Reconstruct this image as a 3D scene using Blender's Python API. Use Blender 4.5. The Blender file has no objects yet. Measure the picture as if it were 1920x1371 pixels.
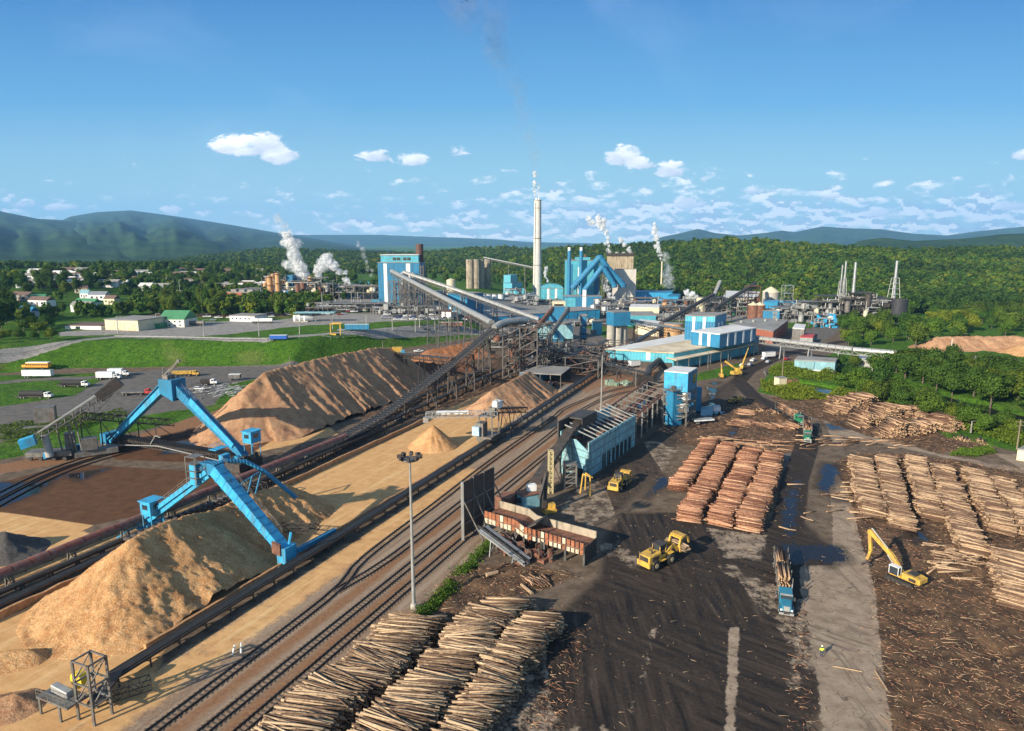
import bpy, math, random
import numpy as np
from mathutils import Vector, noise as mnoise
random.seed(7); rng = np.random.default_rng(7)
R = math.radians
scene = bpy.context.scene
# ---------------- camera ----------------
F_PX = 1280.0; CX = 960.0; CY = 685.5; HORIZON = 455.0; CAM_H = 62.0
PITCH = math.atan((CY - HORIZON) / F_PX)
cam_data = bpy.data.cameras.new("camera"); cam = bpy.data.objects.new("camera", cam_data)
scene.collection.objects.link(cam); scene.camera = cam
cam_data.sensor_width = 36.0; cam_data.lens = 36.0 * F_PX / 1920.0
cam_data.clip_start = 1.0; cam_data.clip_end = 60000.0
cam.location = (0, 0, CAM_H); cam.rotation_euler = (math.pi / 2 - PITCH, 0, 0)
scene.render.resolution_x = 1024; scene.render.resolution_y = 731
# ---------------- light ----------------
SUN_AZ = R(225.5); SUN_EL = R(22.0)
sd = bpy.data.lights.new("sun", 'SUN'); sd.energy = 5.0; sd.angle = R(0.6); sd.color = (1.0, 0.89, 0.72)
sun = bpy.data.objects.new("sun", sd); scene.collection.objects.link(sun)
sdir = Vector((math.sin(SUN_AZ) * math.cos(SUN_EL), math.cos(SUN_AZ) * math.cos(SUN_EL), math.sin(SUN_EL)))
sun.rotation_euler = sdir.to_track_quat('Z', 'Y').to_euler(); sun.location = (-200, -200, 300)
scene.view_settings.view_transform = 'Standard'; scene.view_settings.look = 'None'
scene.view_settings.exposure = 0.8; scene.view_settings.gamma = 1.0
cy = scene.cycles
cy.max_bounces = 5; cy.diffuse_bounces = 3; cy.glossy_bounces = 2; cy.transmission_bounces = 2
cy.volume_bounces = 1; cy.transparent_max_bounces = 24; cy.use_denoising = True
cy.caustics_reflective = False; cy.caustics_refractive = False
try:
    cy.volume_step_rate = 1.0; cy.volume_max_steps = 96
except Exception: pass

# ---------------- node helper ----------------
class NT:
    def __init__(s, tree): s.t = tree; s.n = tree.nodes; s.l = tree.links
    def node(s, typ, **kw):
        nd = s.n.new(typ)
        for k, v in kw.items():
            if hasattr(nd, k): setattr(nd, k, v)
        return nd
    def set(s, sock, v):
        if isinstance(v, bpy.types.NodeSocket): s.l.new(v, sock)
        elif v is not None: sock.default_value = v
    def m(s, op, a, b=None, c=None, clamp=False):
        nd = s.n.new('ShaderNodeMath'); nd.operation = op; nd.use_clamp = clamp
        for i, v in enumerate((a, b, c)):
            if v is not None: s.set(nd.inputs[i], v)
        return nd.outputs[0]
    def vm(s, op, a, b=None):
        nd = s.n.new('ShaderNodeVectorMath'); nd.operation = op
        s.set(nd.inputs[0], a)
        if b is not None: s.set(nd.inputs[1], b)
        return nd.outputs[0]
    def mapr(s, v, a, b, c=0.0, d=1.0, smooth=True):
        nd = s.n.new('ShaderNodeMapRange'); nd.interpolation_type = 'SMOOTHSTEP' if smooth else 'LINEAR'
        s.set(nd.inputs[0], v)
        for i, q in zip((1, 2, 3, 4), (a, b, c, d)): s.set(nd.inputs[i], q)
        return nd.outputs[0]
    def mix(s, f, a, b):
        nd = s.n.new('ShaderNodeMix'); nd.data_type = 'RGBA'
        s.set(nd.inputs[0], f); s.set(nd.inputs[6], a if isinstance(a, bpy.types.NodeSocket) else (*a, 1)[:4])
        s.set(nd.inputs[7], b if isinstance(b, bpy.types.NodeSocket) else (*b, 1)[:4])
        return nd.outputs[2]
    def noise(s, vec, scale, detail=4, rough=0.55, dist=0.0):
        nd = s.n.new('ShaderNodeTexNoise'); s.set(nd.inputs['Vector'], vec)
        nd.inputs['Scale'].default_value = scale; nd.inputs['Detail'].default_value = detail
        nd.inputs['Roughness'].default_value = rough; nd.inputs['Distortion'].default_value = dist
        return nd.outputs[0]
    def xyz(s, x, y, z):
        nd = s.n.new('ShaderNodeCombineXYZ')
        for i, v in enumerate((x, y, z)): s.set(nd.inputs[i], v)
        return nd.outputs[0]
    def sep(s, v):
        nd = s.n.new('ShaderNodeSeparateXYZ'); s.set(nd.inputs[0], v); return nd.outputs

# ---------------- pixel geometry (photo 1920x1371) ----------------
def ray(px, py):
    a = (px - CX) / F_PX; b = (CY - py) / F_PX
    return np.array([a, math.cos(PITCH) + b * math.sin(PITCH), -math.sin(PITCH) + b * math.cos(PITCH)])
def G(px, py, z=0.0):
    r = ray(px, py); k = (z - CAM_H) / r[2]
    return Vector((r[0] * k, r[1] * k, z))
def PY(px, py, Y):
    r = ray(px, py); k = Y / r[1]
    return Vector((r[0] * k, Y, CAM_H + r[2] * k))
AZ = R(23.3); US = (math.sin(AZ), math.cos(AZ)); UT = (math.cos(AZ), -math.sin(AZ))
def W(s, t, z=0.0): return Vector((s * US[0] + t * UT[0], s * US[1] + t * UT[1], z))
def ST(p): return (p[0] * US[0] + p[1] * US[1], p[0] * UT[0] + p[1] * UT[1])
def PS(px, py, s):
    r = ray(px, py); k = s / (r[0] * US[0] + r[1] * US[1]); return Vector((r[0] * k, r[1] * k, CAM_H + r[2] * k))
def PT(px, py, t):
    r = ray(px, py); k = t / (r[0] * UT[0] + r[1] * UT[1]); return Vector((r[0] * k, r[1] * k, CAM_H + r[2] * k))

# ---------------- world: sky and clouds ----------------
world = bpy.data.worlds.new("World"); scene.world = world; world.use_nodes = True
w = NT(world.node_tree); w.n.clear()
sky = w.node('ShaderNodeTexSky', sky_type='NISHITA'); sky.sun_disc = False
sky.sun_elevation = SUN_EL; sky.sun_rotation = SUN_AZ; sky.air_density = 1.0; sky.dust_density = 0.35; sky.ozone_density = 2.6; sky.altitude = 300
bg = w.node('ShaderNodeBackground'); out = w.node('ShaderNodeOutputWorld')
bg.inputs[1].default_value = 0.1
tc = w.node('ShaderNodeTexCoord'); D = w.sep(tc.outputs['Generated'])
ysafe = w.m('MAXIMUM', D[1], 0.05)
U = w.m('DIVIDE', D[0], ysafe); V = w.m('DIVIDE', D[2], ysafe)      # tan azimuth, tan elevation
front = w.mapr(D[1], 0.1, 0.35)
hsv = w.node('ShaderNodeHueSaturation'); w.l.new(sky.outputs[0], hsv.inputs['Color'])
hsv.inputs['Saturation'].default_value = 1.12; hsv.inputs['Value'].default_value = 1.0
ramp = w.node('ShaderNodeValToRGB'); cr = ramp.color_ramp; EL = [(0.0, (3.6, 5.6, 5.9)), (.08, (2.3, 4.1, 4.6)), (.19, (.72, 2.45, 4.4)), (.33, (.26, 1.35, 3.5)), (.45, (.5, 1.3, 3.0)), (.8, (1.7, 2.2, 2.7))]
while len(cr.elements) < len(EL): cr.elements.new(.5)
for e_, (q_, c_) in zip(cr.elements, EL): e_.position = q_ + .001; e_.color = tuple(x / 6.0 for x in c_) + (1,)
w.l.new(V, ramp.inputs[0]); rs_ = w.vm('SCALE', ramp.outputs[0]); rs_.node.inputs['Scale'].default_value = 6.0
skyc = w.mix(w.m('MULTIPLY', front, 0.9), hsv.outputs[0], rs_)
uv = w.xyz(U, w.m('MULTIPLY', V, 2.1), 0.0)
n_edge = w.noise(uv, 34, 9, 0.66, 0.45)
n_mid = w.noise(uv, 22, 6, 0.6)
def dirn(px, py):
    r = ray(px, py); return r[0] / r[1], r[2] / r[1]
CLOUDS = [(455, 276, 66, 27, 1), (530, 296, 42, 22, 1), (425, 274, 38, 14, .7), (492, 272, 50, 26, 1), (700, 294, 42, 15, .8), (770, 302, 42, 17, .85),
          (1168, 296, 42, 26, 1), (1200, 310, 30, 16, .9), (1258, 320, 36, 20, .95), (1310, 335, 40, 16, .55), (1290, 382, 40, 18, .9), (1060, 387, 60, 14, .7),
          (1180, 385, 60, 13, .5), (1900, 388, 44, 18, 1), (1925, 292, 32, 14, .8), (1640, 402, 60, 15, .7), (40, 383, 40, 12, .6), (1420, 358, 40, 14, .55),
          (860, 285, 34, 12, .4), (1560, 368, 32, 11, .55), (110, 388, 42, 13, .75), (320, 395, 24, 11, .8), (640, 424, 26, 9, .9), (735, 431, 34, 10, .8)]
dens = None; lit = None
for (px, py, rx, ry, a) in CLOUDS:
    u0, v0 = dirn(px, py); kx = F_PX * 0.985 / rx; ky = F_PX / ry
    dx = w.m('MULTIPLY', w.m('SUBTRACT', U, u0), kx); dy = w.m('MULTIPLY', w.m('SUBTRACT', V, v0), ky)
    dyb = w.m('MULTIPLY', w.m('MINIMUM', dy, 0.0), 1.5)              # flatter base
    dyy = w.m('ADD', w.m('MAXIMUM', dy, 0.0), w.m('ABSOLUTE', dyb))
    r2 = w.m('ADD', w.m('MULTIPLY', dx, dx), w.m('MULTIPLY', dyy, dyy))
    f = w.m('MULTIPLY', w.m('SUBTRACT', 1.0, r2, clamp=True), a)
    sh = w.m('ADD', 0.5, w.m('MULTIPLY', w.m('SUBTRACT', dy, w.m('MULTIPLY', dx, 0.5)), 0.5))
    sh = w.m('MULTIPLY', sh, f)
    dens = f if dens is None else w.m('ADD', dens, f); lit = sh if lit is None else w.m('ADD', lit, sh)
litn = w.m('DIVIDE', lit, w.m('MAXIMUM', dens, 0.02), clamp=True)
d1 = w.mapr(w.m('ADD', w.m('MINIMUM', dens, 1.0), w.m('MULTIPLY', w.m('SUBTRACT', n_edge, 0.5), 3.2)), 0.12, 0.75)
d1 = w.m('MULTIPLY', d1, w.mapr(dens, 0.0, 0.12))
# horizon band of scattered cumulus
band = w.m('MULTIPLY', w.mapr(V, 0.15, 0.02), w.mapr(V, -0.01, 0.01))
sideb = w.mapr(U, -0.42, 0.25, 0.55, 1.0)
nb = w.noise(w.xyz(U, w.m('MULTIPLY', V, 2.3), 3.7), 23, 8, 0.6, 0.0)
thr = w.m('SUBTRACT', 0.70, w.m('MULTIPLY', w.m('MULTIPLY', band, sideb), 0.34))
d2 = w.mapr(w.m('SUBTRACT', nb, thr), -0.01, 0.17); d2 = w.m('MULTIPLY', w.m('MULTIPLY', d2, w.mapr(V, 0.17, 0.11)), 0.85)
nb2 = w.noise(w.xyz(U, w.m('MULTIPLY', w.m('SUBTRACT', V, 0.006), 2.3), 3.7), 23, 4, 0.6, 0.0)
lit2 = w.mapr(w.m('SUBTRACT', nb2, nb), -0.03, 0.035)
lit1 = w.m('ADD', w.m('MULTIPLY', litn, 1.0), w.m('MULTIPLY', w.m('SUBTRACT', n_mid, 0.5), 1.6), clamp=True)
useb = w.m('GREATER_THAN', d2, d1)
litx = w.m('ADD', w.m('MULTIPLY', lit1, w.m('SUBTRACT', 1.0, useb)), w.m('MULTIPLY', w.m('SUBTRACT', 1.0, lit2), useb), clamp=True)
dx_ = w.m('MULTIPLY', w.m('MAXIMUM', d1, d2), front, clamp=True)
ccol = w.mix(litx, (3.4, 4.0, 5.0), (9.5, 9.2, 8.9))
wisp = w.m('MULTIPLY', w.mapr(w.noise(w.xyz(w.m('MULTIPLY', U, 0.8), V, 9.1), 3.1, 5, 0.6, 0.6), 0.5, 0.8), 0.10)
sky2 = w.mix(wisp, skyc, (6, 6.8, 8))
fin = w.mix(dx_, sky2, ccol)
w.l.new(fin, bg.inputs[0]); w.l.new(bg.outputs[0], out.inputs[0])

# ---------------- materials ----------------
MATS = {}
def mat(name, col, rough=0.7, metal=0.0, var=0.25, vscale=0.6, bump=0.0, bscale=4.0, corr=0.0, dirt=None, dirt_amt=0.5, obj_rand=0.0, island=0.0, spec=0.4, corr_axis='h', streak=True):
    if name in MATS: return MATS[name]
    m = bpy.data.materials.new(name); m.use_nodes = True; t = NT(m.node_tree)
    p = t.n['Principled BSDF']; p.inputs['Roughness'].default_value = rough; p.inputs['Metallic'].default_value = metal
    p.inputs['Specular IOR Level'].default_value = spec
    geo = t.node('ShaderNodeNewGeometry'); pos = geo.outputs['Position']
    c = t.mix(t.m('MULTIPLY', t.mapr(t.noise(pos, vscale, 6, 0.65), 0.3, 0.7), 1.0), tuple(min(1, x * (1 - var)) for x in col), tuple(min(1, x * (1 + var)) for x in col))
    if dirt is not None:
        if streak:
            n = t.noise(t.vm('MULTIPLY', pos, (0.9, 0.9, 0.12)), 0.9, 6, 0.7)
        else:
            n = t.noise(pos, vscale * 0.7, 7, 0.7)
        c = t.mix(t.m('MULTIPLY', t.mapr(n, 0.45, 0.7), dirt_amt), c, dirt)
    if obj_rand or island:
        v = t.m('MULTIPLY', t.m('SUBTRACT', t.node('ShaderNodeObjectInfo').outputs['Random'], 0.5), 2 * obj_rand)
        if island: v = t.m('ADD', v, t.m('MULTIPLY', t.m('SUBTRACT', geo.outputs['Random Per Island'], 0.5), 2 * island))
        h = t.node('ShaderNodeHueSaturation'); t.l.new(c, h.inputs['Color']); t.set(h.inputs['Value'], t.m('ADD', 1.0, v))
        h2 = t.m('ADD', 0.5, t.m('MULTIPLY', v, 0.035)); t.set(h.inputs['Hue'], h2); c = h.outputs[0]
    t.l.new(c, p.inputs['Base Color'])
    hgt = None
    if corr:
        X = t.sep(pos)
        a = t.m('ADD', X[0], X[1]) if corr_axis == 'h' else X[2]
        hgt = t.m('MULTIPLY', t.m('SINE', t.m('MULTIPLY', a, 2 * math.pi / corr)), 0.35)
    if bump:
        nn = t.m('MULTIPLY', t.noise(pos, bscale, 6, 0.6), bump); hgt = nn if hgt is None else t.m('ADD', hgt, nn)
    if hgt is not None:
        b = t.node('ShaderNodeBump'); b.inputs['Strength'].default_value = 0.6; b.inputs['Distance'].default_value = 0.2
        t.l.new(hgt, b.inputs['Height']); t.l.new(b.outputs[0], p.inputs['Normal'])
    MATS[name] = m; return m
RUST = (0.14, 0.06, 0.03)
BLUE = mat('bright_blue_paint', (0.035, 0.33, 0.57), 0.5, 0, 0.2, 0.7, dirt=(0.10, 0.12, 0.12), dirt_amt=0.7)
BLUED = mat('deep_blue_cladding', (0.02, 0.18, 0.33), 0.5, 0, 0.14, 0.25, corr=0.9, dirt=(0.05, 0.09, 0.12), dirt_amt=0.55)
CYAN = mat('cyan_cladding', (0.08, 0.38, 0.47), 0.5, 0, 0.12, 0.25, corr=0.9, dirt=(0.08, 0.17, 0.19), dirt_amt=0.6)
TEAL = mat('faded_teal_panels', (0.22, 0.42, 0.46), 0.6, 0, 0.18, 0.5, dirt=(0.12, 0.13, 0.12), dirt_amt=0.6)
WHITE = mat('white_paint', (0.72, 0.72, 0.70), 0.5, 0, 0.08, 0.3, dirt=(0.35, 0.32, 0.28), dirt_amt=0.35)
CREAM = mat('cream_cladding', (0.62, 0.55, 0.38), 0.6, 0, 0.08, 0.3, corr=0.8)
CONC = mat('concrete', (0.42, 0.39, 0.33), 0.85, 0, 0.15, 0.25, bump=0.2, dirt=(0.2, 0.17, 0.13), dirt_amt=0.6)
STEEL = mat('grey_steel', (0.17, 0.165, 0.15), 0.55, 0.3, 0.3, 0.7, dirt=RUST, dirt_amt=0.5)
DARKST = mat('dark_steel', (0.055, 0.05, 0.045), 0.6, 0.2, 0.35, 0.8, dirt=RUST, dirt_amt=0.35)
GALV = mat('galvanised_steel', (0.38, 0.38, 0.36), 0.45, 0.4, 0.15, 0.5, dirt=(0.2, 0.15, 0.1), dirt_amt=0.35)
RUSTM = mat('rusty_steel', (0.20, 0.09, 0.055), 0.8, 0.1, 0.4, 0.8, dirt=(0.06, 0.04, 0.03), dirt_amt=0.6)
BELT = mat('black_belt', (0.02, 0.02, 0.02), 0.6, 0, 0.3, 1.0)
BRICK = mat('red_brick', (0.30, 0.10, 0.06), 0.85, 0, 0.2, 0.5)
ROOFG = mat('grey_roof', (0.26, 0.25, 0.23), 0.85, 0, 0.18, 0.12, dirt=(0.14, 0.1, 0.07), dirt_amt=0.5, streak=False)
ROOFT = mat('tan_stained_roof', (0.66, 0.56, 0.40), 0.8, 0, 0.12, 0.1, corr=1.1, dirt=(0.42, 0.29, 0.15), dirt_amt=0.7, streak=False)
ROOFW = mat('white_roof', (0.66, 0.65, 0.62), 0.7, 0, 0.08, 0.15, corr=1.2, dirt=(0.45, 0.4, 0.33), dirt_amt=0.4, streak=False)
ROOFGR = mat('green_roof', (0.06, 0.22, 0.10), 0.6, 0, 0.1, 0.3, corr=0.8)
ROOFBR = mat('brown_shingle_roof', (0.14, 0.09, 0.07), 0.9, 0, 0.2, 0.5)
GLASS = mat('dark_glass', (0.03, 0.04, 0.05), 0.12, 0, 0.1, 1, spec=0.8)
YEL = mat('machine_yellow', (0.58, 0.35, 0.055), 0.6, 0, 0.15, 1.4, dirt=(0.20, 0.13, 0.07), dirt_amt=0.85)
BLACK = mat('black_rubber', (0.025, 0.024, 0.023), 0.8, 0, 0.3, 2)
HUBM = mat('dusty_wheel_hub', (0.40, 0.33, 0.18), 0.7, 0, 0.2, 2)
ORANGE = mat('orange_tank', (0.50, 0.29, 0.13), 0.6, 0, 0.15, 0.6, dirt=(0.3, 0.14, 0.06), dirt_amt=0.6)
REDP = mat('red_paint', (0.45, 0.05, 0.04), 0.5, 0, 0.15, 1)
GREENP = mat('green_truck_paint', (0.02, 0.20, 0.09), 0.35, 0, 0.1, 1)
TEALP = mat('teal_truck_paint', (0.03, 0.18, 0.27), 0.35, 0, 0.1, 1)
ROYAL = mat('royal_blue_paint', (0.02, 0.10, 0.40), 0.45, 0, 0.1, 1)
BUSY = mat('school_bus_yellow', (0.75, 0.35, 0.03), 0.45, 0, 0.06, 1)
SILVER = mat('silver_stack', (0.38, 0.39, 0.40), 0.4, 0.5, 0.1, 0.6, dirt=(0.25, 0.22, 0.2), dirt_amt=0.3)
WOOD = mat('weathered_pole_wood', (0.22, 0.17, 0.12), 0.85, 0, 0.2, 1)

# ---------------- mesh builder ----------------
def link(o): scene.collection.objects.link(o); return o
class MB:
    def __init__(s): s.v = []; s.f = []
    def add(s, vs, fs):
        b = len(s.v); s.v.extend([tuple(v) for v in vs]); s.f.extend([tuple(i + b for i in f) for f in fs])
    def boxv(s, c, dx, dy, dz):     # centre and three half vectors
        c = Vector(c); dx = Vector(dx); dy = Vector(dy); dz = Vector(dz); vs = []
        for k in (-1, 1):
            for (i, j) in ((-1, -1), (1, -1), (1, 1), (-1, 1)): vs.append(c + dx * i + dy * j + dz * k)
        s.add(vs, [(3, 2, 1, 0), (4, 5, 6, 7), (0, 1, 5, 4), (1, 2, 6, 5), (2, 3, 7, 6), (3, 0, 4, 7)])
    def box(s, c, sx, sy, sz, rz=0.0):      # c = centre of the bottom face
        ca, sa = math.cos(rz), math.sin(rz); c = Vector(c)
        s.boxv(c + Vector((0, 0, sz / 2)), (ca * sx / 2, sa * sx / 2, 0), (-sa * sy / 2, ca * sy / 2, 0), (0, 0, sz / 2))
    def beam(s, p, q, wd, h=None, up=Vector((0, 0, 1))):
        p = Vector(p); q = Vector(q); h = h or wd; d = q - p; L = d.length
        if L < 1e-6: return
        d = d / L; x = d.cross(up)
        if x.length < 1e-3: x = Vector((1, 0, 0)) - d * d.x
        x.normalize(); y = x.cross(d)
        s.boxv((p + q) / 2, x * (wd / 2), y * (h / 2), d * (L / 2))
    def tube(s, p, q, r, r2=None, n=10, caps=True):
        p = Vector(p); q = Vector(q); r2 = r if r2 is None else r2; d = (q - p)
        if d.length < 1e-6: return
        d.normalize(); x = d.cross(Vector((0, 0, 1)))
        if x.length < 1e-3: x = Vector((1, 0, 0))
        x.normalize(); y = d.cross(x); vs = []
        for (c, rr) in ((p, r), (q, r2)):
            for k in range(n):
                a = 2 * math.pi * k / n; vs.append(c + x * (rr * math.cos(a)) + y * (rr * math.sin(a)))
        fs = [(k, (k + 1) % n, n + (k + 1) % n, n + k) for k in range(n)]
        if caps: fs += [tuple(range(n))[::-1], tuple(range(n, 2 * n))]
        s.add(vs, fs)
    def path(s, pts, r, n=8):
        for a, b in zip(pts[:-1], pts[1:]): s.tube(a, b, r, n=n)
    def prism(s, poly, z0, z1):     # poly: list of xy
        n = len(poly); z0s = z0 if hasattr(z0, '__len__') else [z0] * n; z1s = z1 if hasattr(z1, '__len__') else [z1] * n
        vs = [(p[0], p[1], z) for p, z in zip(poly, z0s)] + [(p[0], p[1], z) for p, z in zip(poly, z1s)]
        s.add(vs, [tuple(range(n))[::-1], tuple(range(n, 2 * n))] + [(k, (k + 1) % n, n + (k + 1) % n, n + k) for k in range(n)])
    def loft(s, rings, cap=True):
        n = len(rings[0]); vs = [v for r in rings for v in r]; fs = []
        for i in range(len(rings) - 1):
            for k in range(n): fs.append((i * n + k, i * n + (k + 1) % n, (i + 1) * n + (k + 1) % n, (i + 1) * n + k))
        if cap: fs += [tuple(range(n))[::-1], tuple(range((len(rings) - 1) * n, len(rings) * n))]
        s.add(vs, fs)
    def lathe(s, c, prof, n=20):    # prof: (radius, z)
        c = Vector(c); s.loft([[c + Vector((r * math.cos(2 * math.pi * k / n), r * math.sin(2 * math.pi * k / n), z)) for k in range(n)] for r, z in prof])
    def build(s, name, m, parent=None, smooth=False, world=True, bevel=0.0):
        stuffy = name in ('machinery', 'equipment', 'chutes', 'scrap_parts', 'bent_bars')
        me = bpy.data.meshes.new(name); off = Vector((0, 0, 0))
        if parent is not None and world: off = Vector(parent.location)
        vs = s.v if off.length == 0 else [(v[0] - off.x, v[1] - off.y, v[2] - off.z) for v in s.v]
        me.from_pydata(vs, [], s.f); me.materials.append(m)
        if smooth: me.polygons.foreach_set('use_smooth', [True] * len(me.polygons))
        me.update(); o = bpy.data.objects.new(name, me); link(o)
        if parent is not None: o.parent = parent
        if stuffy: o['kind'] = 'stuff'
        if bevel:
            b = o.modifiers.new('bevel', 'BEVEL'); b.width = bevel; b.segments = 1; b.limit_method = 'ANGLE'
        return o
def np_mesh(name, v, f, m=None, smooth=False):
    me = bpy.data.meshes.new(name); v = np.asarray(v, np.float32); f = np.asarray(f, np.int32)
    me.vertices.add(len(v)); me.vertices.foreach_set('co', v.ravel())
    k = f.shape[1]; me.loops.add(f.size); me.loops.foreach_set('vertex_index', f.ravel())
    me.polygons.add(len(f)); me.polygons.foreach_set('loop_start', np.arange(0, f.size, k, dtype=np.int32))
    me.polygons.foreach_set('loop_total', np.full(len(f), k, np.int32))
    if smooth: me.polygons.foreach_set('use_smooth', np.ones(len(f), bool))
    if m: me.materials.append(m)
    me.update(calc_edges=True); return me
def grid_faces(nx, ny):
    i, j = np.meshgrid(np.arange(nx - 1), np.arange(ny - 1)); a = (j * nx + i).ravel()
    return np.stack([a, a + 1, a + nx + 1, a + nx], 1)
def tag(o, label=None, cat=None, group=None, kind=None):
    if label: o['label'] = label
    if cat: o['category'] = cat
    if group: o['group'] = group
    if kind: o['kind'] = kind
    return o
def thing(name, label, cat, loc, rz=0.0, group=None):
    o = bpy.data.objects.new(name, None); link(o); o.location = loc; o.rotation_euler = (0, 0, rz); o.empty_display_size = 0.5
    return tag(o, label, cat, group)
def dup(root, loc, rz=None, label=None, group=None, scale=None, mats=None):
    r = root.copy(); link(r); r.location = loc
    if rz is not None: r.rotation_euler = (0, 0, rz)
    if label: r['label'] = label
    if group: r['group'] = group
    if scale is not None: r.scale = scale if hasattr(scale, '__len__') else (scale,) * 3
    for ch in list(root.children):
        c = ch.copy(); link(c); c.parent = r
        for g in ch.children:
            d = g.copy(); link(d); d.parent = c
    return r

# ---------------- numpy value noise ----------------
_perm = rng.random((256, 256)).astype(np.float32)
def vnoise(x, y):
    xi = np.floor(x).astype(int); yi = np.floor(y).astype(int); fx = x - xi; fy = y - yi
    fx = fx * fx * (3 - 2 * fx); fy = fy * fy * (3 - 2 * fy)
    a = _perm[xi % 256, yi % 256]; b = _perm[(xi + 1) % 256, yi % 256]; c = _perm[xi % 256, (yi + 1) % 256]; d = _perm[(xi + 1) % 256, (yi + 1) % 256]
    return (a * (1 - fx) + b * fx) * (1 - fy) + (c * (1 - fx) + d * fx) * fy - 0.5
def fbm(x, y, o=4, g=0.5):
    r = 0; a = 1.0
    for k in range(o): r = r + a * vnoise(x * 2 ** k + 17.3 * k, y * 2 ** k + 5.1 * k); a *= g
    return r
def sstep(a, b, x): t = np.clip((x - a) / (b - a), 0, 1); return t * t * (3 - 2 * t)
# ---------------- terrain ----------------
_toe = [G(*p) for p in ((-300, 735), (0, 702), (130, 694), (380, 690), (540, 690), (740, 655), (900, 628))]
_tx = np.array([p.x for p in _toe]); _ty = np.array([p.y for p in _toe])
_riv = [G(*p, -2) for p in ((2150, 860), (1900, 795), (1790, 765), (1700, 742), (1640, 722), (1600, 706))]
_pond = [G(*p, -2) for p in ((1462, 727), (1500, 728), (1545, 737))]
def seg_dist(x, y, pts):
    d = np.full(np.shape(x), 1e9)
    for a, b in zip(pts[:-1], pts[1:]):
        ex, ey = b[0] - a[0], b[1] - a[1]; L2 = ex * ex + ey * ey + 1e-9
        t = np.clip(((x - a[0]) * ex + (y - a[1]) * ey) / L2, 0, 1)
        d = np.minimum(d, np.hypot(x - a[0] - t * ex, y - a[1] - t * ey))
    return d
TERR_H = 11.0
def terr(x, y):
    x = np.asarray(x, float); y = np.asarray(y, float)
    ty = np.interp(x, _tx, _ty, left=_ty[0] , right=_ty[-1])
    z = TERR_H * sstep(0, 30, y - ty) * (1 - sstep(-45, 25, x))
    z = z + 14 * sstep(-300, -520, x) * sstep(430, 700, y)
    z = z * (1 - sstep(900, 1700, y))
    z = z - 3.2 * (1 - sstep(7, 15, seg_dist(x, y, _riv))) - 3.0 * (1 - sstep(4, 9, seg_dist(x, y, _pond)))
    return z
def T(x, y): return float(terr(x, y))
def GT(px, py):
    p = G(px, py)
    for z in (0,):
        r = ray(px, py); k = 30.0; kend = CAM_H / max(-r[2], 1e-3) * 1.3 + 50; step = 4.0
        kk = np.arange(30, kend, 2.0); X = r[0] * kk; Y = r[1] * kk; Z = CAM_H + r[2] * kk; b = np.nonzero(Z <= terr(X, Y))[0]
        if len(b):
            i = b[0]; p = Vector((X[i], Y[i], T(X[i], Y[i])))
    return p
def GTZ(px, py): p = GT(px, py); return Vector((p.x, p.y, T(p.x, p.y)))

def axis(segs):
    o = [segs[0][0]]
    for a, b, st in segs:
        n = max(1, int(round((b - a) / st))); o += list(np.linspace(a, b, n + 1)[1:])
    return np.array(o)
gx = axis([(-22000, -3000, 2000), (-3000, -900, 150), (-900, -420, 12), (-420, -150, 3), (-150, 190, 1.1), (190, 460, 3), (460, 900, 12), (900, 3000, 150), (3000, 22000, 2000)])
gy = axis([(-400, 0, 80), (0, 55, 12), (55, 330, 1.1), (330, 520, 2.2), (520, 800, 6), (800, 1500, 40), (1500, 5000, 300), (5000, 24000, 1900)])
GX, GY = np.meshgrid(gx, gy); nxg, nyg = len(gx), len(gy)
GZ = terr(GX, GY)
LAY = {k: np.zeros(GX.shape, np.float32) for k in ('black', 'conc', 'debris', 'ballast', 'rust', 'chip', 'chipdark', 'grass', 'road', 'pale', 'wet')}
def poly_mask(layer, pts, soft=2.0, val=1.0, st=False, z=0.0, erase=False):
    P = [(W(*p) if st else (GT(*p) if z == 'T' else G(*p, z))) for p in pts]
    P = np.array([(p[0], p[1]) for p in P]); lo = P.min(0) - soft; hi = P.max(0) + soft
    m = (GX >= lo[0]) & (GX <= hi[0]) & (GY >= lo[1]) & (GY <= hi[1])
    if not m.any(): return
    x = GX[m]; y = GY[m]; ins = np.zeros(x.shape, bool); n = len(P)
    for i in range(n):
        a = P[i]; b = P[(i + 1) % n]; c = ((a[1] > y) != (b[1] > y)) & (x < (b[0] - a[0]) * (y - a[1]) / (b[1] - a[1] + 1e-12) + a[0]); ins ^= c
    d = seg_dist(x, y, [tuple(p) for p in P] + [tuple(P[0])])
    v = np.clip(0.5 + np.where(ins, d, -d) / soft, 0, 1) * val
    if erase: LAY[layer][m] = np.minimum(LAY[layer][m], 1 - v)
    else: LAY[layer][m] = np.maximum(LAY[layer][m], v)
def line_mask(layer, pts, wd, soft=2.0, val=1.0, st=False, z=0.0):
    P = [(W(*p) if st else (GT(*p) if z == 'T' else G(*p, z))) for p in pts]
    P = [(p[0], p[1]) for p in P]; A_ = np.array(P); lo = A_.min(0) - wd - soft; hi = A_.max(0) + wd + soft
    m = (GX >= lo[0]) & (GX <= hi[0]) & (GY >= lo[1]) & (GY <= hi[1])
    v = np.clip(0.5 + (wd / 2 - seg_dist(GX[m], GY[m], P)) / soft, 0, 1) * val
    LAY[layer][m] = np.maximum(LAY[layer][m], v)
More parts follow.
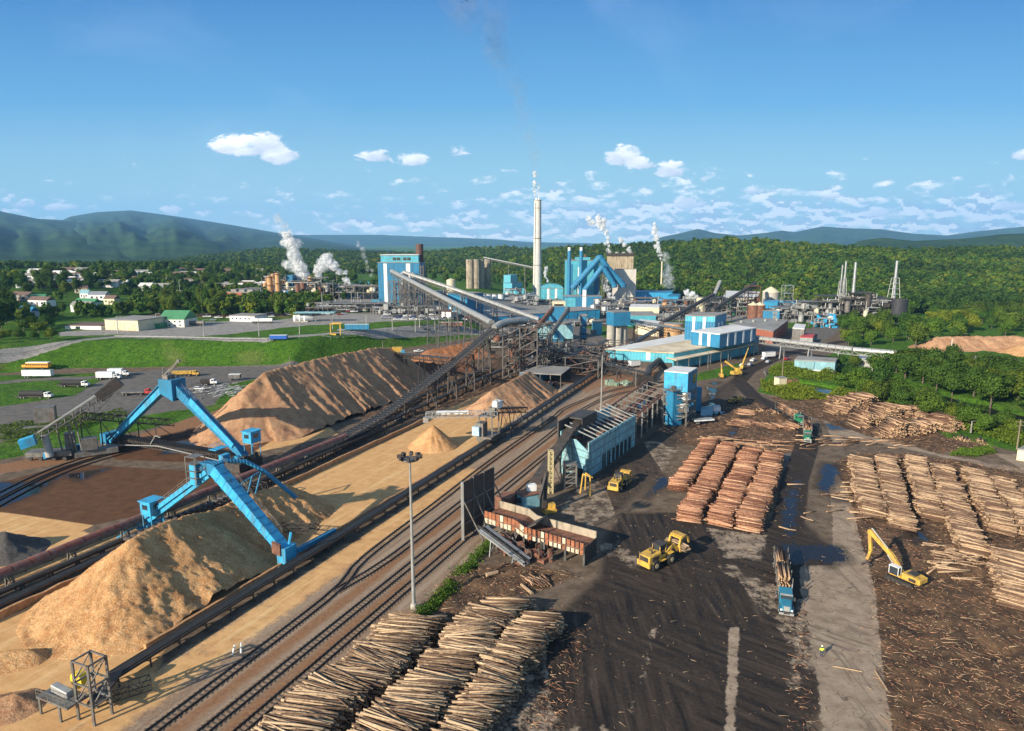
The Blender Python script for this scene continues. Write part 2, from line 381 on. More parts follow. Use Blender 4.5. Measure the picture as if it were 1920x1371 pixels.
# grass: everywhere beyond the yard, then the yard is cleared
ty_ = np.interp(GX, _tx, _ty); LAY['grass'][(GY > 500) | (GX < -260) | (GX > 260)] = 1.0
poly_mask('grass', [(-900, 760), (0, 700), (130, 692), (380, 688), (545, 689), (740, 656), (905, 630), (905, 600), (0, 600), (-900, 600)], 3, z='T')
poly_mask('grass', [(900, 612), (980, 606), (980, 640), (905, 645)], 4); poly_mask('grass', [(1095, 620), (1140, 610), (1150, 645), (1100, 650)], 3)
# left field between the roads
poly_mask('grass', [(-600, 905), (0, 862), (130, 838), (330, 792), (560, 705), (700, 690), (545, 692), (0, 704), (-500, 740)], 3)
poly_mask('road', [(-500, 800), (0, 762), (150, 742), (240, 712), (215, 706), (330, 690), (540, 690), (520, 705), (430, 720), (400, 760), (300, 775), (100, 800), (0, 830), (-500, 905)], 5)
poly_mask('grass', [(0, 770), (130, 752), (250, 745), (300, 720), (190, 760), (150, 790), (0, 812)], 3, 0.9)
poly_mask('grass', [(230, 780), (420, 745), (540, 700), (560, 712), (450, 760), (280, 800)], 3)
line_mask('road', [(-200, 738), (60, 712), (170, 708), (330, 692), (520, 689), (640, 680), (740, 664), (860, 655)], 7, 3)
poly_mask('road', [(190, 712), (330, 690), (420, 690), (300, 715), (240, 745), (0, 800), (0, 765), (140, 742)], 4)
line_mask('pale', [(-300, 985), (0, 885), (100, 862)], 4.5, 1.2)
line_mask('pale', [(230, 835), (400, 775), (560, 718), (690, 686)], 4, 1.2)
# upper road on the terrace
line_mask('pale', [(-300, 722), (0, 668), (100, 652), (215, 632), (330, 634), (500, 637), (700, 627), (860, 620), (960, 615)], 8, 2, z='T')
poly_mask('pale', [(110, 632), (215, 628), (330, 634), (420, 628), (560, 612), (700, 605), (820, 600), (830, 590), (640, 588), (520, 600), (380, 604), (300, 612), (200, 618), (110, 622)], 3, 0.9, z='T')
poly_mask('road', [(580, 600), (640, 588), (720, 585), (900, 588), (1000, 600), (960, 612), (880, 604), (820, 596), (700, 598)], 3, z='T')
poly_mask('road', [(850, 605), (1010, 602), (1090, 612), (1150, 640), (1090, 660), (900, 622)], 4)
# mill ground
poly_mask('pale', [(480, 590), (640, 585), (900, 590), (1150, 600), (1500, 605), (1500, 560), (900, 548), (480, 556)], 4, 0.85, z='T')
poly_mask('road', [(1440, 660), (1520, 655), (1590, 610), (1560, 600), (1500, 625), (1430, 645)], 3)
# rail corridor
poly_mask('ballast', [(40, -84), (340, -84), (340, -58), (215, -57), (40, -57)], 3, st=True)
poly_mask('ballast', [(1020, 830), (1130, 720), (1260, 690), (1300, 700), (1200, 760), (1120, 800)], 5)
for t_ in (-80, -71, -64.5): line_mask('rust', [(40, t_), (110, t_), (230, t_ + .5), (300, t_ + 5)], 3.6, 3, 0.8, st=True)
poly_mask('rust', [(1150, 700), (1240, 695), (1230, 730), (1140, 740)], 5, 0.8)
poly_mask('rust', [(880, 690), (1100, 680), (1190, 700), (1100, 740), (1010, 700), (930, 745)], 5, 0.7)
line_mask('pale', [(215, -90.5), (300, -93)], 6, 2, 0.7, st=True)
line_mask('road', [(196, -83.5), (250, -82), (300, -80)], 9, 3, 0.9, st=True)
# chips
poly_mask('chip', [(40, -120), (202, -119.5), (215, -100), (205, -91), (40, -91)], 1.2, st=True)
poly_mask('chip', [(30, -130), (62, -128), (70, -90), (60, -80), (30, -88)], 4, 0.8, st=True)
line_mask('chip', [(30, -80), (58, -80.5), (125, -81), (160, -81.5)], 9, 5, 0.62, st=True)
line_mask('chip', [(150, -82), (215, -83)], 3.5, 4, 0.5, st=True)
poly_mask('chip', [(202, -124), (285, -120), (270, -92), (200, -92)], 5, 0.8, st=True)
poly_mask('chip', [(-400, 1140), (0, 940), (200, 1010), (60, 1040), (-400, 1260)], 3, 0.8)
poly_mask('chip', [(0, 952), (90, 965), (178, 985), (110, 1015), (0, 1010)], 2, 0.9)
poly_mask('chipdark', [(-300, 950), (0, 905), (130, 870), (440, 888), (410, 905), (330, 950), (175, 985), (60, 968), (0, 960), (-300, 1010)], 2.5)
poly_mask('chipdark', [(200, 840), (420, 790), (560, 795), (440, 870), (215, 862)], 3)
poly_mask('rust', [(-200, 930), (0, 890), (230, 850), (440, 785), (560, 735), (500, 735), (200, 835), (0, 870), (-200, 915)], 3, 0.9)
poly_mask('chip', [(400, 835), (480, 850), (640, 815), (620, 800), (420, 800)], 3, 0.7)
poly_mask('debris', [(620, 740), (760, 662), (900, 655), (1010, 690), (850, 760), (700, 800)], 5)
line_mask('chip', [(62, -133), (110, -132.5), (200, -134)], 3.2, 1.5, 0.62, st=True)
# log yard
poly_mask('black', [(900, 1371), (1010, 1180), (1120, 1080), (1130, 1010), (1160, 960), (1290, 960), (1430, 990), (1480, 950), (1600, 1060), (1600, 1200), (1530, 1371), (1530, 1600), (800, 1600)], 5, 0.92)
poly_mask('black', [(1060, 920), (1240, 790), (1330, 730), (1400, 690), (1380, 780), (1300, 810), (1250, 890), (1180, 960), (1100, 1000), (1040, 960)], 6, 0.62)
line_mask('black', [(1580, 640), (1470, 665), (1405, 695), (1385, 715), (1415, 745), (1480, 775), (1512, 800), (1512, 840), (1490, 900), (1482, 960), (1468, 1000), (1460, 1040)], 7, 1.5, 1.0)
line_mask('wet', [(1470, 665), (1405, 695), (1385, 715), (1415, 745), (1480, 775), (1512, 800), (1512, 840), (1490, 900), (1482, 960), (1468, 1000), (1460, 1040)], 6, 2.5, .27)
poly_mask('road', [(1470, 850), (1520, 850), (1505, 1035), (1440, 1035)], 1.5, 0.8)
poly_mask('conc', [(1565, 880), (1590, 920), (1610, 1000), (1640, 1100), (1655, 1250), (1672, 1371), (1690, 1600), (1540, 1600), (1545, 1371), (1525, 1220), (1515, 1150), (1500, 1110), (1500, 1060), (1560, 1060), (1562, 980), (1555, 920)], 1.2)
poly_mask('conc', [(1366, 1175), (1388, 1175), (1384, 1290), (1375, 1450), (1354, 1450), (1362, 1280)], 1.5, 0.85)
poly_mask('conc', [(1215, 1175), (1240, 1175), (1222, 1250), (1180, 1371), (1160, 1371), (1200, 1260)], 2, 0.6)
poly_mask('conc', [(1265, 1220), (1290, 1190), (1270, 1270), (1240, 1330)], 3, 0.5)
poly_mask('conc', [(1310, 985), (1450, 1000), (1440, 1060), (1350, 1050)], 4, 0.55)
poly_mask('conc', [(1540, 785), (1620, 815), (1760, 850), (1920, 880), (2100, 900), (2100, 950), (1920, 890), (1790, 862), (1640, 830), (1560, 830)], 3, 0.8)
poly_mask('conc', [(1860, 850), (1925, 852), (2100, 860), (2100, 900), (1925, 885)], 3, 0.8)
poly_mask('debris', [(1560, 870), (1600, 850), (1700, 850), (1925, 880), (2200, 960), (2400, 1600), (1690, 1600), (1668, 1371), (1650, 1230), (1630, 1090), (1600, 980)], 1.6)
poly_mask('debris', [(1260, 830), (1330, 755), (1420, 745), (1500, 790), (1505, 830), (1475, 850), (1380, 850)], 5, 0.9)
poly_mask('debris', [(1440, 745), (1560, 735), (1650, 760), (1860, 840), (1760, 850), (1620, 815), (1540, 790)], 4, 0.9)
poly_mask('debris', [(770, 1160), (860, 1060), (1000, 1060), (1080, 1080), (1010, 1110), (870, 1140), (820, 1180)], 4)
poly_mask('debris', [(480, 1390), (620, 1260), (800, 1150), (1050, 1140), (900, 1390)], 4, 0.9)
poly_mask('debris', [(1515, 1130), (1530, 1380), (1490, 1380), (1480, 1130)], 6, 0.75)
poly_mask('debris', [(960, 1371), (1060, 1190), (1120, 1150), (1060, 1371)], 6, 0.75)
line_mask('grass', [(56, -55.6), (80, -55.8), (101, -56)], 2.8, 2.2, 0.78, st=True); line_mask('grass', [(101, -57), (125, -57.5)], 1.2, 2, 0.7, st=True)
# river bank
poly_mask('grass', [(1310, 700), (1390, 680), (1370, 705), (1300, 715)], 2)
poly_mask('grass', [(1430, 715), (1420, 735), (1480, 750), (1560, 742), (1650, 765), (1780, 820), (1925, 850), (2400, 890), (2400, 600), (1600, 600), (1590, 650), (1500, 690), (1450, 690)], 4)
poly_mask('chip', [(1800, 640), (1925, 640), (2100, 650), (2100, 680), (1925, 668), (1820, 665)], 5, 0.9)
# puddles
for pl in ([(1545, 868), (1572, 872), (1570, 900), (1552, 925), (1532, 915), (1538, 885)], [(1455, 1025), (1470, 1020), (1575, 1025), (1590, 1050), (1555, 1062), (1540, 1050), (1500, 1060), (1460, 1050)],
           [(1300, 772), (1335, 755), (1345, 730), (1325, 725), (1340, 760), (1360, 775), (1320, 782)], [(1545, 796), (1575, 792), (1590, 805), (1560, 806)], [(1585, 822), (1610, 828), (1590, 830)],
           [(0, 905), (75, 905), (110, 895), (70, 925), (20, 945), (-100, 975), (-100, 930)], [(120, 890), (205, 878), (150, 902)], [(300, 852), (330, 828), (388, 826), (350, 848)],
           [(1180, 765), (1220, 745), (1205, 765), (1190, 778)], [(1370, 810), (1385, 800), (1395, 782), (1380, 800), (1372, 830), (1360, 836)], [(1690, 988), (1716, 985), (1740, 1010), (1720, 1018)],
           [(1210, 935), (1240, 890), (1260, 905)], [(1330, 718), (1352, 716), (1340, 722)], [(1465, 960), (1490, 900), (1500, 905), (1490, 1000), (1470, 1020)], [(1560, 930), (1610, 935), (1605, 942), (1565, 940)]):
    poly_mask('wet', pl, 5.5)
_bn = fbm(GX * .09 + 3, GY * .028, 4); LAY['conc'] = np.maximum(LAY['conc'], (np.clip((_bn - .05) * 4, 0, .50) * (LAY['black'] > .4) * (LAY['wet'] < .1) * (GY < 210)).astype(np.float32))
gm = bpy.data.materials.new('yard_ground'); gm.use_nodes = True; g = NT(gm.node_tree); gp = g.n['Principled BSDF']
pos = g.node('ShaderNodeNewGeometry').outputs['Position']
nA = g.noise(pos, 0.35, 8, 0.68); nB = g.noise(pos, 1.7, 8, 0.7); nC = g.noise(pos, 6.5, 6, 0.75); nL = g.noise(pos, 0.05, 4, 0.5)
vor = g.node('ShaderNodeTexVoronoi'); g.l.new(g.vm('MULTIPLY', pos, (1.0, 2.2, 1)), vor.inputs['Vector']); vor.inputs['Scale'].default_value = 2.4
def attr(k): nd = g.node('ShaderNodeAttribute'); nd.attribute_name = k; return nd.outputs['Fac']
# the yard's own directions, for rows, wheel tracks and spilt chips
sa = g.sep(pos); sS = g.m('ADD', g.m('MULTIPLY', sa[0], US[0]), g.m('MULTIPLY', sa[1], US[1])); sT = g.m('ADD', g.m('MULTIPLY', sa[0], UT[0]), g.m('MULTIPLY', sa[1], UT[1]))
nTr = g.noise(g.xyz(g.m('MULTIPLY', sS, 0.03), g.m('MULTIPLY', sT, 0.8), 0.0), 1.0, 5, 0.6)
nY1 = g.noise(g.xyz(g.m('MULTIPLY', sa[0], 0.9), g.m('MULTIPLY', sa[1], 0.07), 4.0), 1.0, 7, 0.65)
nY2 = g.noise(g.xyz(g.m('ADD', g.m('MULTIPLY', sa[0], 0.5), g.m('MULTIPLY', sa[1], 0.6)), g.m('SUBTRACT', g.m('MULTIPLY', sa[0], 0.05), g.m('MULTIPLY', sa[1], 0.04)), 9.0), 1.0, 7, 0.65)
nYm = g.mapr(g.noise(pos, 0.045, 3), 0.42, 0.58)
nY = g.m('ADD', g.m('MULTIPLY', nY1, g.m('SUBTRACT', 1.0, nYm)), g.m('MULTIPLY', nY2, nYm))
def brk(k, amp, lo=0.38, hi=0.62, n=None):
    n = n or g.m('ADD', g.m('MULTIPLY', nA, 0.6), g.m('MULTIPLY', nB, 0.4))
    a = attr(k); v = g.m('ADD', a, g.m('MULTIPLY', g.m('SUBTRACT', n, 0.5), g.m('MULTIPLY', amp, g.m('MINIMUM', g.m('MULTIPLY', a, 6.0), 1.0))))
    return g.mapr(v, lo, hi)
def two(a, b, n=None, lo=0.3, hi=0.7): return g.mix(g.mapr(n or nB, lo, hi), a, b)
col = two((0.085, 0.060, 0.042), (0.19, 0.14, 0.095), nA)
col = g.mix(g.mapr(nC, 0.55, 0.75, 0, 0.5), col, (0.24, 0.17, 0.1))
col = g.mix(brk('road', 0.9), col, two((0.10, 0.09, 0.08), (0.17, 0.155, 0.135), nA))
col = g.mix(brk('pale', 0.7), col, two((0.20, 0.185, 0.165), (0.33, 0.31, 0.28), nA))
bal = two((0.20, 0.12, 0.07), (0.34, 0.25, 0.17), g.m('ADD', g.m('MULTIPLY', nTr, 0.6), g.m('MULTIPLY', nB, 0.4)), .38, .62)
bal = g.mix(g.mapr(nC, 0.5, 0.64, 0, 0.8), bal, (0.40, 0.35, 0.29)); bal = g.mix(g.mapr(g.noise(pos, 2.3, 7, .85), .55, .66, 0, .7), bal, (0.07, 0.045, 0.03))
col = g.mix(brk('ballast', 0.8), col, bal)
col = g.mix(brk('rust', 1.1, 0.4, 0.8), col, two((0.18, 0.085, 0.042), (0.30, 0.165, 0.085), nB))
deb = two((0.055, 0.036, 0.024), (0.15, 0.09, 0.05), nA, .35, .65)
deb = g.mix(g.mapr(nC, 0.55, 0.7, 0, 0.8), deb, (0.34, 0.20, 0.10))
col = g.mix(brk('debris', 1.1), col, deb)
blk = two((0.014, 0.0115, 0.010), (0.062, 0.046, 0.035), g.m('ADD', g.m('MULTIPLY', nY, 0.7), g.m('MULTIPLY', nB, 0.3)), .36, .64)
blk = g.mix(g.mapr(g.m('ADD', g.m('MULTIPLY', nY, 0.6), g.m('MULTIPLY', nC, 0.4)), 0.56, 0.68, 0, 0.6), blk, (0.15, 0.12, 0.095))
col = g.mix(brk('black', 1.3, 0.35, 0.75), col, blk)
con = two((0.23, 0.17, 0.12), (0.36, 0.28, 0.20), nA)
con = g.mix(g.mapr(nY, 0.5, 0.68, 0, 0.75), con, (0.10, 0.078, 0.06)); con = g.mix(g.mapr(g.noise(pos, 0.6, 9, .8), .54, .64, 0, .6), con, (0.11, 0.08, 0.06))
con = g.mix(g.mapr(g.m('ABSOLUTE', g.m('SUBTRACT', g.noise(pos, 0.13, 2), 0.5)), 0.004, 0.0, 0, 0.7), con, (0.06, 0.05, 0.04))
conm = brk('conc', 1.2, 0.42, 0.58); col = g.mix(conm, col, con)
chp = two((0.47, 0.245, 0.095), (0.70, 0.43, 0.19), g.m('ADD', g.m('MULTIPLY', nC, 0.6), g.m('MULTIPLY', nA, 0.4)), .35, .65)
rowsn = g.m('SINE', g.m('ADD', g.m('MULTIPLY', sS, 2.6), g.m('MULTIPLY', nA, 5.0)))
chp = g.mix(g.mapr(rowsn, 0.2, 1.0, 0, 0.14), chp, (0.38, 0.21, 0.08))
chp = g.mix(g.mapr(g.noise(pos, 3.1, 7, .85), .56, .66, 0, .7), chp, (0.26, 0.13, 0.045)); chp = g.mix(g.mapr(nTr, .52, .66, 0, .35), chp, (0.80, 0.60, 0.32))
col = g.mix(brk('chip', 0.9), col, chp)
col = g.mix(brk('chipdark', 0.5), col, g.mix(g.mapr(nC, .45, .7), two((0.06, 0.028, 0.014), (0.12, 0.058, 0.028), nA), (0.20, 0.10, 0.05)))
grs = two((0.03, 0.095, 0.004), (0.095, 0.21, 0.010), g.m('ADD', g.m('MULTIPLY', nA, 0.5), g.m('MULTIPLY', g.noise(pos, 0.9, 5, .7), 0.5)), .38, .62)
grs = g.mix(g.mapr(nL, 0.55, 0.72, 0, 0.5), grs, (0.20, 0.20, 0.06))
grs = g.mix(g.mapr(nB, 0.52, 0.38, 0, 0.85), grs, (0.012, 0.035, 0.004)); grs = g.mix(g.mapr(nC, 0.52, 0.7, 0, 0.5), grs, (0.22, 0.30, 0.05))
gm_ = brk('grass', 0.7)
gm_ = g.m('MULTIPLY', gm_, g.m('SUBTRACT', 1.0, g.m('MAXIMUM', brk('road', 0.9), g.m('MAXIMUM', brk('pale', 0.7), g.m('MULTIPLY', attr('chip'), 0.0)))))
col = g.mix(gm_, col, grs)
wetm = brk('wet', 2.4, 0.52, 0.57)
damp = g.mapr(attr('wet'), 0.02, 0.5, 0, 0.6)
col = g.mix(damp, col, (0.03, 0.022, 0.016)); col = g.mix(wetm, col, (0.016, 0.014, 0.013))
g.l.new(col, gp.inputs['Base Color'])
blkwet = g.m('MULTIPLY', g.m('MULTIPLY', attr('black'), g.mapr(nY, 0.55, 0.40)), 0.25)
g.set(gp.inputs['Roughness'], g.m('SUBTRACT', g.m('SUBTRACT', 0.92, g.m('MULTIPLY', wetm, 0.88)), blkwet))
g.set(gp.inputs['Specular IOR Level'], g.m('ADD', 0.15, g.m('MULTIPLY', wetm, 0.05)))
hgt = g.m('ADD', g.m('MULTIPLY', nA, 0.5), g.m('ADD', g.m('MULTIPLY', nB, 0.3), g.m('MULTIPLY', nC, 0.12)))
hgt = g.m('ADD', hgt, g.m('MULTIPLY', gm_, g.m('MULTIPLY', g.noise(pos, 0.9, 5, .7), 1.2)))
dry = g.m('SUBTRACT', 1.0, wetm)
rough_amp = g.m('ADD', 0.35, g.m('ADD', g.m('MULTIPLY', attr('debris'), 1.0), g.m('MULTIPLY', gm_, 1.2)))
bmp = g.node('ShaderNodeBump'); bmp.inputs['Distance'].default_value = 0.9; g.set(bmp.inputs['Strength'], g.m('MULTIPLY', dry, g.m('MULTIPLY', rough_amp, 0.5), clamp=True))
g.l.new(hgt, bmp.inputs['Height']); g.l.new(bmp.outputs[0], gp.inputs['Normal'])
# real unevenness in the muddy, dumped and grassy parts
rough_z = (0.9 * fbm(GX * 0.22, GY * 0.22, 4) * LAY['debris'] + 0.5 * fbm(GX * 0.5, GY * 0.5, 3) * LAY['debris'] + 0.9 * fbm(GX * 0.15, GY * 0.15, 4) * LAY['grass'] * (GY < 520)) * (1 - LAY['conc']) * (1 - LAY['wet']) * (1 - np.clip(LAY['road'] + LAY['pale'], 0, 1))
GZ = GZ + rough_z
gme = np_mesh('ground', np.stack([GX.ravel(), GY.ravel(), GZ.ravel()], 1), grid_faces(nxg, nyg), gm, True)
for k, a in LAY.items():
    at = gme.attributes.new(k, 'FLOAT', 'POINT'); at.data.foreach_set('value', a.ravel().astype(np.float32))
tag(link(bpy.data.objects.new('ground', gme)), kind='structure')

# ---------------- water ----------------
wm = bpy.data.materials.new('river_water'); wm.use_nodes = True; t = NT(wm.node_tree); p = t.n['Principled BSDF']
p.inputs['Base Color'].default_value = (0.02, 0.028, 0.016, 1); p.inputs['Roughness'].default_value = 0.06
b = t.node('ShaderNodeBump'); b.inputs['Strength'].default_value = 0.12; t.l.new(t.noise(t.node('ShaderNodeNewGeometry').outputs['Position'], 0.8, 4), b.inputs['Height']); t.l.new(b.outputs[0], p.inputs['Normal'])
def ribbon(name, pts, wd, z, m):
    vs = []; fs = []
    for i, q in enumerate(pts):
        a = pts[max(i - 1, 0)]; c = pts[min(i + 1, len(pts) - 1)]; d = Vector((c[0] - a[0], c[1] - a[1], 0)).normalized(); nrm = Vector((-d.y, d.x, 0)) * wd / 2
        vs += [(q[0] + nrm.x, q[1] + nrm.y, z), (q[0] - nrm.x, q[1] - nrm.y, z)]
        if i: k = 2 * i; fs.append((k - 2, k - 1, k + 1, k))
    me = bpy.data.meshes.new(name); me.from_pydata(vs, [], fs); me.materials.append(m); return link(bpy.data.objects.new(name, me))
tag(ribbon('river', _riv, 26, -1.3, wm), kind='structure'); tag(ribbon('pond', [_pond[0] - Vector((9, 0, 0))] + _pond + [_pond[-1] + Vector((8, -3, 0))], 20, -1.1, wm), kind='structure')

# ---------------- hills and mountains ----------------
def forest_mat(name, a, b, scale):
    m = bpy.data.materials.new(name); m.use_nodes = True; t = NT(m.node_tree); p = t.n['Principled BSDF']; p.inputs['Roughness'].default_value = 0.95; p.inputs['Specular IOR Level'].default_value = 0.05
    ps = t.node('ShaderNodeNewGeometry').outputs['Position']
    n1 = t.noise(ps, scale, 6, 0.7); n2 = t.noise(ps, scale * 0.12, 4, 0.6)
    t.l.new(t.mix(t.mapr(t.m('ADD', t.m('MULTIPLY', n1, .5), t.m('MULTIPLY', n2, .5)), .35, .65), a, b), p.inputs['Base Color'])
    bb = t.node('ShaderNodeBump'); bb.inputs['Strength'].default_value = 0.9; bb.inputs['Distance'].default_value = 0.5 / scale; t.l.new(n1, bb.inputs['Height']); t.l.new(bb.outputs[0], p.inputs['Normal'])
    return m
FAR = forest_mat('far_forest', (0.018, 0.045, 0.025), (0.055, 0.105, 0.04), 0.02)
NEARF = forest_mat('hill_undergrowth', (0.02, 0.04, 0.008), (0.05, 0.085, 0.02), 0.2)
HILLS = []
def ridge(name, prof, D0, front_d, back_d, m, rough=0.25, nr=36, na=220, foot=None, spur=6.0, kind='structure', drop=0.0):
    """a ridge whose crest stands at ground distance D0 with the skyline of the profile; falls to the valley floor front_d metres before it"""
    px = np.array([p[0] for p in prof], float); py = np.array([p[1] for p in prof], float)
    az = (px - CX) / F_PX; hh = CAM_H + D0 * (HORIZON - py) / F_PX - drop
    A_ = np.linspace(az[0], az[-1], na); H_ = np.interp(A_, az, hh)
    rr = np.concatenate([np.linspace(0, 1, nr), 1 + np.linspace(0, 1, 8)[1:]])
    AA, RR = np.meshgrid(A_, rr)
    Yd = np.where(RR <= 1, D0 - front_d * (1 - RR), D0 + back_d * (RR - 1)); X = AA * Yd; Y = Yd
    fl = -2.0; q = np.where(RR <= 1, RR, 2 - RR)
    sp = fbm(AA * D0 / front_d * spur, RR * 1.2 + 3, 4, 0.55)
    q2 = np.clip(q + rough * sp * np.sin(np.pi * np.clip(q, 0, 1)), 0, 1.0)
    prf = q2 ** 1.15
    Hn = H_[None, :] * (1 + 0.0 * AA)
    Z = fl + (Hn - fl) * np.minimum(prf, 1)
    Z = np.where(RR == 0, fl - 5, Z)
    nn = len(rr)
    me = np_mesh(name, np.stack([X.ravel(), Y.ravel(), Z.ravel()], 1), grid_faces(na, nn), m, True)
    o = link(bpy.data.objects.new(name, me)); tag(o, kind=kind)
    return o, X, Y, Z
ridge('mountain', [(-700, 400), (-300, 398), (-100, 385), (0, 394), (40, 402), (90, 412), (130, 414), (200, 424), (260, 452), (330, 480), (450, 492)], 7500, 5600, 3000, FAR, rough=.35, spur=9)
ridge('mountain', [(60, 460), (110, 425), (150, 408), (200, 400), (262, 397), (310, 403), (380, 413), (450, 424), (520, 436), (580, 445), (640, 455), (760, 475)], 10500, 8300, 3000, FAR, rough=.3, spur=10)
ridge('mountain', [(430, 426), (500, 434), (560, 441), (640, 441), (720, 441), (790, 444), (860, 446), (930, 449), (990, 454), (1100, 456), (1200, 460), (1350, 462)], 14500, 3000, 2500, FAR, spur=5)
ridge('mountain', [(150, 490), (240, 468), (320, 460), (400, 462), (520, 466), (620, 462), (700, 468), (860, 476), (950, 482)], 5200, 3000, 1200, FAR, rough=.4, spur=8)
ridge('mountain', [(1200, 462), (1235, 445), (1270, 438), (1302, 430), (1335, 438), (1380, 442), (1430, 437), (1455, 433), (1480, 436), (1530, 426), (1580, 429), (1640, 431), (1700, 439), (1760, 442), (1820, 434), (1880, 428), (1925, 424), (2050, 415), (2250, 425)], 9500, 3000, 2500, FAR, spur=7)
ridge('hill', [(1560, 475), (1600, 452), (1640, 446), (1700, 452), (1790, 448), (1860, 440), (1920, 438), (2050, 432), (2300, 440)], 2600, 800, 700, FAR, spur=6)
HILLS.append(ridge('hill', [(-200, 505), (100, 500), (300, 492), (400, 480), (520, 468), (640, 473), (780, 477), (850, 470), (940, 465), (1040, 472), (1120, 476), (1200, 490)], 2300, 900, 500, NEARF, rough=.5, spur=7, drop=9))
HILLS.append(ridge('hill', [(880, 510), (960, 486), (1040, 466), (1120, 461), (1190, 459), (1250, 455), (1300, 455), (1360, 458)], 1500, 420, 400, NEARF, spur=5, drop=8))
NEARHILL = 1
HILLS.append(ridge('hill', [(1130, 520), (1190, 490), (1240, 462), (1300, 452), (1345, 447), (1400, 449), (1450, 453), (1520, 459), (1600, 465), (1680, 470), (1760, 468), (1850, 465), (1920, 463), (2100, 455), (2400, 465)], 1250, 500, 400, NEARF, rough=.55, spur=3, drop=9))
# ---------------- wood chip piles ----------------
def chip_mat(name, a, b, c):
    m = bpy.data.materials.new(name); m.use_nodes = True; t = NT(m.node_tree); p = t.n['Principled BSDF']; p.inputs['Roughness'].default_value = 0.95; p.inputs['Specular IOR Level'].default_value = 0.1
    ps = t.node('ShaderNodeNewGeometry').outputs['Position']
    n1 = t.noise(ps, 0.35, 8, 0.7); n2 = t.noise(ps, 3.5, 6, 0.75); n3 = t.noise(ps, 0.09, 3)
    cc = t.mix(t.mapr(n1, .35, .65), a, b); cc = t.mix(t.mapr(n2, .5, .62, 0, .85), cc, c); cc = t.mix(t.mapr(t.noise(ps, 2.4, 8, .9), .55, .64, 0, .75), cc, tuple(x * .42 for x in a)); cc = t.mix(t.mapr(n3, .5, .7, 0, .35), cc, tuple(x * .6 for x in a))
    t.l.new(cc, p.inputs['Base Color'])
    bb = t.node('ShaderNodeBump'); bb.inputs['Strength'].default_value = 0.9; bb.inputs['Distance'].default_value = 0.9
    t.l.new(t.m('ADD', t.m('MULTIPLY', n1, .6), t.m('MULTIPLY', n2, .6)), bb.inputs['Height']); t.l.new(bb.outputs[0], p.inputs['Normal'])
    return m
CHIP = chip_mat('pale_wood_chips', (0.50, 0.235, 0.09), (0.70, 0.405, 0.18), (0.86, 0.63, 0.36))
CHIP2 = chip_mat('tan_wood_chips', (0.38, 0.19, 0.10), (0.54, 0.315, 0.17), (0.68, 0.46, 0.28))
BARK = chip_mat('bark_mulch', (0.10, 0.045, 0.025), (0.20, 0.10, 0.055), (0.36, 0.20, 0.12))
REDBARK = chip_mat('red_bark_chips', (0.30, 0.12, 0.05), (0.42, 0.18, 0.08), (0.55, 0.28, 0.14))
ASH = chip_mat('grey_sand', (0.10, 0.09, 0.08), (0.16, 0.145, 0.13), (0.22, 0.2, 0.18))
def pile(name, label, cat, ridgepts, k, m, gully=1.2, lump=0.35, res=0.45, clampst=None, seed=0, gs=0.16, power=1.0, group=None):
    P = np.array(ridgepts, float); mh = P[:, 2].max() / k + 4
    s0, s1 = P[:, 0].min() - mh, P[:, 0].max() + mh; t0, t1 = P[:, 1].min() - mh, P[:, 1].max() + mh
    if clampst: s0, s1, t0, t1 = max(s0, clampst[0]), min(s1, clampst[1]), max(t0, clampst[2]), min(t1, clampst[3])
    S, Tt = np.meshgrid(np.arange(s0, s1, res), np.arange(t0, t1, res)); Z = np.full(S.shape, -9.0)
    dist = np.full(S.shape, 1e3); along = np.zeros(S.shape)
    segs = list(zip(P[:-1], P[1:])) if len(P) > 1 else [(P[0], P[0] + np.array([.01, 0, 0]))]
    L = 0
    for a, b in segs:
        ex, ey = b[0] - a[0], b[1] - a[1]; L2 = ex * ex + ey * ey
        q = np.clip(((S - a[0]) * ex + (Tt - a[1]) * ey) / L2, 0, 1); d = np.hypot(S - a[0] - q * ex, Tt - a[1] - q * ey)
        h = a[2] + (b[2] - a[2]) * q; z = h - k * d ** power; better = z > Z
        Z = np.where(better, z, Z); dist = np.where(better, d, dist)
        ang = np.arctan2(Tt - a[1] - q * ey, S - a[0] - q * ex); along = np.where(better, L + q * math.sqrt(L2) + ang * 6.0, along); L += math.sqrt(L2)
    hmax = P[:, 2].max(); prof = np.clip(dist / (hmax / k) * 1.6, 0, 1) * np.clip(Z / 1.5, 0, 1)
    gl = vnoise(along * gs + seed * 3.1, dist * 0.03 + seed) + 0.5 * vnoise(along * gs * 2.3 + 9 + seed, dist * 0.06)
    Z = Z - gully * np.abs(gl) * 2.2 * prof + lump * fbm(S * 0.45 + seed, Tt * 0.45, 4, 0.6) * np.clip(Z / 1.0, 0.15, 1) + 0.55 * lump * vnoise(S * 1.9, Tt * 1.9) + 0.35 * lump * (rng.random(S.shape) - .5) * (Z > .4)
    Z = Z - 0.25 * gully * np.abs(vnoise(along * gs * 5 + seed, dist * .1)) * prof
    ny, nx = S.shape; f = grid_faces(nx, ny); zz = Z.ravel(); keep = (zz[f].max(1) > -0.25); f = f[keep]
    X = S * US[0] + Tt * UT[0]; Y = S * US[1] + Tt * UT[1]
    # the last ring is pulled down to the ground so the heap has a closed foot
    V = np.stack([X.ravel(), Y.ravel(), np.maximum(zz, -0.3)], 1)
    u, inv = np.unique(f, return_inverse=True); c = V[u].mean(0); c[2] = 0; V = V[u] - c
    o = link(bpy.data.objects.new(name, np_mesh(name, V, inv.reshape(f.shape), m, True))); o.location = tuple(c)
    return tag(o, label, cat, group)
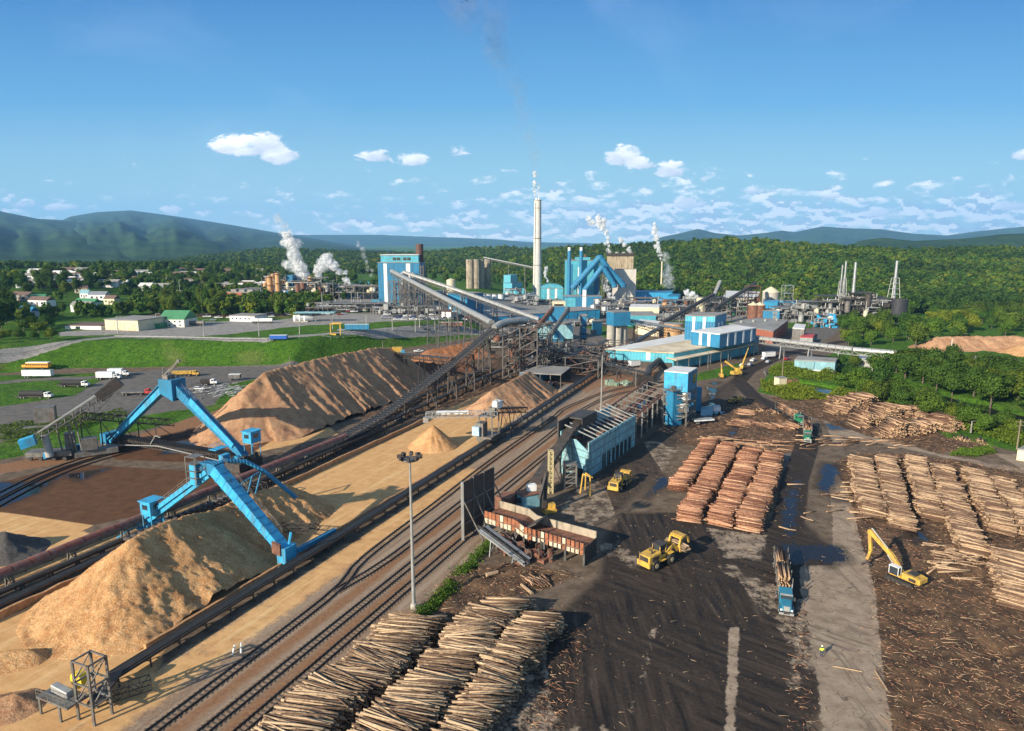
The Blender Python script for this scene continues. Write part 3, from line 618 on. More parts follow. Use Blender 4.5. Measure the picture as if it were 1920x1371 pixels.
pile('wood_chip_pile', 'golden wood chip pile with rounded front under the near blue reclaimer', 'chip pile',
     [(75.5, -104.5, 11.6), (83, -105, 11.8), (89, -106, 10.8), (95, -107, 9.0), (104, -108, 8.4), (117, -108, 7.6)], 0.68, CHIP, 1.7, 0.5, 0.33, (40, 150, -119.5, -90.5), 1, 0.17)
pile('wood_chip_pile', 'largest tan wood chip pile, long ridge with deep furrows behind the pipe conveyor', 'chip pile',
     [(166, -167, 14), (176, -168, 18.5), (205, -168, 19), (240, -168, 18), (262, -172, 15)], 0.80, CHIP2, 2.0, 0.6, 0.55, (130, 300, -195, -146.5), 5, 0.14)
pile('wood_chip_pile', 'tan wood chip pile with a steep furrowed side in front of the open shed', 'chip pile',
     [(226, -106, 7.5), (240, -104, 9), (262, -105, 9)], 0.72, CHIP2, 1.1, 0.35, 0.5, (195, 300, -121, -90), 3, 0.22)
pile('wood_chip_pile', 'small cone of fresh pale wood chips under the grey stacker boom', 'chip pile', [(177.5, -103, 6.8)], 0.86, CHIP, 0.35, 0.2, 0.3, None, 8, 0.4)
a_ = ST(G(60, 1235)); pile('wood_chip_pile', 'low heap of spilt chips at the left edge by the corner of the chip pad', 'chip pile', [(a_[0] - 4, a_[1] - 4, 2.2), (a_[0], a_[1], 1.6)], 0.6, CHIP, 0.3, 0.25, 0.25, None, 4)
a_ = ST(G(30, 1325)); pile('wood_chip_pile', 'half buried brown chip heap in the bottom left corner', 'chip pile', [(a_[0] - 4, a_[1] - 5, 1.6), (a_[0], a_[1], 1.9)], 0.5, CHIP2, 0.8, 0.3, 0.25, None, 6)
a_ = ST(G(15, 1035)); pile('sand_pile', 'dark grey sand heap at the left edge beside the pipe conveyor', 'sand pile', [(a_[0] - 4, a_[1] - 6, 4), (a_[0], a_[1], 4.5)], 0.62, ASH, 0.5, 0.3, 0.35, None, 7)
a_ = ST(G(770, 705)); pile('bark_pile', 'dark lumpy bark pile behind the largest chip pile', 'bark pile', [(a_[0] - 12, a_[1] - 14, 4), (a_[0] + 5, a_[1], 6), (a_[0] + 22, a_[1] + 16, 4)], 0.5, BARK, 1.2, 1.4, 0.7, None, 11)
a_ = ST(G(850, 672)); pile('bark_pile', 'orange red bark pile under the foot of the inclined conveyor', 'bark pile', [(a_[0] - 14, a_[1] - 8, 6), (a_[0] + 14, a_[1] + 4, 7.5)], 0.55, REDBARK, 0.9, 0.6, 0.7, None, 12)
a_ = ST(G(1830, 652)); pile('wood_chip_pile', 'orange sawdust pile in the clearing across the river', 'chip pile', [(a_[0] - 10, a_[1] - 22, 7), (a_[0] + 10, a_[1] + 20, 7), (a_[0] - 5, a_[1] + 55, 6)], 0.5, CHIP2, 0.9, 0.7, 1.0, None, 13)
a_ = ST(G(1912, 662)); pile('wood_chip_pile', 'pale sawdust cone at the right edge across the river', 'chip pile', [(a_[0], a_[1] + 10, 10), (a_[0], a_[1] + 40, 9)], 0.5, CHIP, 0.5, 0.5, 1.0, None, 14)
# low timber kerb walls round the chip pad
KERB = mat('weathered_timber_wall', (0.40, 0.22, 0.10), 0.9, 0, 0.3, 1.2, bump=0.3)
for lab, pts, h in (('rough brown retaining wall along the left side of the chip pad', [(50, -120.3), (90, -120.2), (140, -120), (203, -120.4)], 1.3), ('low worn wall along the right side of the chip pad', [(66, -90.3), (100, -90), (150, -89.8), (172, -90)], 0.9)):
    mb = MB(); pp = []
    for (a, b) in zip(pts[:-1], pts[1:]):
        n = 14
        for i in range(n): pp.append((a[0] + (b[0] - a[0]) * i / n, a[1] + (b[1] - a[1]) * i / n + random.uniform(-.12, .12)))
    pp.append(pts[-1]); rings = []
    for (s, t) in pp:
        hh = h * random.uniform(.85, 1.1); rings.append([W(s, t - .35, -.2), W(s, t + .35, -.2), W(s, t + .28, hh), W(s, t - .28, hh)])
    mb.loft(rings); tag(mb.build('retaining_wall', KERB), lab, 'wall')

# ---------------- railway tracks ----------------
RAIL = mat('rusty_rail', (0.07, 0.05, 0.04), 0.5, 0.5, 0.3, 1); SLEEP = mat('old_sleeper', (0.12, 0.088, 0.062), 0.9, 0, 0.35, 1.5)
def spline(pts, step):
    P = [Vector(p) for p in pts]; out_ = []
    for i in range(len(P) - 1):
        p0 = P[max(i - 1, 0)]; p1 = P[i]; p2 = P[i + 1]; p3 = P[min(i + 2, len(P) - 1)]; n = max(2, int((p2 - p1).length / step))
        for k in range(n):
            t = k / n; out_.append(0.5 * ((2 * p1) + (p2 - p0) * t + (2 * p0 - 5 * p1 + 4 * p2 - p3) * t * t + (3 * p1 - p0 - 3 * p2 + p3) * t ** 3))
    out_.append(P[-1]); return out_
def track(label, pts, gauge=1.43, sleepers=True, rw=0.15):
    C_ = spline(pts, 4.0); root = thing('railway_track', label, 'railway track', (C_[0].x, C_[0].y, 0), group='railway tracks beside the chip conveyor')
    for sgn in (-1, 1):
        mb = MB(); rings = []
        for i, c in enumerate(C_):
            d = (C_[min(i + 1, len(C_) - 1)] - C_[max(i - 1, 0)]).normalized(); nn = Vector((d.y, -d.x, 0)); q = c + nn * sgn * gauge / 2
            rings.append([q - nn * rw / 2 + Vector((0, 0, .06)), q + nn * rw / 2 + Vector((0, 0, .06)), q + nn * rw / 2 + Vector((0, 0, .27)), q - nn * rw / 2 + Vector((0, 0, .27))])
        mb.loft(rings); mb.build('rail', RAIL, root)
    if sleepers:
        mb = MB(); Sx = spline(pts, 0.75)
        for i in range(0, len(Sx) - 1):
            d = Sx[i + 1] - Sx[i]
            mb.box((Sx[i].x, Sx[i].y, -0.06), 2.5 + random.uniform(-.1, .1), 0.26, 0.14 + random.uniform(-.02, .02), math.atan2(d.y, d.x) - math.pi / 2 + random.uniform(-.03, .03))
        o = mb.build('sleepers', SLEEP, root); o['kind'] = 'stuff'
    return root
gp_ = lambda *a: G(*a)
cv = [W(225, -80.6), G(1060, 766), G(1130, 738), G(1190, 724), G(1250, 716)]
track('railway track partly buried in chips beside the long ground conveyor', [W(40, -73.4), W(89, -74.2), W(105, -77.3), W(137, -78.6), W(174, -80.2)] + cv)
track('railway track joining the chip covered one at the switch', [W(92, -74.4), W(107, -72.6), W(140, -73.2), W(195, -73.8), G(1090, 770), G(1150, 742), G(1200, 732), G(1260, 722)])
track('railway track in the middle of the brown ballast', [W(40, -67.4), W(110, -67.3), W(150, -67.5), W(200, -67.6), G(1110, 790), G(1160, 758)])
track('railway track running along the green weeds', [W(40, -63.1), W(110, -63.2), W(160, -63.2), W(190, -63.2)])
for i, tt in enumerate((-170, -174)):
    track(('machine rail beside the dark wet chips, nearer the chips', 'machine rail beside the dark wet chips, nearer the far road')[i], [W(20, tt + 8), W(70, tt + 5), W(120, tt - 15), W(176, tt - 9), W(240, tt - 20)], 2.6, False, 0.3)

# ---------------- conveyors ----------------
def along(p, q, n): return [p.lerp(q, i / n) for i in range(n + 1)]
def truss_box(mb, p, q, wd, h, bay=3.0, th=0.16, top=True):
    p = Vector(p); q = Vector(q); L = (q - p).length; n = max(2, int(L / bay)); d = (q - p).normalized(); sx = Vector((d.y, -d.x, 0)).normalized() * wd / 2; up = Vector((0, 0, h))
    for sgn in (-1, 1):
        o = sx * sgn; mb.beam(p + o, q + o, th, th); mb.beam(p + o + up, q + o + up, th, th); A_ = along(p + o, q + o, n)
        for i in range(n):
            a, b = A_[i], A_[i + 1]; mb.beam(a, a + up, th * .7)
            mb.beam(a if i % 2 else a + up, b + up if i % 2 else b, th * .7)
        mb.beam(A_[-1], A_[-1] + up, th * .7)
    for c in along(p, q, n):
        mb.beam(c - sx, c + sx, th * .7)
        if top: mb.beam(c - sx + up, c + sx + up, th * .7)
def bent(mb, c, zt, wd, ax, th=0.3, spread=1.5, z0=None, brace=True):
    """a support frame under a conveyor: two legs standing across the axis ax"""
    z0 = T(c[0], c[1]) if z0 is None else z0; sx = Vector((ax.y, -ax.x, 0)).normalized(); H_ = zt - z0
    if H_ < 0.5: return
    a0 = Vector((c[0], c[1], z0)) - sx * wd / 2 * spread; b0 = Vector((c[0], c[1], z0)) + sx * wd / 2 * spread; a1 = Vector((c[0], c[1], zt)) - sx * wd / 2; b1 = Vector((c[0], c[1], zt)) + sx * wd / 2
    mb.beam(a0, a1, th); mb.beam(b0, b1, th)
    if brace:
        n = max(1, int(H_ / 6))
        for i in range(n):
            u0, u1 = i / n, (i + 1) / n; mb.beam(a0.lerp(a1, u0), b0.lerp(b1, u1), th * .5); mb.beam(b0.lerp(b1, u0), a0.lerp(a1, u1), th * .5); mb.beam(a0.lerp(a1, u1), b0.lerp(b1, u1), th * .5)
def conveyor(label, pts, style='open', wd=2.2, h=2.0, bents=0, name='conveyor', frame_m=None, cover_m=None, leg_th=0.3, bay=3.0, group=None, bent_from=0.0, spread=1.6, cat='conveyor'):
    P = [Vector(p) for p in pts]; root = thing(name, label, cat, (P[0].x, P[0].y, T(P[0].x, P[0].y)), group=group); fr = MB(); be = MB(); cov = MB(); leg = MB(); rl = MB()
    for p, q in zip(P[:-1], P[1:]):
        d = (q - p).normalized(); L = (q - p).length; sx = Vector((d.y, -d.x, 0)).normalized()
        if style == 'ground':
            for sgn in (-1, 1): fr.beam(p + sx * sgn * wd / 2 + Vector((0, 0, -.1)), q + sx * sgn * wd / 2 + Vector((0, 0, -.1)), 0.16, 0.45)
            be.beam(p + Vector((0, 0, .12)), q + Vector((0, 0, .12)), wd * .72, 0.08); be.beam(p + Vector((0, 0, -.55)), q + Vector((0, 0, -.55)), wd * .72, 0.06)
            for c in along(p, q, max(1, int(L / 2.4))):
                fr.tube(c - sx * wd * .46 + Vector((0, 0, -.02)), c + sx * wd * .46 + Vector((0, 0, -.02)), 0.09, n=6)
            for c in along(p, q, max(1, int(L / 5.0))):
                for sgn in (-1, 1): fr.beam(Vector((c.x, c.y, T(c.x, c.y))) + sx * sgn * (wd / 2 + .1), Vector((c.x, c.y, c.z)) + sx * sgn * wd / 2, 0.2)
                fr.beam(Vector((c.x, c.y, c.z - .8)) - sx * wd / 2, Vector((c.x, c.y, c.z - .8)) + sx * wd / 2, 0.14)
        elif style == 'hood':
            for sgn in (-1, 1): fr.beam(p + sx * sgn * wd / 2, q + sx * sgn * wd / 2, 0.2, 0.7)
            be.beam(p, q, wd * .8, 0.1)
            n = max(1, int(L / 3.2)); A_ = along(p, q, n)
            for i in range(n):
                a, b = A_[i].lerp(A_[i + 1], .02), A_[i].lerp(A_[i + 1], .97); r = wd * .5 * (1.0 if i % 2 else .96); rings = []
                for c in (a, b): rings.append([c + sx * (r * math.cos(k)) + Vector((0, 0, .1 + r * math.sin(k))) for k in np.linspace(0, math.pi, 9)])
                cov.loft(rings)
        elif style == 'open':
            truss_box(fr, p - Vector((0, 0, h)), q - Vector((0, 0, h)), wd, h, bay, 0.2); be.beam(p + Vector((0, 0, .05)), q + Vector((0, 0, .05)), wd * .7, 0.12)
            for sgn in (-1, 1):
                o = sx * sgn * (wd / 2 + .7); rl.beam(p + o + Vector((0, 0, 1.1)), q + o + Vector((0, 0, 1.1)), 0.07); fr.beam(p + sx * sgn * (wd / 2 + .35), q + sx * sgn * (wd / 2 + .35), .8, .08)
                for c in along(p, q, max(1, int(L / 2.5))): rl.beam(c + o, c + o + Vector((0, 0, 1.1)), 0.06)
            for c in along(p, q, max(1, int(L / 1.8))): rl.tube(c - sx * wd * .5 + Vector((0, 0, .02)), c + sx * wd * .5 + Vector((0, 0, .02)), 0.11, n=6)
        elif style == 'gallery':
            truss_box(fr, p - Vector((0, 0, h)), q - Vector((0, 0, h)), wd, h * .9, bay, 0.2, top=False)
            r = wd * .55; rings = []
            n = max(1, int(L / 4.0)); A_ = along(p, q, n)
            for i in range(n):
                a, b = A_[i], A_[i].lerp(A_[i + 1], .96); up = Vector((0, 0, 1)); cov.loft([[c + sx * (r * math.cos(k)) + up * (r * .9 * math.sin(k) + .1) for k in np.linspace(-.35, math.pi + .35, 11)] for c in (a, b)])
            be.beam(p + Vector((0, 0, -.1)), q + Vector((0, 0, -.1)), wd * .9, .1)
        elif style == 'tube':
            n = max(1, int(L / 5.0)); A_ = along(p, q, n)
            for i in range(n): cov.tube(A_[i], A_[i].lerp(A_[i + 1], .97), wd / 2, n=12)
            for sgn in (-1, 1): fr.beam(p + sx * sgn * wd * .4 - Vector((0, 0, wd * .5)), q + sx * sgn * wd * .4 - Vector((0, 0, wd * .5)), .2, .4)
        elif style == 'boxed':
            cov.beam(p, q, wd, h)
            n = max(1, int(L / 4.0))
            for c in along(p, q, n): fr.beam(c - sx * (wd / 2 + .04) - Vector((0, 0, h / 2)), c - sx * (wd / 2 + .04) + Vector((0, 0, h / 2)), .15); fr.beam(c + sx * (wd / 2 + .04) - Vector((0, 0, h / 2)), c + sx * (wd / 2 + .04) + Vector((0, 0, h / 2)), .15)
    if bents:
        tot = sum((q - p).length for p, q in zip(P[:-1], P[1:])); acc = 0; k = 0; sp = tot / bents
        for p, q in zip(P[:-1], P[1:]):
            L = (q - p).length; d = (q - p).normalized()
            while (k + .5) * sp < acc + L and k < bents:
                c = p.lerp(q, ((k + .5) * sp - acc) / L); k += 1
                if (k - .5) / bents < bent_from: continue
                zz = T(c.x, c.y)
                if c.z - h - zz > 1.0:
                    lb = MB(); bent(lb, (c.x, c.y), c.z - (h if style in ('open', 'gallery') else .8), wd, d, leg_th, spread, zz)
                    lb.build('support', frame_m or DARKST, root)
            acc += L
    fm = frame_m or DARKST
    if fr.v: fr.build('frame', fm, root)
    if be.v: be.build('belt', BELT, root)
    if cov.v: cov.build('cover', cover_m or GALV, root)
    if rl.v: rl.build('handrail', STEEL, root)
    return root
HOOD = mat('red_brown_hood', (0.23, 0.085, 0.06), 0.65, 0.1, 0.3, 0.5, dirt=(0.2, 0.17, 0.15), dirt_amt=0.7)
conveyor('long black ground conveyor between the chip pad and the railway tracks', [W(58, -86.6, 1.7), W(120, -86.6, 1.7), W(200, -87.4, 1.9), W(300, -89, 2.2), W(330, -90, 3)], 'ground', 2.0)
conveyor('low black ground conveyor between the hooded conveyor and the chip pad', [W(40, -121.6, 1.6), W(90, -123, 1.6), W(185, -129.2, 1.7), W(290, -131.8, 2.2), W(312, -131, 3)], 'ground', 1.7)
conveyor('raised conveyor under long red brown hoods beside the dark wet chips', [W(30, -130.4, 3.2), W(100, -128.6, 3.2), W(166, -127, 3.2)], 'hood', 2.2, 1.2, 12, frame_m=STEEL, cover_m=HOOD, spread=1.2)
conveyor('black double ground conveyor running behind the hooded one', [W(30, -135.5, 1.5), W(100, -134.2, 1.5), W(168, -133.5, 1.5), W(240, -140, 1.5), W(300, -141, 1.5)], 'ground', 1.6)
conveyor('narrow black conveyor with open rollers in front of the hooded one', [W(34, -126.0, 2.1), W(100, -125.3, 2.1), W(182, -124.6, 2.4)], 'ground', 1.1)
big = conveyor('long steep black conveyor climbing from the chip pad to the transfer tower', [W(163, -127.5, 3.2), W(186, -127.8, 5.0), W(205, -128, 8.2), W(240, -128, 15.2), W(277, -128, 24)], 'open', 3.2, 2.6, 7, bent_from=.25, leg_th=.55, spread=1.3)
ht = PT(918, 612, -128)
conveyor('curved grey hood over the head of the steep black conveyor', [W(277, -128, 24.3), W(281, -127, 25.6), W(286, -125.5, 26.2), W(292, -123, 26.2), W(298, -121, 25.6)], 'tube', 3.0, 1, name='conveyor_hood', cat='conveyor')
# ---------------- masts and poles ----------------
def mast(base, h, label, lamps=6, group=None, name='light_mast'):
    r = thing(name, label, 'light mast', base, group=group); mb = MB(); mb.tube(base, base + Vector((0, 0, h)), .34, .16, 10); mb.build('pole', GALV, r)
    b = MB(); b.tube(base, base + Vector((0, 0, .9)), .6, .5, 10); b.build('base', CONC, r)
    h_ = MB(); h_.lathe(base + Vector((0, 0, h - .2)), [(1.5, 0), (1.6, .12), (1.5, .25)], 16); h_.build('ring', STEEL, r)
    for k in range(lamps):
        a = 2 * math.pi * k / lamps; c = base + Vector((1.7 * math.cos(a), 1.7 * math.sin(a), h + .1)); l = MB(); l.box(c, .75, .55, .6, a); l.build('lamp', DARKST, r, bevel=.05)
    return r
mast(G(776, 1140), 26.8, 'tall grey floodlight mast standing in the weeds beside the foreground logs', 8)
mast(G(1127, 772), 22.0, 'tall thin light mast behind the open topped teal building', 6)

# ---------------- reclaimers ----------------
def box_leg(mb, p, q, w1, w2, h1, h2):
    p = Vector(p); q = Vector(q); d = (q - p).normalized(); sx = Vector((US[0], US[1], 0)); y = sx.cross(d).normalized(); rings = []
    for c, w_, h_ in ((p, w1, h1), (q, w2, h2)): rings.append([c + sx * w_ / 2 + y * h_ / 2, c - sx * w_ / 2 + y * h_ / 2, c - sx * w_ / 2 - y * h_ / 2, c + sx * w_ / 2 - y * h_ / 2])
    mb.loft(rings)
def cab(root, c, sx, sy, sz, rz, legh=0):
    b = MB(); b.box(c, sx, sy, sz, rz); cb = b.build('cabin', BLUE, root, bevel=.06); r = MB(); r.box(c + Vector((0, 0, sz + .003)), sx + .5, sy + .5, .2, rz); r.build('cabin_roof', BLUE, root)
    ca, sa = math.cos(rz), math.sin(rz)
    for sgn in (-1, 1):
        w_ = MB(); w_.box(c + Vector((-sa * sgn * sy / 2, ca * sgn * sy / 2, sz * .45)), sx * .5, .08, sz * .35, rz); w_.build('window', GLASS, root); w_ = MB(); w_.box(c + Vector((ca * sgn * sx / 2, sa * sgn * sx / 2, sz * .45)), .08, sy * .5, sz * .35, rz); w_.build('window', GLASS, root)
    for i in (-1, 1):
        for j in (-1, 1):
            l = MB(); q = c + Vector((ca * i * sx * .42 - sa * j * sy * .42, sa * i * sx * .42 + ca * j * sy * .42, 0)); l.beam(q, q - Vector((0, 0, legh)), .18); l.build('cabin_leg', BLUE, root)
RZ = math.pi / 2 - AZ      # site axis s as a rotation about z
def handrail(mb, p, q, n, h=1.1, up=Vector((0, 0, 1))):
    p = Vector(p); q = Vector(q); mb.beam(p + up * h, q + up * h, .07); mb.beam(p + up * h * .5, q + up * h * .5, .05)
    for c in along(p, q, n): mb.beam(c, c + up * h, .06)
# near one: spans the golden pile
r1 = thing('chip_reclaimer', 'near blue A frame chip reclaimer straddling the golden foreground chip pile', 'reclaimer', W(97, -90, 0))
ft = W(97, -90.2, 3.2); ap = W(98, -107.5, 16.8); ap2 = W(98, -109.5, 15.2); lf = W(97, -127.5, 2.6)
m_ = MB(); box_leg(m_, ft, ap, 2.4, 2.4, 1.5, 2.4); m_.build('box_girder', BLUE, r1, bevel=.08)
def ribs(root, p, q, w1, w2, h1, h2, n, m):
    m_ = MB(); p = Vector(p); q = Vector(q); d = (q - p).normalized()
    for i in range(1, n):
        c = p.lerp(q, i / n); f = i / n; box_leg(m_, c - d * .07, c + d * .07, w1 + (w2 - w1) * f + .14, w1 + (w2 - w1) * f + .14, h1 + (h2 - h1) * f + .14, h1 + (h2 - h1) * f + .14)
    m_.build('girder_ribs', m, root)
ribs(r1, ft, ap, 2.4, 2.4, 1.5, 2.4, 11, BLUE)
m_ = MB(); o3 = Vector((US[0], US[1], 0)) * 1.5; handrail(m_, ft.lerp(ap, .1) + o3 + Vector((0, 0, 1.0)), ap + o3 + Vector((0, 0, 1.4)), 12); m_.build('girder_handrail', STEEL, r1)
m_ = MB(); box_leg(m_, ap2 + Vector((0, 0, .3)), lf, 1.1, 1.1, 1.5, 1.0); m_.build('left_arm', BLUE, r1, bevel=.05)
m_ = MB(); o2 = Vector((US[0], US[1], 0)) * 2.0
truss_box(m_, ap2 + o2 * .2 + Vector((0, 0, .8)), lf + o2 * .2 + Vector((0, 0, .9)), 2.4, 1.0, 1.2, .12); m_.build('scraper_ladder', DARKST, r1)
m_ = MB(); m_.beam(ap2 - o2 * .35 + Vector((0, 0, 1.0)), lf - o2 * .35 + Vector((0, 0, 1.3)), .5, .9); m_.beam(ap2 + o2 * .9 + Vector((0, 0, .9)), lf + o2 * .9 + Vector((0, 0, 1.2)), .35, .8); m_.build('ladder_rail', BLUE, r1)
m_ = MB(); handrail(m_, ap2 + o2 * 1.1 + Vector((0, 0, 1.5)), lf + o2 * 1.1 + Vector((0, 0, 1.5)), 14); handrail(m_, ap2 - o2 * .5 + Vector((0, 0, 1.5)), lf - o2 * .5 + Vector((0, 0, 1.5)), 14); m_.build('handrail', STEEL, r1)
m_ = MB(); c = W(98.5, -109.3, 15.5); m_.box(c, 2.6, 4.2, 2.4, RZ); m_.build('head_box', BLUED, r1, bevel=.08)
m_ = MB(); c = W(97.2, -112.3, 13.2); m_.box(c, 1.6, 1.8, 4.2, RZ); m_.build('stair_cage', BLUE, r1); m_ = MB()
for i in (-1, 1):
    for j in (-1, 1): q = c + Vector((US[0] * i + UT[0] * j, US[1] * i + UT[1] * j, 0)) * 1.3; m_.beam(q, q + Vector((0, 0, 6)), .14)
for z in (1.5, 3, 4.5, 6): m_.box(c + Vector((0, 0, z)), 2.7, 2.7, .08, RZ)
m_.build('stair_frame', STEEL, r1)
m_ = MB(); a0 = W(101, -108, 17.6); m_.path([W(99, -108.6, 17.4), a0, W(104.5, -106, 16.6), W(107, -103.5, 14), W(110.5, -98.5, 7.6)], .45, 10); m_.build('counter_pipe', BLUED, r1, smooth=False)
m_ = MB(); m_.beam(W(99, -88.8, 8.2 - 6), W(111, -88.9, 1.6), .9, .9); m_.build('travel_beam', BLUED, r1)
m_ = MB(); m_.box(W(97.4, -89.9, .4), 3.4, 2.2, 3.4, RZ); m_.beam(W(97.8, -89.7, 3.6), W(98.2, -89.3, 6.3), .5); m_.build('foot_bogie', BLUE, r1, bevel=.1)
for dd in (-4.2, -1.2, 9.5, 11.5):
    w_ = MB(); c = W(98.5 + dd, -89, .55); w_.tube(c - Vector((UT[0], UT[1], 0)) * .2, c + Vector((UT[0], UT[1], 0)) * .2, .55, n=14); w_.build('wheel', DARKST, r1)
m_ = MB(); m_.boxv(W(95.6, -90.8, 3.7), Vector((US[0], US[1], .3)) * .2, Vector((UT[0], UT[1], -.2)) * 1.0, Vector((0, 0, 1.1))); m_.build('warning_board', RUSTM, r1)
cab(r1, W(96.5, -125.3, 5.0), 3.4, 3.0, 3.0, RZ, 2.8)
m_ = MB(); m_.box(W(98, -127, 1.5), 6.5, 3.2, .25, RZ); m_.beam(W(95, -127.3, 3), W(92, -131, .3), .8, .15)
for (s_, t_) in ((95.2, -128.4), (101, -128.4), (95.2, -125.7), (101, -125.7)): m_.beam(W(s_, t_, 0), W(s_, t_, 2.6), .2)
handrail(m_, W(94.8, -128.7, 1.7), W(101.2, -128.7, 1.7), 5); handrail(m_, W(94.8, -125.4, 1.7), W(101.2, -125.4, 1.7), 5); m_.build('platform', BLUE, r1)
m_ = MB(); truss_box(m_, W(99.5, -125, 1.5), W(109, -92, 1.6), 2.2, 1.2, 2, .16); m_.build('cross_chain', DARKST, r1)
m_ = MB()
for (s_, t_) in ((112, -117), (112, -114), (116, -115)): m_.beam(W(s_ - 1, t_, 3.0), W(s_ + 1.4, t_ + .5, 9.4 if t_ != -117 else 7.5), .28)
m_.beam(W(113.4, -116.5, 7.5), W(117.4, -114.5, 9.4), .25); m_.beam(W(113.4, -113.5, 9.4), W(117.4, -114.5, 9.4), .25); m_.beam(W(111, -117, 3.1), W(104, -117.6, 3), .3); m_.build('back_stay', BLUED, r1)
m_ = MB(); truss_box(m_, W(104, -119.5, 2.0), W(123, -119.3, 2.4), 2.0, 1.6, 1.5, .2)
for i in range(20): c = W(88 + i * 1.6, -122.0, 3.2); m_.tube(c - Vector((UT[0], UT[1], 0)) * .9, c + Vector((UT[0], UT[1], 0)) * .9, .5, n=10)
m_.build('chain_carriage', DARKST, r1)

# far one over the wet chips
r2 = thing('chip_reclaimer', 'far blue A frame chip reclaimer over the dark wet chip bed', 'reclaimer', W(138, -196, 0))
lf = W(138, -194.5, 1.5); ap = W(138, -167.5, 22.0); ap2 = W(138, -164, 21.0); rt = W(138, -142.6, 5.2)
m_ = MB(); box_leg(m_, lf, ap, 1.3, 2.4, 1.2, 2.6); m_.build('left_arm', BLUE, r2, bevel=.06)
m_ = MB(); o2 = Vector((US[0], US[1], 0)) * 1.9; m_.beam(lf + o2, ap + o2 + Vector((0, 0, 1.0)), .4, 1.0); m_.beam(lf - o2 * .6 + Vector((0, 0, 1)), ap - o2 * .8 + Vector((0, 0, 1.2)), .3, .3); m_.build('arm_rail', BLUED, r2)
m_ = MB(); box_leg(m_, ap2, rt, 2.7, 2.3, 2.7, 1.9); m_.build('box_girder', BLUED, r2, bevel=.08)
ribs(r2, ap2, rt, 2.7, 2.3, 2.7, 1.9, 11, BLUED); m_ = MB(); handrail(m_, ap2 + Vector((0, 0, 1.6)), rt + Vector((0, 0, 1.2)), 14); m_.build('girder_handrail', STEEL, r2)
m_ = MB(); box_leg(m_, W(136.6, -158, 18), W(136.6, -143, 6.6), .3, .3, 2.2, 1.6); m_.build('girder_side', BLUE, r2)
m_ = MB(); m_.prism([W(135.5, -168.5)[:2], W(140.5, -168.5)[:2], W(140.5, -163.3)[:2], W(135.5, -163.3)[:2]], [19.5, 19.5, 17.5, 17.5], 23.6); m_.build('head_box', BLUED, r2, bevel=.08)
m_ = MB(); handrail(m_, W(135.6, -168.4, 23.6), W(140.4, -168.4, 23.6), 3); handrail(m_, W(135.6, -163.4, 23.6), W(140.4, -163.4, 23.6), 3); m_.box(W(137.5, -166.5, 23.6), 2.6, 2.2, 1.2, RZ); m_.build('head_platform', STEEL, r2)
m_ = MB(); m_.beam(W(137, -168, 24.3), W(138.5, -163.6, 28.6), .35); m_.beam(W(138.2, -168, 24.3), W(139.2, -163.6, 28.9), .25); m_.beam(W(137, -168.3, 24), W(137, -167.6, 27), .2); m_.box(W(138.6, -163.3, 28.4), .8, .8, .8); m_.build('service_jib', STEEL, r2)
m_ = MB(); m_.beam(rt + Vector((0, 0, .4)), W(138, -139.8, 2.4), 2.4, 1.7); m_.tube(W(135.6, -141.2, 2.7), W(139.6, -141.2, 2.7), 1.5, n=16); m_.build('pivot', BLUED, r2)
m_ = MB(); m_.box(W(137.5, -140.0, .6), 8.5, 4.6, 2.2, RZ); handrail(m_, W(133.5, -142.4, 2.8), W(141.5, -142.4, 2.8), 7); handrail(m_, W(133.5, -137.6, 2.8), W(141.5, -137.6, 2.8), 7)
for i in range(4): m_.box(W(134.6 + i * 2, -138.6 - .5 * (i % 2), 2.8), 1.2, 1.0, 1.4, RZ)
m_.build('carriage', DARKST, r2)
m_ = MB(); m_.box(W(135, -146.6, 5.9), 4.5, 2.6, .2, RZ); handrail(m_, W(132.8, -148, 6.1), W(137.4, -148, 6.1), 5); m_.box(W(134, -143.6, 3.2), 2.6, 1.4, 1.7, RZ); m_.build('walkway', BLUE, r2)
cab(r2, W(140.2, -139.5, 7.2), 3.8, 3.2, 3.2, RZ, 4.4)
m_ = MB(); m_.box(W(139, -196, .6), 5, 2.6, 3.4, RZ); m_.beam(W(134, -197, 1.6), W(120, -198.2, 1.6), 1.5, 1.9); m_.build('foot_bogie', BLUED, r2, bevel=.1)
m_ = MB(); truss_box(m_, W(139, -195, 1.6), W(139, -143, 1.6), 3.0, 1.3, 2, .2)
for i in range(64):
    c = W(139, -194.5 + i * .8, 2.9); m_.boxv(c, (US[0] * 1.7, US[1] * 1.7, 0), (UT[0] * .12, UT[1] * .12, 0), (0, 0, .55))
m_.build('scraper_chain', DARKST, r2)
m_ = MB(); m_.beam(W(135.5, -195, 1.2), W(136.2, -172, 3.2), .22); m_.beam(W(136.2, -172, 3.2), W(136.4, -145, 1.6), .22); m_.beam(W(137, -176, 3.0), W(137, -173.5, 6.0), .2); m_.beam(W(137, -173.5, 6.0), W(137, -171.5, 5.6), .2); m_.build('harrow_bar', GALV, r2)

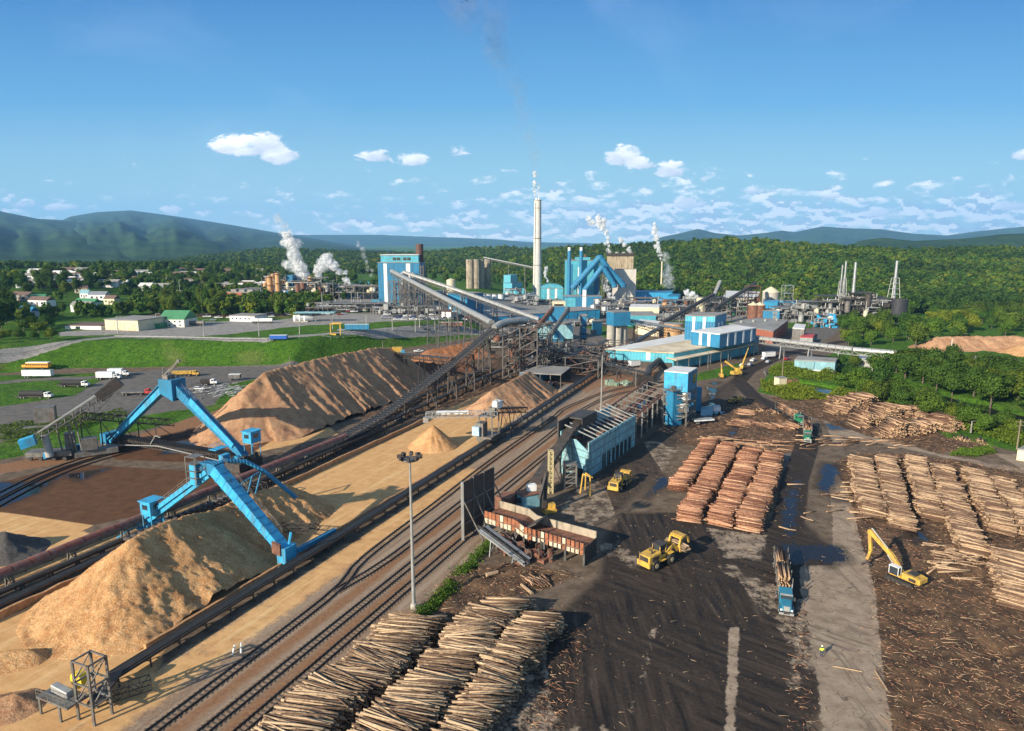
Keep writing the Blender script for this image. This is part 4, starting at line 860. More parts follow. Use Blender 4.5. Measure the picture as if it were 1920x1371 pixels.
# ---------------- stackers ----------------
s2 = thing('chip_stacker', 'old grey travelling stacker with a raised boom at the left edge', 'stacker', G(90, 868)); b0 = G(92, 866)
def PB(px, py, d=0.0): return PY(px, py, b0.y + d)
m_ = MB(); c = PB(91, 852); m_.tube(PB(94, 856), PB(84, 816), 1.15, .95, 14); m_.build('column', GALV, s2)
m_ = MB(); m_.beam(b0 + Vector((-7, 2, 1.9)), b0 + Vector((5, 4, 1.9)), 4.2, 1.4); handrail(m_, b0 + Vector((-7, 0, 2.6)), b0 + Vector((5, 2, 2.6)), 8); m_.build('carriage', STEEL, s2)
for dx in (-6, -3, 1, 4):
    w_ = MB(); w_.tube(b0 + Vector((dx, .8, .6)), b0 + Vector((dx, 1.3, .6)), .6, n=12); w_.build('wheel', DARKST, s2)
m_ = MB(); m_.beam(b0 + Vector((5, 4, 1)), b0 + Vector((15, 9, 1.4)), 3.5, 1.6); m_.box(b0 + Vector((9, 5, 2.3)), 4, 3.2, 3.4, .5); m_.box(b0 + Vector((3.5, 5, 2.3)), 2.6, 2.6, 5, .5); m_.build('machinery_house', STEEL, s2)
e0 = PB(62, 828, -2); e1 = PB(225, 722, 8)
m_ = MB(); truss_box(m_, e0 - Vector((0, 0, .3)), e1 - Vector((0, 0, .8)), 2.6, 1.8, 2.4, .2)
A_ = along(e0, e1, 16)
for i in range(5, 15): m_.beam(A_[i] - Vector((0, 0, .4)), A_[i] - Vector((0, 0, 3.4 * math.sin(math.pi * (i - 4) / 12))), .14); m_.beam(A_[i] - Vector((0, 0, 3.4 * math.sin(math.pi * (i - 4) / 12))), A_[i + 1] - Vector((0, 0, 3.4 * math.sin(math.pi * max(i - 3, 0) / 12))), .14)
m_.build('boom', STEEL, s2)
m_ = MB(); m_.beam(A_[1] + Vector((0, 0, 1.5)), A_[12] + Vector((0, 0, 1.5)), 1.9, .35); m_.build('boom_cover', GALV, s2)
m_ = MB(); m_.beam(A_[12] + Vector((0, 0, .4)), A_[16] + Vector((0, 0, 1.2)), 2.8, 3.2); m_.build('head_chute', DARKST, s2)
m_ = MB(); m_.boxv(PB(52, 829, -4), (1.6, .9, .5), (-.5, 1.0, 0), (-.3, -.1, 1.3)); m_.build('counterweight', BLUE, s2, bevel=.06)
m_ = MB(); f0 = PB(150, 785, 6); f1 = G(322, 798, 2.4)
truss_box(m_, f0, f1, 2.6, 2.0, 2.6, .2)
A_ = along(f0, f1, 5)
for i, c in enumerate(A_[:-1]): m_.beam((c.x, c.y, .1), c, .25); m_.beam((c.x + 4, c.y + 2, .1), c, .2)
m_.build('tail_conveyor', DARKST, s2)
m_ = MB(); m_.box(PB(87, 790, 3), 5, 3.4, 4.4, .4); m_.box(PB(80, 800, 1), 9, 1.4, .3, .4); m_.build('drive_house', STEEL, s2)
m_ = MB(); 
for (px, py) in ((105, 800), (125, 790), (140, 785), (132, 800)): p = PB(px, py, 3); m_.beam(p, Vector((p.x + 1, p.y, 2.5)), .3)
m_.build('lattice_legs', STEEL, s2)
s3 = thing('chip_stacker', 'grey travelling stacker with a level boom over the small chip cone', 'stacker', W(188, -88.5))
m_ = MB(); m_.box(W(188, -89, 1.0), 7, 5, 1.6, RZ); m_.box(W(186, -90.5, 2.6), 3.2, 2.6, 4.2, RZ); m_.build('carriage', STEEL, s3)
m_ = MB(); m_.box(W(184.4, -91.3, 3.0), 2.2, 2.4, 2.8, RZ); m_.build('cabin', mat('pale_blue_paint', (0.36, 0.52, 0.6), .5), s3, bevel=.05)
for (s_, t_) in ((185.5, -91), (185.5, -86.6), (190.5, -91), (190.5, -86.6)):
    l = MB(); l.beam(W(s_, t_, 0), W(s_, t_, 9.0), .4); l.build('leg', STEEL, s3)
m_ = MB(); m_.box(W(188, -88.8, 8.6), 5, 5, .4, RZ); handrail(m_, W(185.6, -91, 9), W(190.4, -91, 9), 4); m_.box(W(188.4, -87.5, 9), 2.6, 2.2, 2.4, RZ); m_.build('platform', STEEL, s3)
m_ = MB(); p0 = W(178.5, -106, 8.6); p1 = W(188, -86, 8.8); truss_box(m_, p0, p1, 2.0, 1.6, 2.0, .18); m_.beam(p0, p0 + Vector((0, 0, -1.6)), 1.6); m_.build('boom', GALV, s3)
m_ = MB(); m_.beam(p0.lerp(p1, .15) + Vector((0, 0, 1.4)), p0.lerp(p1, .6) + Vector((0, 0, 1.4)), 1.5, .9); m_.build('boom_cover', WHITE, s3)
m_ = MB(); pk = p1 + Vector((0, 0, 6)); m_.beam(p1, pk, .3); m_.beam(pk, p0.lerp(p1, .35) + Vector((0, 0, 1)), .12); m_.beam(pk, W(196, -84, 9), .12); m_.build('stay', STEEL, s3)
m_ = MB(); truss_box(m_, W(190, -87, 9.2), W(213, -87, 4.2), 2.4, 1.8, 2.2, .2); m_.beam(W(190, -87, 10.6), W(213, -87, 5.8), 1.8, .3)
for (s_) in (197, 207): bent(m_, W(s_, -87)[:2], 9.2 - (s_ - 190) * .22, 2.4, Vector((US[0], US[1], 0)), .25, 1.8, 0)
m_.build('tail_conveyor', DARKST, s3)
m_ = MB(); m_.box(W(190, -86.8, 11.0), 3, 2.4, 2.2, RZ); m_.build('drive_house', WHITE, s3)

# take-up tower at bottom left
tw = thing('takeup_tower', 'grey lattice take-up tower at the tail end of the right chip conveyor', 'steel tower', G(192, 1350)); c0 = W(52.5, -82.8)
for i in (-1, 1):
    for j in (-1, 1):
        l = MB(); q = c0 + Vector((US[0] * i * 1.25 + UT[0] * j * 1.5, US[1] * i * 1.25 + UT[1] * j * 1.5, 0)); l.beam(q, q + Vector((0, 0, 8.6)), .28); l.build('column', STEEL, tw)
m_ = MB()
for z in (2.6, 5.4, 8.5):
    for i in (-1, 1): m_.beam(c0 + Vector((US[0] * i * 1.25 - UT[0] * 1.5, US[1] * i * 1.25 - UT[1] * 1.5, z)), c0 + Vector((US[0] * i * 1.25 + UT[0] * 1.5, US[1] * i * 1.25 + UT[1] * 1.5, z)), .2); m_.beam(c0 + Vector((UT[0] * i * 1.5 - US[0] * 1.25, UT[1] * i * 1.5 - US[1] * 1.25, z)), c0 + Vector((UT[0] * i * 1.5 + US[0] * 1.25, UT[1] * i * 1.5 + US[1] * 1.25, z)), .2)
    if z > 2.6:
        for i in (-1, 1): m_.beam(c0 + Vector((US[0] * i * 1.25 - UT[0] * 1.5, US[1] * i * 1.25 - UT[1] * 1.5, z - 2.8)), c0 + Vector((US[0] * i * 1.25 + UT[0] * 1.5, US[1] * i * 1.25 + UT[1] * 1.5, z)), .14); m_.beam(c0 + Vector((UT[0] * i * 1.5 - US[0] * 1.25, UT[1] * i * 1.5 - US[1] * 1.25, z - 2.8)), c0 + Vector((UT[0] * i * 1.5 + US[0] * 1.25, UT[1] * i * 1.5 + US[1] * 1.25, z)), .14)
m_.build('bracing', STEEL, tw)
m_ = MB(); m_.box(W(51.3, -87.2, 2.4), 3.0, 6.2, .3, RZ); handrail(m_, W(49.8, -90.2, 2.7), W(49.8, -84.4, 2.7), 5)
for (s_, t_) in ((50, -90), (52.6, -90), (50, -86)): m_.beam(W(s_, t_, 0), W(s_, t_, 2.4), .25)
m_.build('drive_platform', STEEL, tw)
m_ = MB(); m_.tube(W(53.2, -87.2, 3.6), W(54.2, -87.2, 3.6), 1.15, n=20); m_.build('belt_guard', mat('guard_yellow', (.75, .5, .03), .5), tw)
m_ = MB(); m_.boxv(W(51.5, -87.5, 3.2), (1.6 * UT[0], 1.6 * UT[1], -.2), (.5 * US[0], .5 * US[1], 0), (0, 0, .5)); m_.build('motor', GALV, tw, bevel=.1)
m_ = MB(); m_.beam(c0 + Vector((0, 0, 2)), W(58.5, -86.6, 1.8), 1.8, .3); truss_box(m_, W(55, -84, .3), W(59.5, -81, .3), 1.4, 1.6, 1.2, .12); m_.build('tail_frame', DARKST, tw)
for k, (px, py) in enumerate(((436, 1222), (452, 1218))):
    b = G(px, py + 6); m_ = MB(); m_.tube(b, b + Vector((.45 - .3 * k, 0, 1.7)), .17, .14, 8); tag(m_.build('marker_post', WHITE), ('leaning short white post on the chip strewn ground left of the tracks', 'upright short white post nearest the left railway track')[k], 'post')
# ---------------- logs ----------------
lm = bpy.data.materials.new('log_bark'); lm.use_nodes = True; t = NT(lm.node_tree); p = t.n['Principled BSDF']; p.inputs['Roughness'].default_value = 0.9; p.inputs['Specular IOR Level'].default_value = 0.1
geo = t.node('ShaderNodeNewGeometry'); ri = t.m('FRACT', t.m('ADD', geo.outputs['Random Per Island'], t.node('ShaderNodeObjectInfo').outputs['Random']))
def lattr(k): nd = t.node('ShaderNodeAttribute'); nd.attribute_name = k; return nd.outputs['Fac']
n1 = t.noise(geo.outputs['Position'], 2.2, 6, 0.7)
tone = t.m('ADD', t.m('MULTIPLY', ri, 0.75), t.m('MULTIPLY', t.m('SUBTRACT', n1, 0.5), 1.1), clamp=True)
tanc = t.mix(t.mapr(tone, 0.1, 0.75), (0.12, 0.075, 0.05), (0.46, 0.33, 0.205)); tanc = t.mix(t.mapr(tone, 0.72, 1.0), tanc, (0.74, 0.58, 0.37))
redc = t.mix(t.mapr(tone, 0.1, 0.7), (0.13, 0.055, 0.035), (0.46, 0.24, 0.14)); redc = t.mix(t.mapr(tone, 0.66, 0.95), redc, (0.74, 0.53, 0.33))
cc = t.mix(lattr('red'), tanc, redc); cc = t.mix(lattr('cap'), cc, t.mix(n1, (0.42, 0.27, 0.14), (0.62, 0.44, 0.25)))
t.l.new(cc, p.inputs['Base Color']); bb = t.node('ShaderNodeBump'); bb.inputs['Strength'].default_value = 0.4; bb.inputs['Distance'].default_value = 0.1; t.l.new(n1, bb.inputs['Height']); t.l.new(bb.outputs[0], p.inputs['Normal'])
def log_geo(Cn, Dn, Ln, R0, R1, Bend):
    """vectorised bent six sided logs: returns verts (N*18,3), quads, cap flag"""
    N = len(Cn); Dn = Dn / np.linalg.norm(Dn, axis=1)[:, None]; up = np.array([0, 0, 1.0]); X = np.cross(Dn, up); nx = np.linalg.norm(X, axis=1)[:, None]
    X = np.where(nx < 1e-3, np.array([1.0, 0, 0]), X / np.maximum(nx, 1e-6)); Y = np.cross(X, Dn); ang = np.arange(6) * math.pi / 3
    V = np.zeros((N, 3, 6, 3)); ph = rng.random(N) * 6.28
    for i, (f, b) in enumerate(((-.5, 0), (0.05, 1), (.5, 0))):
        c = Cn + Dn * (Ln * f)[:, None] + (X * np.cos(ph)[:, None] + Y * np.sin(ph)[:, None]) * (Bend * b)[:, None]; r = R0 + (R1 - R0) * (f + .5)
        for k, a in enumerate(ang): V[:, i, k] = c + X * (r * math.cos(a))[:, None] + Y * (r * math.sin(a))[:, None]
    q = []
    for i in range(2):
        for k in range(6): q.append((i * 6 + k, i * 6 + (k + 1) % 6, (i + 1) * 6 + (k + 1) % 6, (i + 1) * 6 + k))
    q += [(3, 2, 1, 0), (5, 4, 3, 0), (12, 13, 14, 15), (12, 15, 16, 17)]
    q = np.array(q); F = (q[None] + (np.arange(N) * 18)[:, None, None]).reshape(-1, 4); cap = np.tile(np.array([0] * 12 + [1] * 4, np.float32), N)
    return V.reshape(-1, 3), F, cap
LOGS = []     # (cx,cy,cz, dx,dy,dz, L, r0, r1, bend, red, stack id)
def stack(P0, P1, wd, h, r=0.17, red=0.0, skew=0.0, hvar=0.25, clump=4.0, ends=1.5, sid=0, jit=1.0, base=0.0):
    P0 = Vector((P0[0], P0[1], 0)); P1 = Vector((P1[0], P1[1], 0)); d = (P1 - P0); L = d.length; d.normalize(); a = Vector((d.y, -d.x, 0)); ncl = int(L / clump) + 2
    ca = [random.gauss(0, R(4.5)) * jit for _ in range(ncl)]; co = [random.gauss(0, .35) * jit for _ in range(ncl)]; ch = [h * (1 + random.uniform(-hvar, hvar * .5)) for _ in range(ncl)]
    x = 0.0; st_ = 2 * r * 1.02
    while x < L:
        u = x / clump + .3; i = int(u); f = u - i; hh = ch[i] * (1 - f) + ch[min(i + 1, ncl - 1)] * f
        hh = min(hh, .4 + min(x, L - x) / ends * h); nl = max(1, int(hh / (st_ * .86)))
        ang = ca[i] + skew; off = co[i]
        for k in range(nl):
            top = k >= nl - 2; aa = ang + random.gauss(0, R(4 if top else 1.5)) * jit; ll = wd * random.uniform(.82, 1.05); rr = r * random.uniform(.6, 1.25)
            ax = a * math.cos(aa) + d * math.sin(aa); tilt = random.gauss(0, .02 if top else .006)
            c = P0 + d * (x + (r if k % 2 else 0) + random.uniform(-.08, .08)) + a * (off + random.gauss(0, .22) * jit)
            LOGS.append((c.x, c.y, base + T(c.x, c.y) + r + k * st_ * .86 + (.08 if top else 0) * random.random(), ax.x, ax.y, tilt, ll, rr * 1.1, rr * .85, random.uniform(.02, .22), red, sid))
        x += st_
def px_stack(a0, a1, b0, b1, h, **k):
    """corner pixels of the top of a row: a = far end left/right, b = near end left/right"""
    z = h * .9; A0, A1, B0, B1 = (G(*q, z) for q in (a0, a1, b0, b1)); F_ = (A0 + A1) / 2; N_ = (B0 + B1) / 2
    d = (F_ - N_).normalized(); wdt = ((A1 - A0) - d * (A1 - A0).dot(d)).length * .5 + ((B1 - B0) - d * (B1 - B0).dot(d)).length * .5
    ex = (B1 - B0).normalized(); perp = Vector((d.y, -d.x, 0)); skew = math.asin(max(-1, min(1, ex.dot(d)))) * .8
    stack(N_, F_, wdt * .97, h, skew=max(-.25, min(.25, skew)), **k)
px_stack((745, 1160), (850, 1140), (400, 1400), (610, 1400), 3.0, sid=1, r=.14, jit=1.9); px_stack((920, 1106), (1000, 1120), (600, 1410), (760, 1410), 3.1, sid=2, r=.14, jit=1.8)
px_stack((985, 1138), (1050, 1150), (760, 1420), (880, 1420), 2.9, sid=3, r=.14, jit=1.5)
px_stack((1318, 818), (1350, 824), (1253, 903), (1290, 906), 2.6, red=1, sid=4, r=.17, jit=.8, hvar=.12); px_stack((1351, 824), (1391, 831), (1272, 960), (1312, 967), 2.3, red=1, sid=5, r=.17, jit=.8, hvar=.12)
px_stack((1395, 833), (1432, 841), (1325, 967), (1373, 976), 2.3, red=1, sid=6, r=.17, jit=.8, hvar=.12); px_stack((1434, 844), (1474, 848), (1378, 974), (1428, 984), 2.4, red=.85, sid=7, r=.17, jit=.8, hvar=.12)
for i, q in enumerate((((1590, 852), (1638, 856), (1616, 948), (1662, 958)), ((1642, 847), (1685, 852), (1662, 962), (1712, 984)), ((1692, 851), (1735, 856), (1726, 948), (1774, 968)), ((1742, 866), (1792, 872), (1790, 1000), (1855, 1040)),
                       ((1797, 872), (1848, 880), (1852, 965), (1915, 1000)), ((1852, 884), (1902, 894), (1918, 985), (1985, 1010)), ((1905, 910), (1950, 915), (1990, 1000), (2060, 1020)), ((1865, 1022), (1950, 1035), (1868, 1105), (1990, 1140)))):
    px_stack(*q, 2.7, sid=8 + i, r=.18, jit=1.3, hvar=.22, red=.18)
for (p0, p1, wdt, h, sk, sd_) in ((G(1552, 775), G(1640, 757), 7, 4.6, -.2, 20), (G(1600, 798), G(1725, 775), 8, 4.6, -.2, 21), (G(1650, 818), G(1795, 800), 8, 5.0, -.2, 22), (G(1790, 820), G(1850, 832), 5, 1.2, .4, 23), (G(1700, 780), G(1780, 800), 6, 2.5, 0.1, 24),
                              (G(1382, 800), G(1412, 790), 6, .9, .2, 25), (G(1420, 768), G(1462, 774), 5, 1.1, .1, 26), (G(1430, 800), G(1500, 800), 7, .9, .3, 27), (G(1395, 778), G(1412, 772), 6, 1.2, .2, 28)):
    stack(p0, p1, wdt, h, r=.2, red=.35 if sd_ < 25 else .6, skew=sk, hvar=.5, clump=3, ends=5, sid=sd_, jit=2.6)
# loose logs
for (n, cpx, sx_, sy_, az_, lr, red) in ((60, (1420, 838), 60, 14, 1.9, (4, 9), .5), (30, (1350, 825), 40, 6, 1.8, (3, 8), .3), (25, (870, 1175), 60, 14, 1.5, (2, 6), .3), (60, (1640, 940), 120, 40, 1.7, (3, 7), .1), (26, (1005, 1090), 22, 10, 2.6, (2, 4), .3), (40, (1800, 1060), 60, 30, 1.8, (3, 7), .1), (14, (1310, 975), 30, 4, 1.7, (3, 6), .4), (40, (1600, 830), 120, 10, 1.6, (3, 7), .3)):
    for _ in range(n):
        g_ = G(cpx[0] + random.gauss(0, sx_ / 2), cpx[1] + random.gauss(0, sy_ / 2)); aa = az_ + random.gauss(0, .35)
        LOGS.append((g_.x, g_.y, .2 + random.random() * .25, math.sin(aa), math.cos(aa), 0, random.uniform(*lr), .17, .12, .15, red, 30))
L_ = np.array(LOGS)
near = np.hypot(L_[:, 0], L_[:, 1]); topness = np.zeros(len(L_))
key = {}
for i, l in enumerate(LOGS):
    if l[11] in (1, 2, 3):
        kk = (l[11], round(l[0] * 1.4), round(l[1] * 1.4))
        if kk not in key or LOGS[key[kk]][2] < l[2]: key[kk] = i
cand = [i for i in key.values() if L_[i, 1] > 74]
# the logs whose tops are in view, nearest first
cand.sort(key=lambda i: near[i]); single = set(cand[:295]); rest = np.array([i for i in range(len(L_)) if i not in single])
q = L_[rest]; V_, F_, cap_ = log_geo(q[:, :3], q[:, 3:6], q[:, 6], q[:, 7], q[:, 8], q[:, 9])
me = np_mesh('logs', V_, F_, lm); at = me.attributes.new('cap', 'FLOAT', 'FACE'); at.data.foreach_set('value', cap_); at = me.attributes.new('red', 'FLOAT', 'FACE'); at.data.foreach_set('value', np.repeat(q[:, 10], 16).astype(np.float32))
tag(link(bpy.data.objects.new('logs', me)), 'stacked and loose pulpwood logs in long rows all over the log yard', kind='stuff')
PROT = []
for i in range(14):
    r = random.uniform(.10, .17); V_, F_, cap_ = log_geo(np.zeros((1, 3)), np.array([[1.0, 0, 0]]), np.array([7.0]), np.array([r * 1.15]), np.array([r * .85]), np.array([random.uniform(.05, .3)]))
    me = np_mesh('log', V_, F_, lm); at = me.attributes.new('cap', 'FLOAT', 'FACE'); at.data.foreach_set('value', cap_); PROT.append(me)
LLAB = {1: ('pale brown log on the big stack bordering the green weeds and light mast', 'logs on the stack beside the weeds'), 2: ('tan log on the middle one of the three parallel stacks beside the railway', 'logs on the middle one of three parallel stacks'), 3: ('tan log on the stack bordering the open black yard, beside its long shadow', 'logs on the stack beside the black yard')}
for i in sorted(single):
    l = LOGS[i]; o = link(bpy.data.objects.new('log', random.choice(PROT))); o.location = l[:3]; d = Vector(l[3:6]).normalized()
    o.rotation_mode = 'QUATERNION'; o.rotation_quaternion = d.to_track_quat('X', 'Z'); o.scale = (l[6] / 7.0, 1, 1); lb, gr = LLAB[int(l[11])]; tag(o, lb, 'log', gr)
def one_log(name_, lab, px, ang, L, r, up=0.0):
    b = G(*px); m_ = MB(); d = Vector((math.sin(ang), math.cos(ang), up)).normalized(); m_.tube(b + Vector((0, 0, r)), b + d * L + Vector((0, 0, r)), r, r * .9, 10); tag(m_.build(name_, lm), lab, 'log')
one_log('log', 'thick short log lying askew on bare ground beyond the middle parallel stack', (998, 1116), R(-30), 3.8, .3)
one_log('log', 'stubby cut log on the bark debris below the log hopper', (912, 1082), R(60), 2.4, .4)
one_log('log', 'thin bleached log lying alone on the pale concrete strip', (1560, 1250), R(110), 4.0, .1)
one_log('log', 'long dark log lying along the muddy edge of the concrete strip', (1672, 1310), R(8), 6.0, .16)
# bark and stick litter
N = 26000; ii = np.nonzero((LAY['debris'].ravel() > .45) & (GY.ravel() < 300) & (GX.ravel() > -60) & (GX.ravel() < 170) & (LAY['wet'].ravel() < .2))[0]
wgt = 1.0 / np.maximum(GY.ravel()[ii], 70); pk = rng.choice(ii, N, p=wgt / wgt.sum()); bx = GX.ravel()[pk] + rng.normal(0, .7, N); by = GY.ravel()[pk] + rng.normal(0, .7, N); bz = terr(bx, by) + .05 + rough_z.ravel()[pk]
an = rng.normal(1.9, 1.0, N); Ll = rng.gamma(1.3, .42, N) + .15; rr_ = rng.uniform(.02, .055, N)
V_, F_, cap_ = log_geo(np.stack([bx, by, bz + .05], 1), np.stack([np.sin(an), np.cos(an), rng.normal(0, .08, N)], 1), Ll, rr_, rr_ * .6, Ll * .04)
me = np_mesh('wood_debris', V_, F_, lm); at = me.attributes.new('red', 'FLOAT', 'FACE'); at.data.foreach_set('value', np.repeat((rng.random(N) > .4).astype(np.float32) * .9, 16))
tag(link(bpy.data.objects.new('wood_debris', me)), 'broken bark and sticks strewn over the muddy ground', kind='stuff')
N = 1100; bx = rng.uniform(-5, 75, N); by = rng.uniform(74, 190, N); an = rng.normal(1.9, 1.0, N); Ll = rng.gamma(1.3, .3, N) + .12; rr_ = rng.uniform(.018, .045, N)
V_, F_, cap_ = log_geo(np.stack([bx, by, np.full(N, .08)], 1), np.stack([np.sin(an), np.cos(an), rng.normal(0, .04, N)], 1), Ll, rr_, rr_ * .6, Ll * .05)
tag(link(bpy.data.objects.new('wood_splinters', np_mesh('wood_splinters', V_, F_, lm))), 'small pale splinters scattered on the black yard and concrete', kind='stuff')
# weeds and bushes as leaf faces
LEAF = bpy.data.materials.new('leaves'); LEAF.use_nodes = True; t = NT(LEAF.node_tree); p = t.n['Principled BSDF']; p.inputs['Roughness'].default_value = 0.75; p.inputs['Specular IOR Level'].default_value = 0.15
geo = t.node('ShaderNodeNewGeometry'); oi = t.node('ShaderNodeObjectInfo'); big = t.noise(oi.outputs['Location'], .0055, 3, .6)
c1 = t.mix(geo.outputs['Random Per Island'], (0.035, 0.085, 0.008), (0.14, 0.235, 0.022)); c2 = t.mix(geo.outputs['Random Per Island'], (0.13, 0.17, 0.01), (0.30, 0.30, 0.025))
lc = t.mix(t.mapr(t.m('ADD', t.m('MULTIPLY', oi.outputs['Random'], .7), t.m('MULTIPLY', big, .6)), 0.55, 1.05, 0, .8), c1, c2); lc = t.mix(t.mapr(big, .55, .35, 0, .55), lc, (.018, .045, .01)); t.l.new(lc, p.inputs['Base Color'])
tr = t.node('ShaderNodeBsdfTranslucent'); t.l.new(lc, tr.inputs[0]); mx = t.node('ShaderNodeMixShader'); mx.inputs[0].default_value = .3; t.l.new(p.outputs[0], mx.inputs[1]); t.l.new(tr.outputs[0], mx.inputs[2]); t.l.new(mx.outputs[0], t.n['Material Output'].inputs[0])
DLEAF = LEAF.copy(); DLEAF.name = 'dark_leaves'
for nd in DLEAF.node_tree.nodes:
    if nd.type == 'MIX' and not nd.inputs[6].is_linked and nd.inputs[0].is_linked:
        for k in (6, 7):
            if not nd.inputs[k].is_linked: v = nd.inputs[k].default_value; nd.inputs[k].default_value = (v[0] * .6, v[1] * .72, v[2] * 1.0, 1)
def leaf_quads(C_, size, flat=0.0):
    N = len(C_); a = rng.normal(0, 1, (N, 3)); a[:, 2] *= (1 - flat); a /= np.linalg.norm(a, axis=1)[:, None]; b = rng.normal(0, 1, (N, 3)); b = np.cross(a, b); b /= np.linalg.norm(b, axis=1)[:, None] + 1e-9
    sz = (size * rng.uniform(.6, 1.4, N))[:, None]; V = np.stack([C_ - a * sz, C_ - b * sz * .6, C_ + a * sz, C_ + b * sz * .6], 1)
    return V.reshape(-1, 3), np.arange(N * 4).reshape(-1, 4)
def weeds(name, lab, pts, wd, n, hgt, size, m=None, st=True):
    P = [(W(*p) if st else G(*p)) for p in pts]; C_ = []
    for _ in range(n):
        k = random.randrange(len(P) - 1); c = P[k].lerp(P[k + 1], random.random()); c = Vector((c.x + random.gauss(0, wd / 2), c.y + random.gauss(0, wd / 2), 0)); hh = hgt * (0.45 + 1.1 * (mnoise.noise(Vector((c.x * .35, c.y * .35, 3))) + .35))
        if hh < .08: continue
        C_.append((c.x, c.y, T(c.x, c.y) + random.random() * hh))
    v, f = leaf_quads(np.array(C_), size, .3); tag(link(bpy.data.objects.new(name, np_mesh(name, v, f, m or LEAF))), lab, kind='stuff')
weeds('weeds', 'green weeds along the rightmost railway track', [(58, -55.8), (84, -55.9), (103, -56.2), (122, -57.4)], 1.6, 9000, .9, .16)
# ---------------- vehicles (built round the origin, x forward) ----------------
def wheel(root, x, y, r, wd, hubm=HUBM, name='wheel'):
    m_ = MB(); s = 1 if y > 0 else -1; c0 = Vector((x, y - wd / 2, r)); pr = [(r * .82, 0), (r, wd * .14), (r, wd * .86), (r * .82, wd)]; n = 20
    m_.loft([[c0 + Vector((q * math.cos(2 * math.pi * k / n), o, q * math.sin(2 * math.pi * k / n))) for k in range(n)] for q, o in pr])
    w_ = m_.build(name, BLACK, root, world=False); h = MB(); yy = y + s * (wd / 2 + .01); h.tube((x, yy - s * .12, r), (x, yy + s * .04, r), r * .48, r * .40, 14); hb = h.build('hub', hubm, w_, world=False); return w_
def part(root, name, m, fn, bevel=0.0):
    b = MB(); fn(b); return b.build(name, m, root, world=False, bevel=bevel)
def place(root, p, q=None, head=None):
    root.location = (p[0], p[1], T(p[0], p[1])); a = head if head is not None else math.atan2(q[1] - p[1], q[0] - p[0]); root.rotation_euler = (0, 0, a)
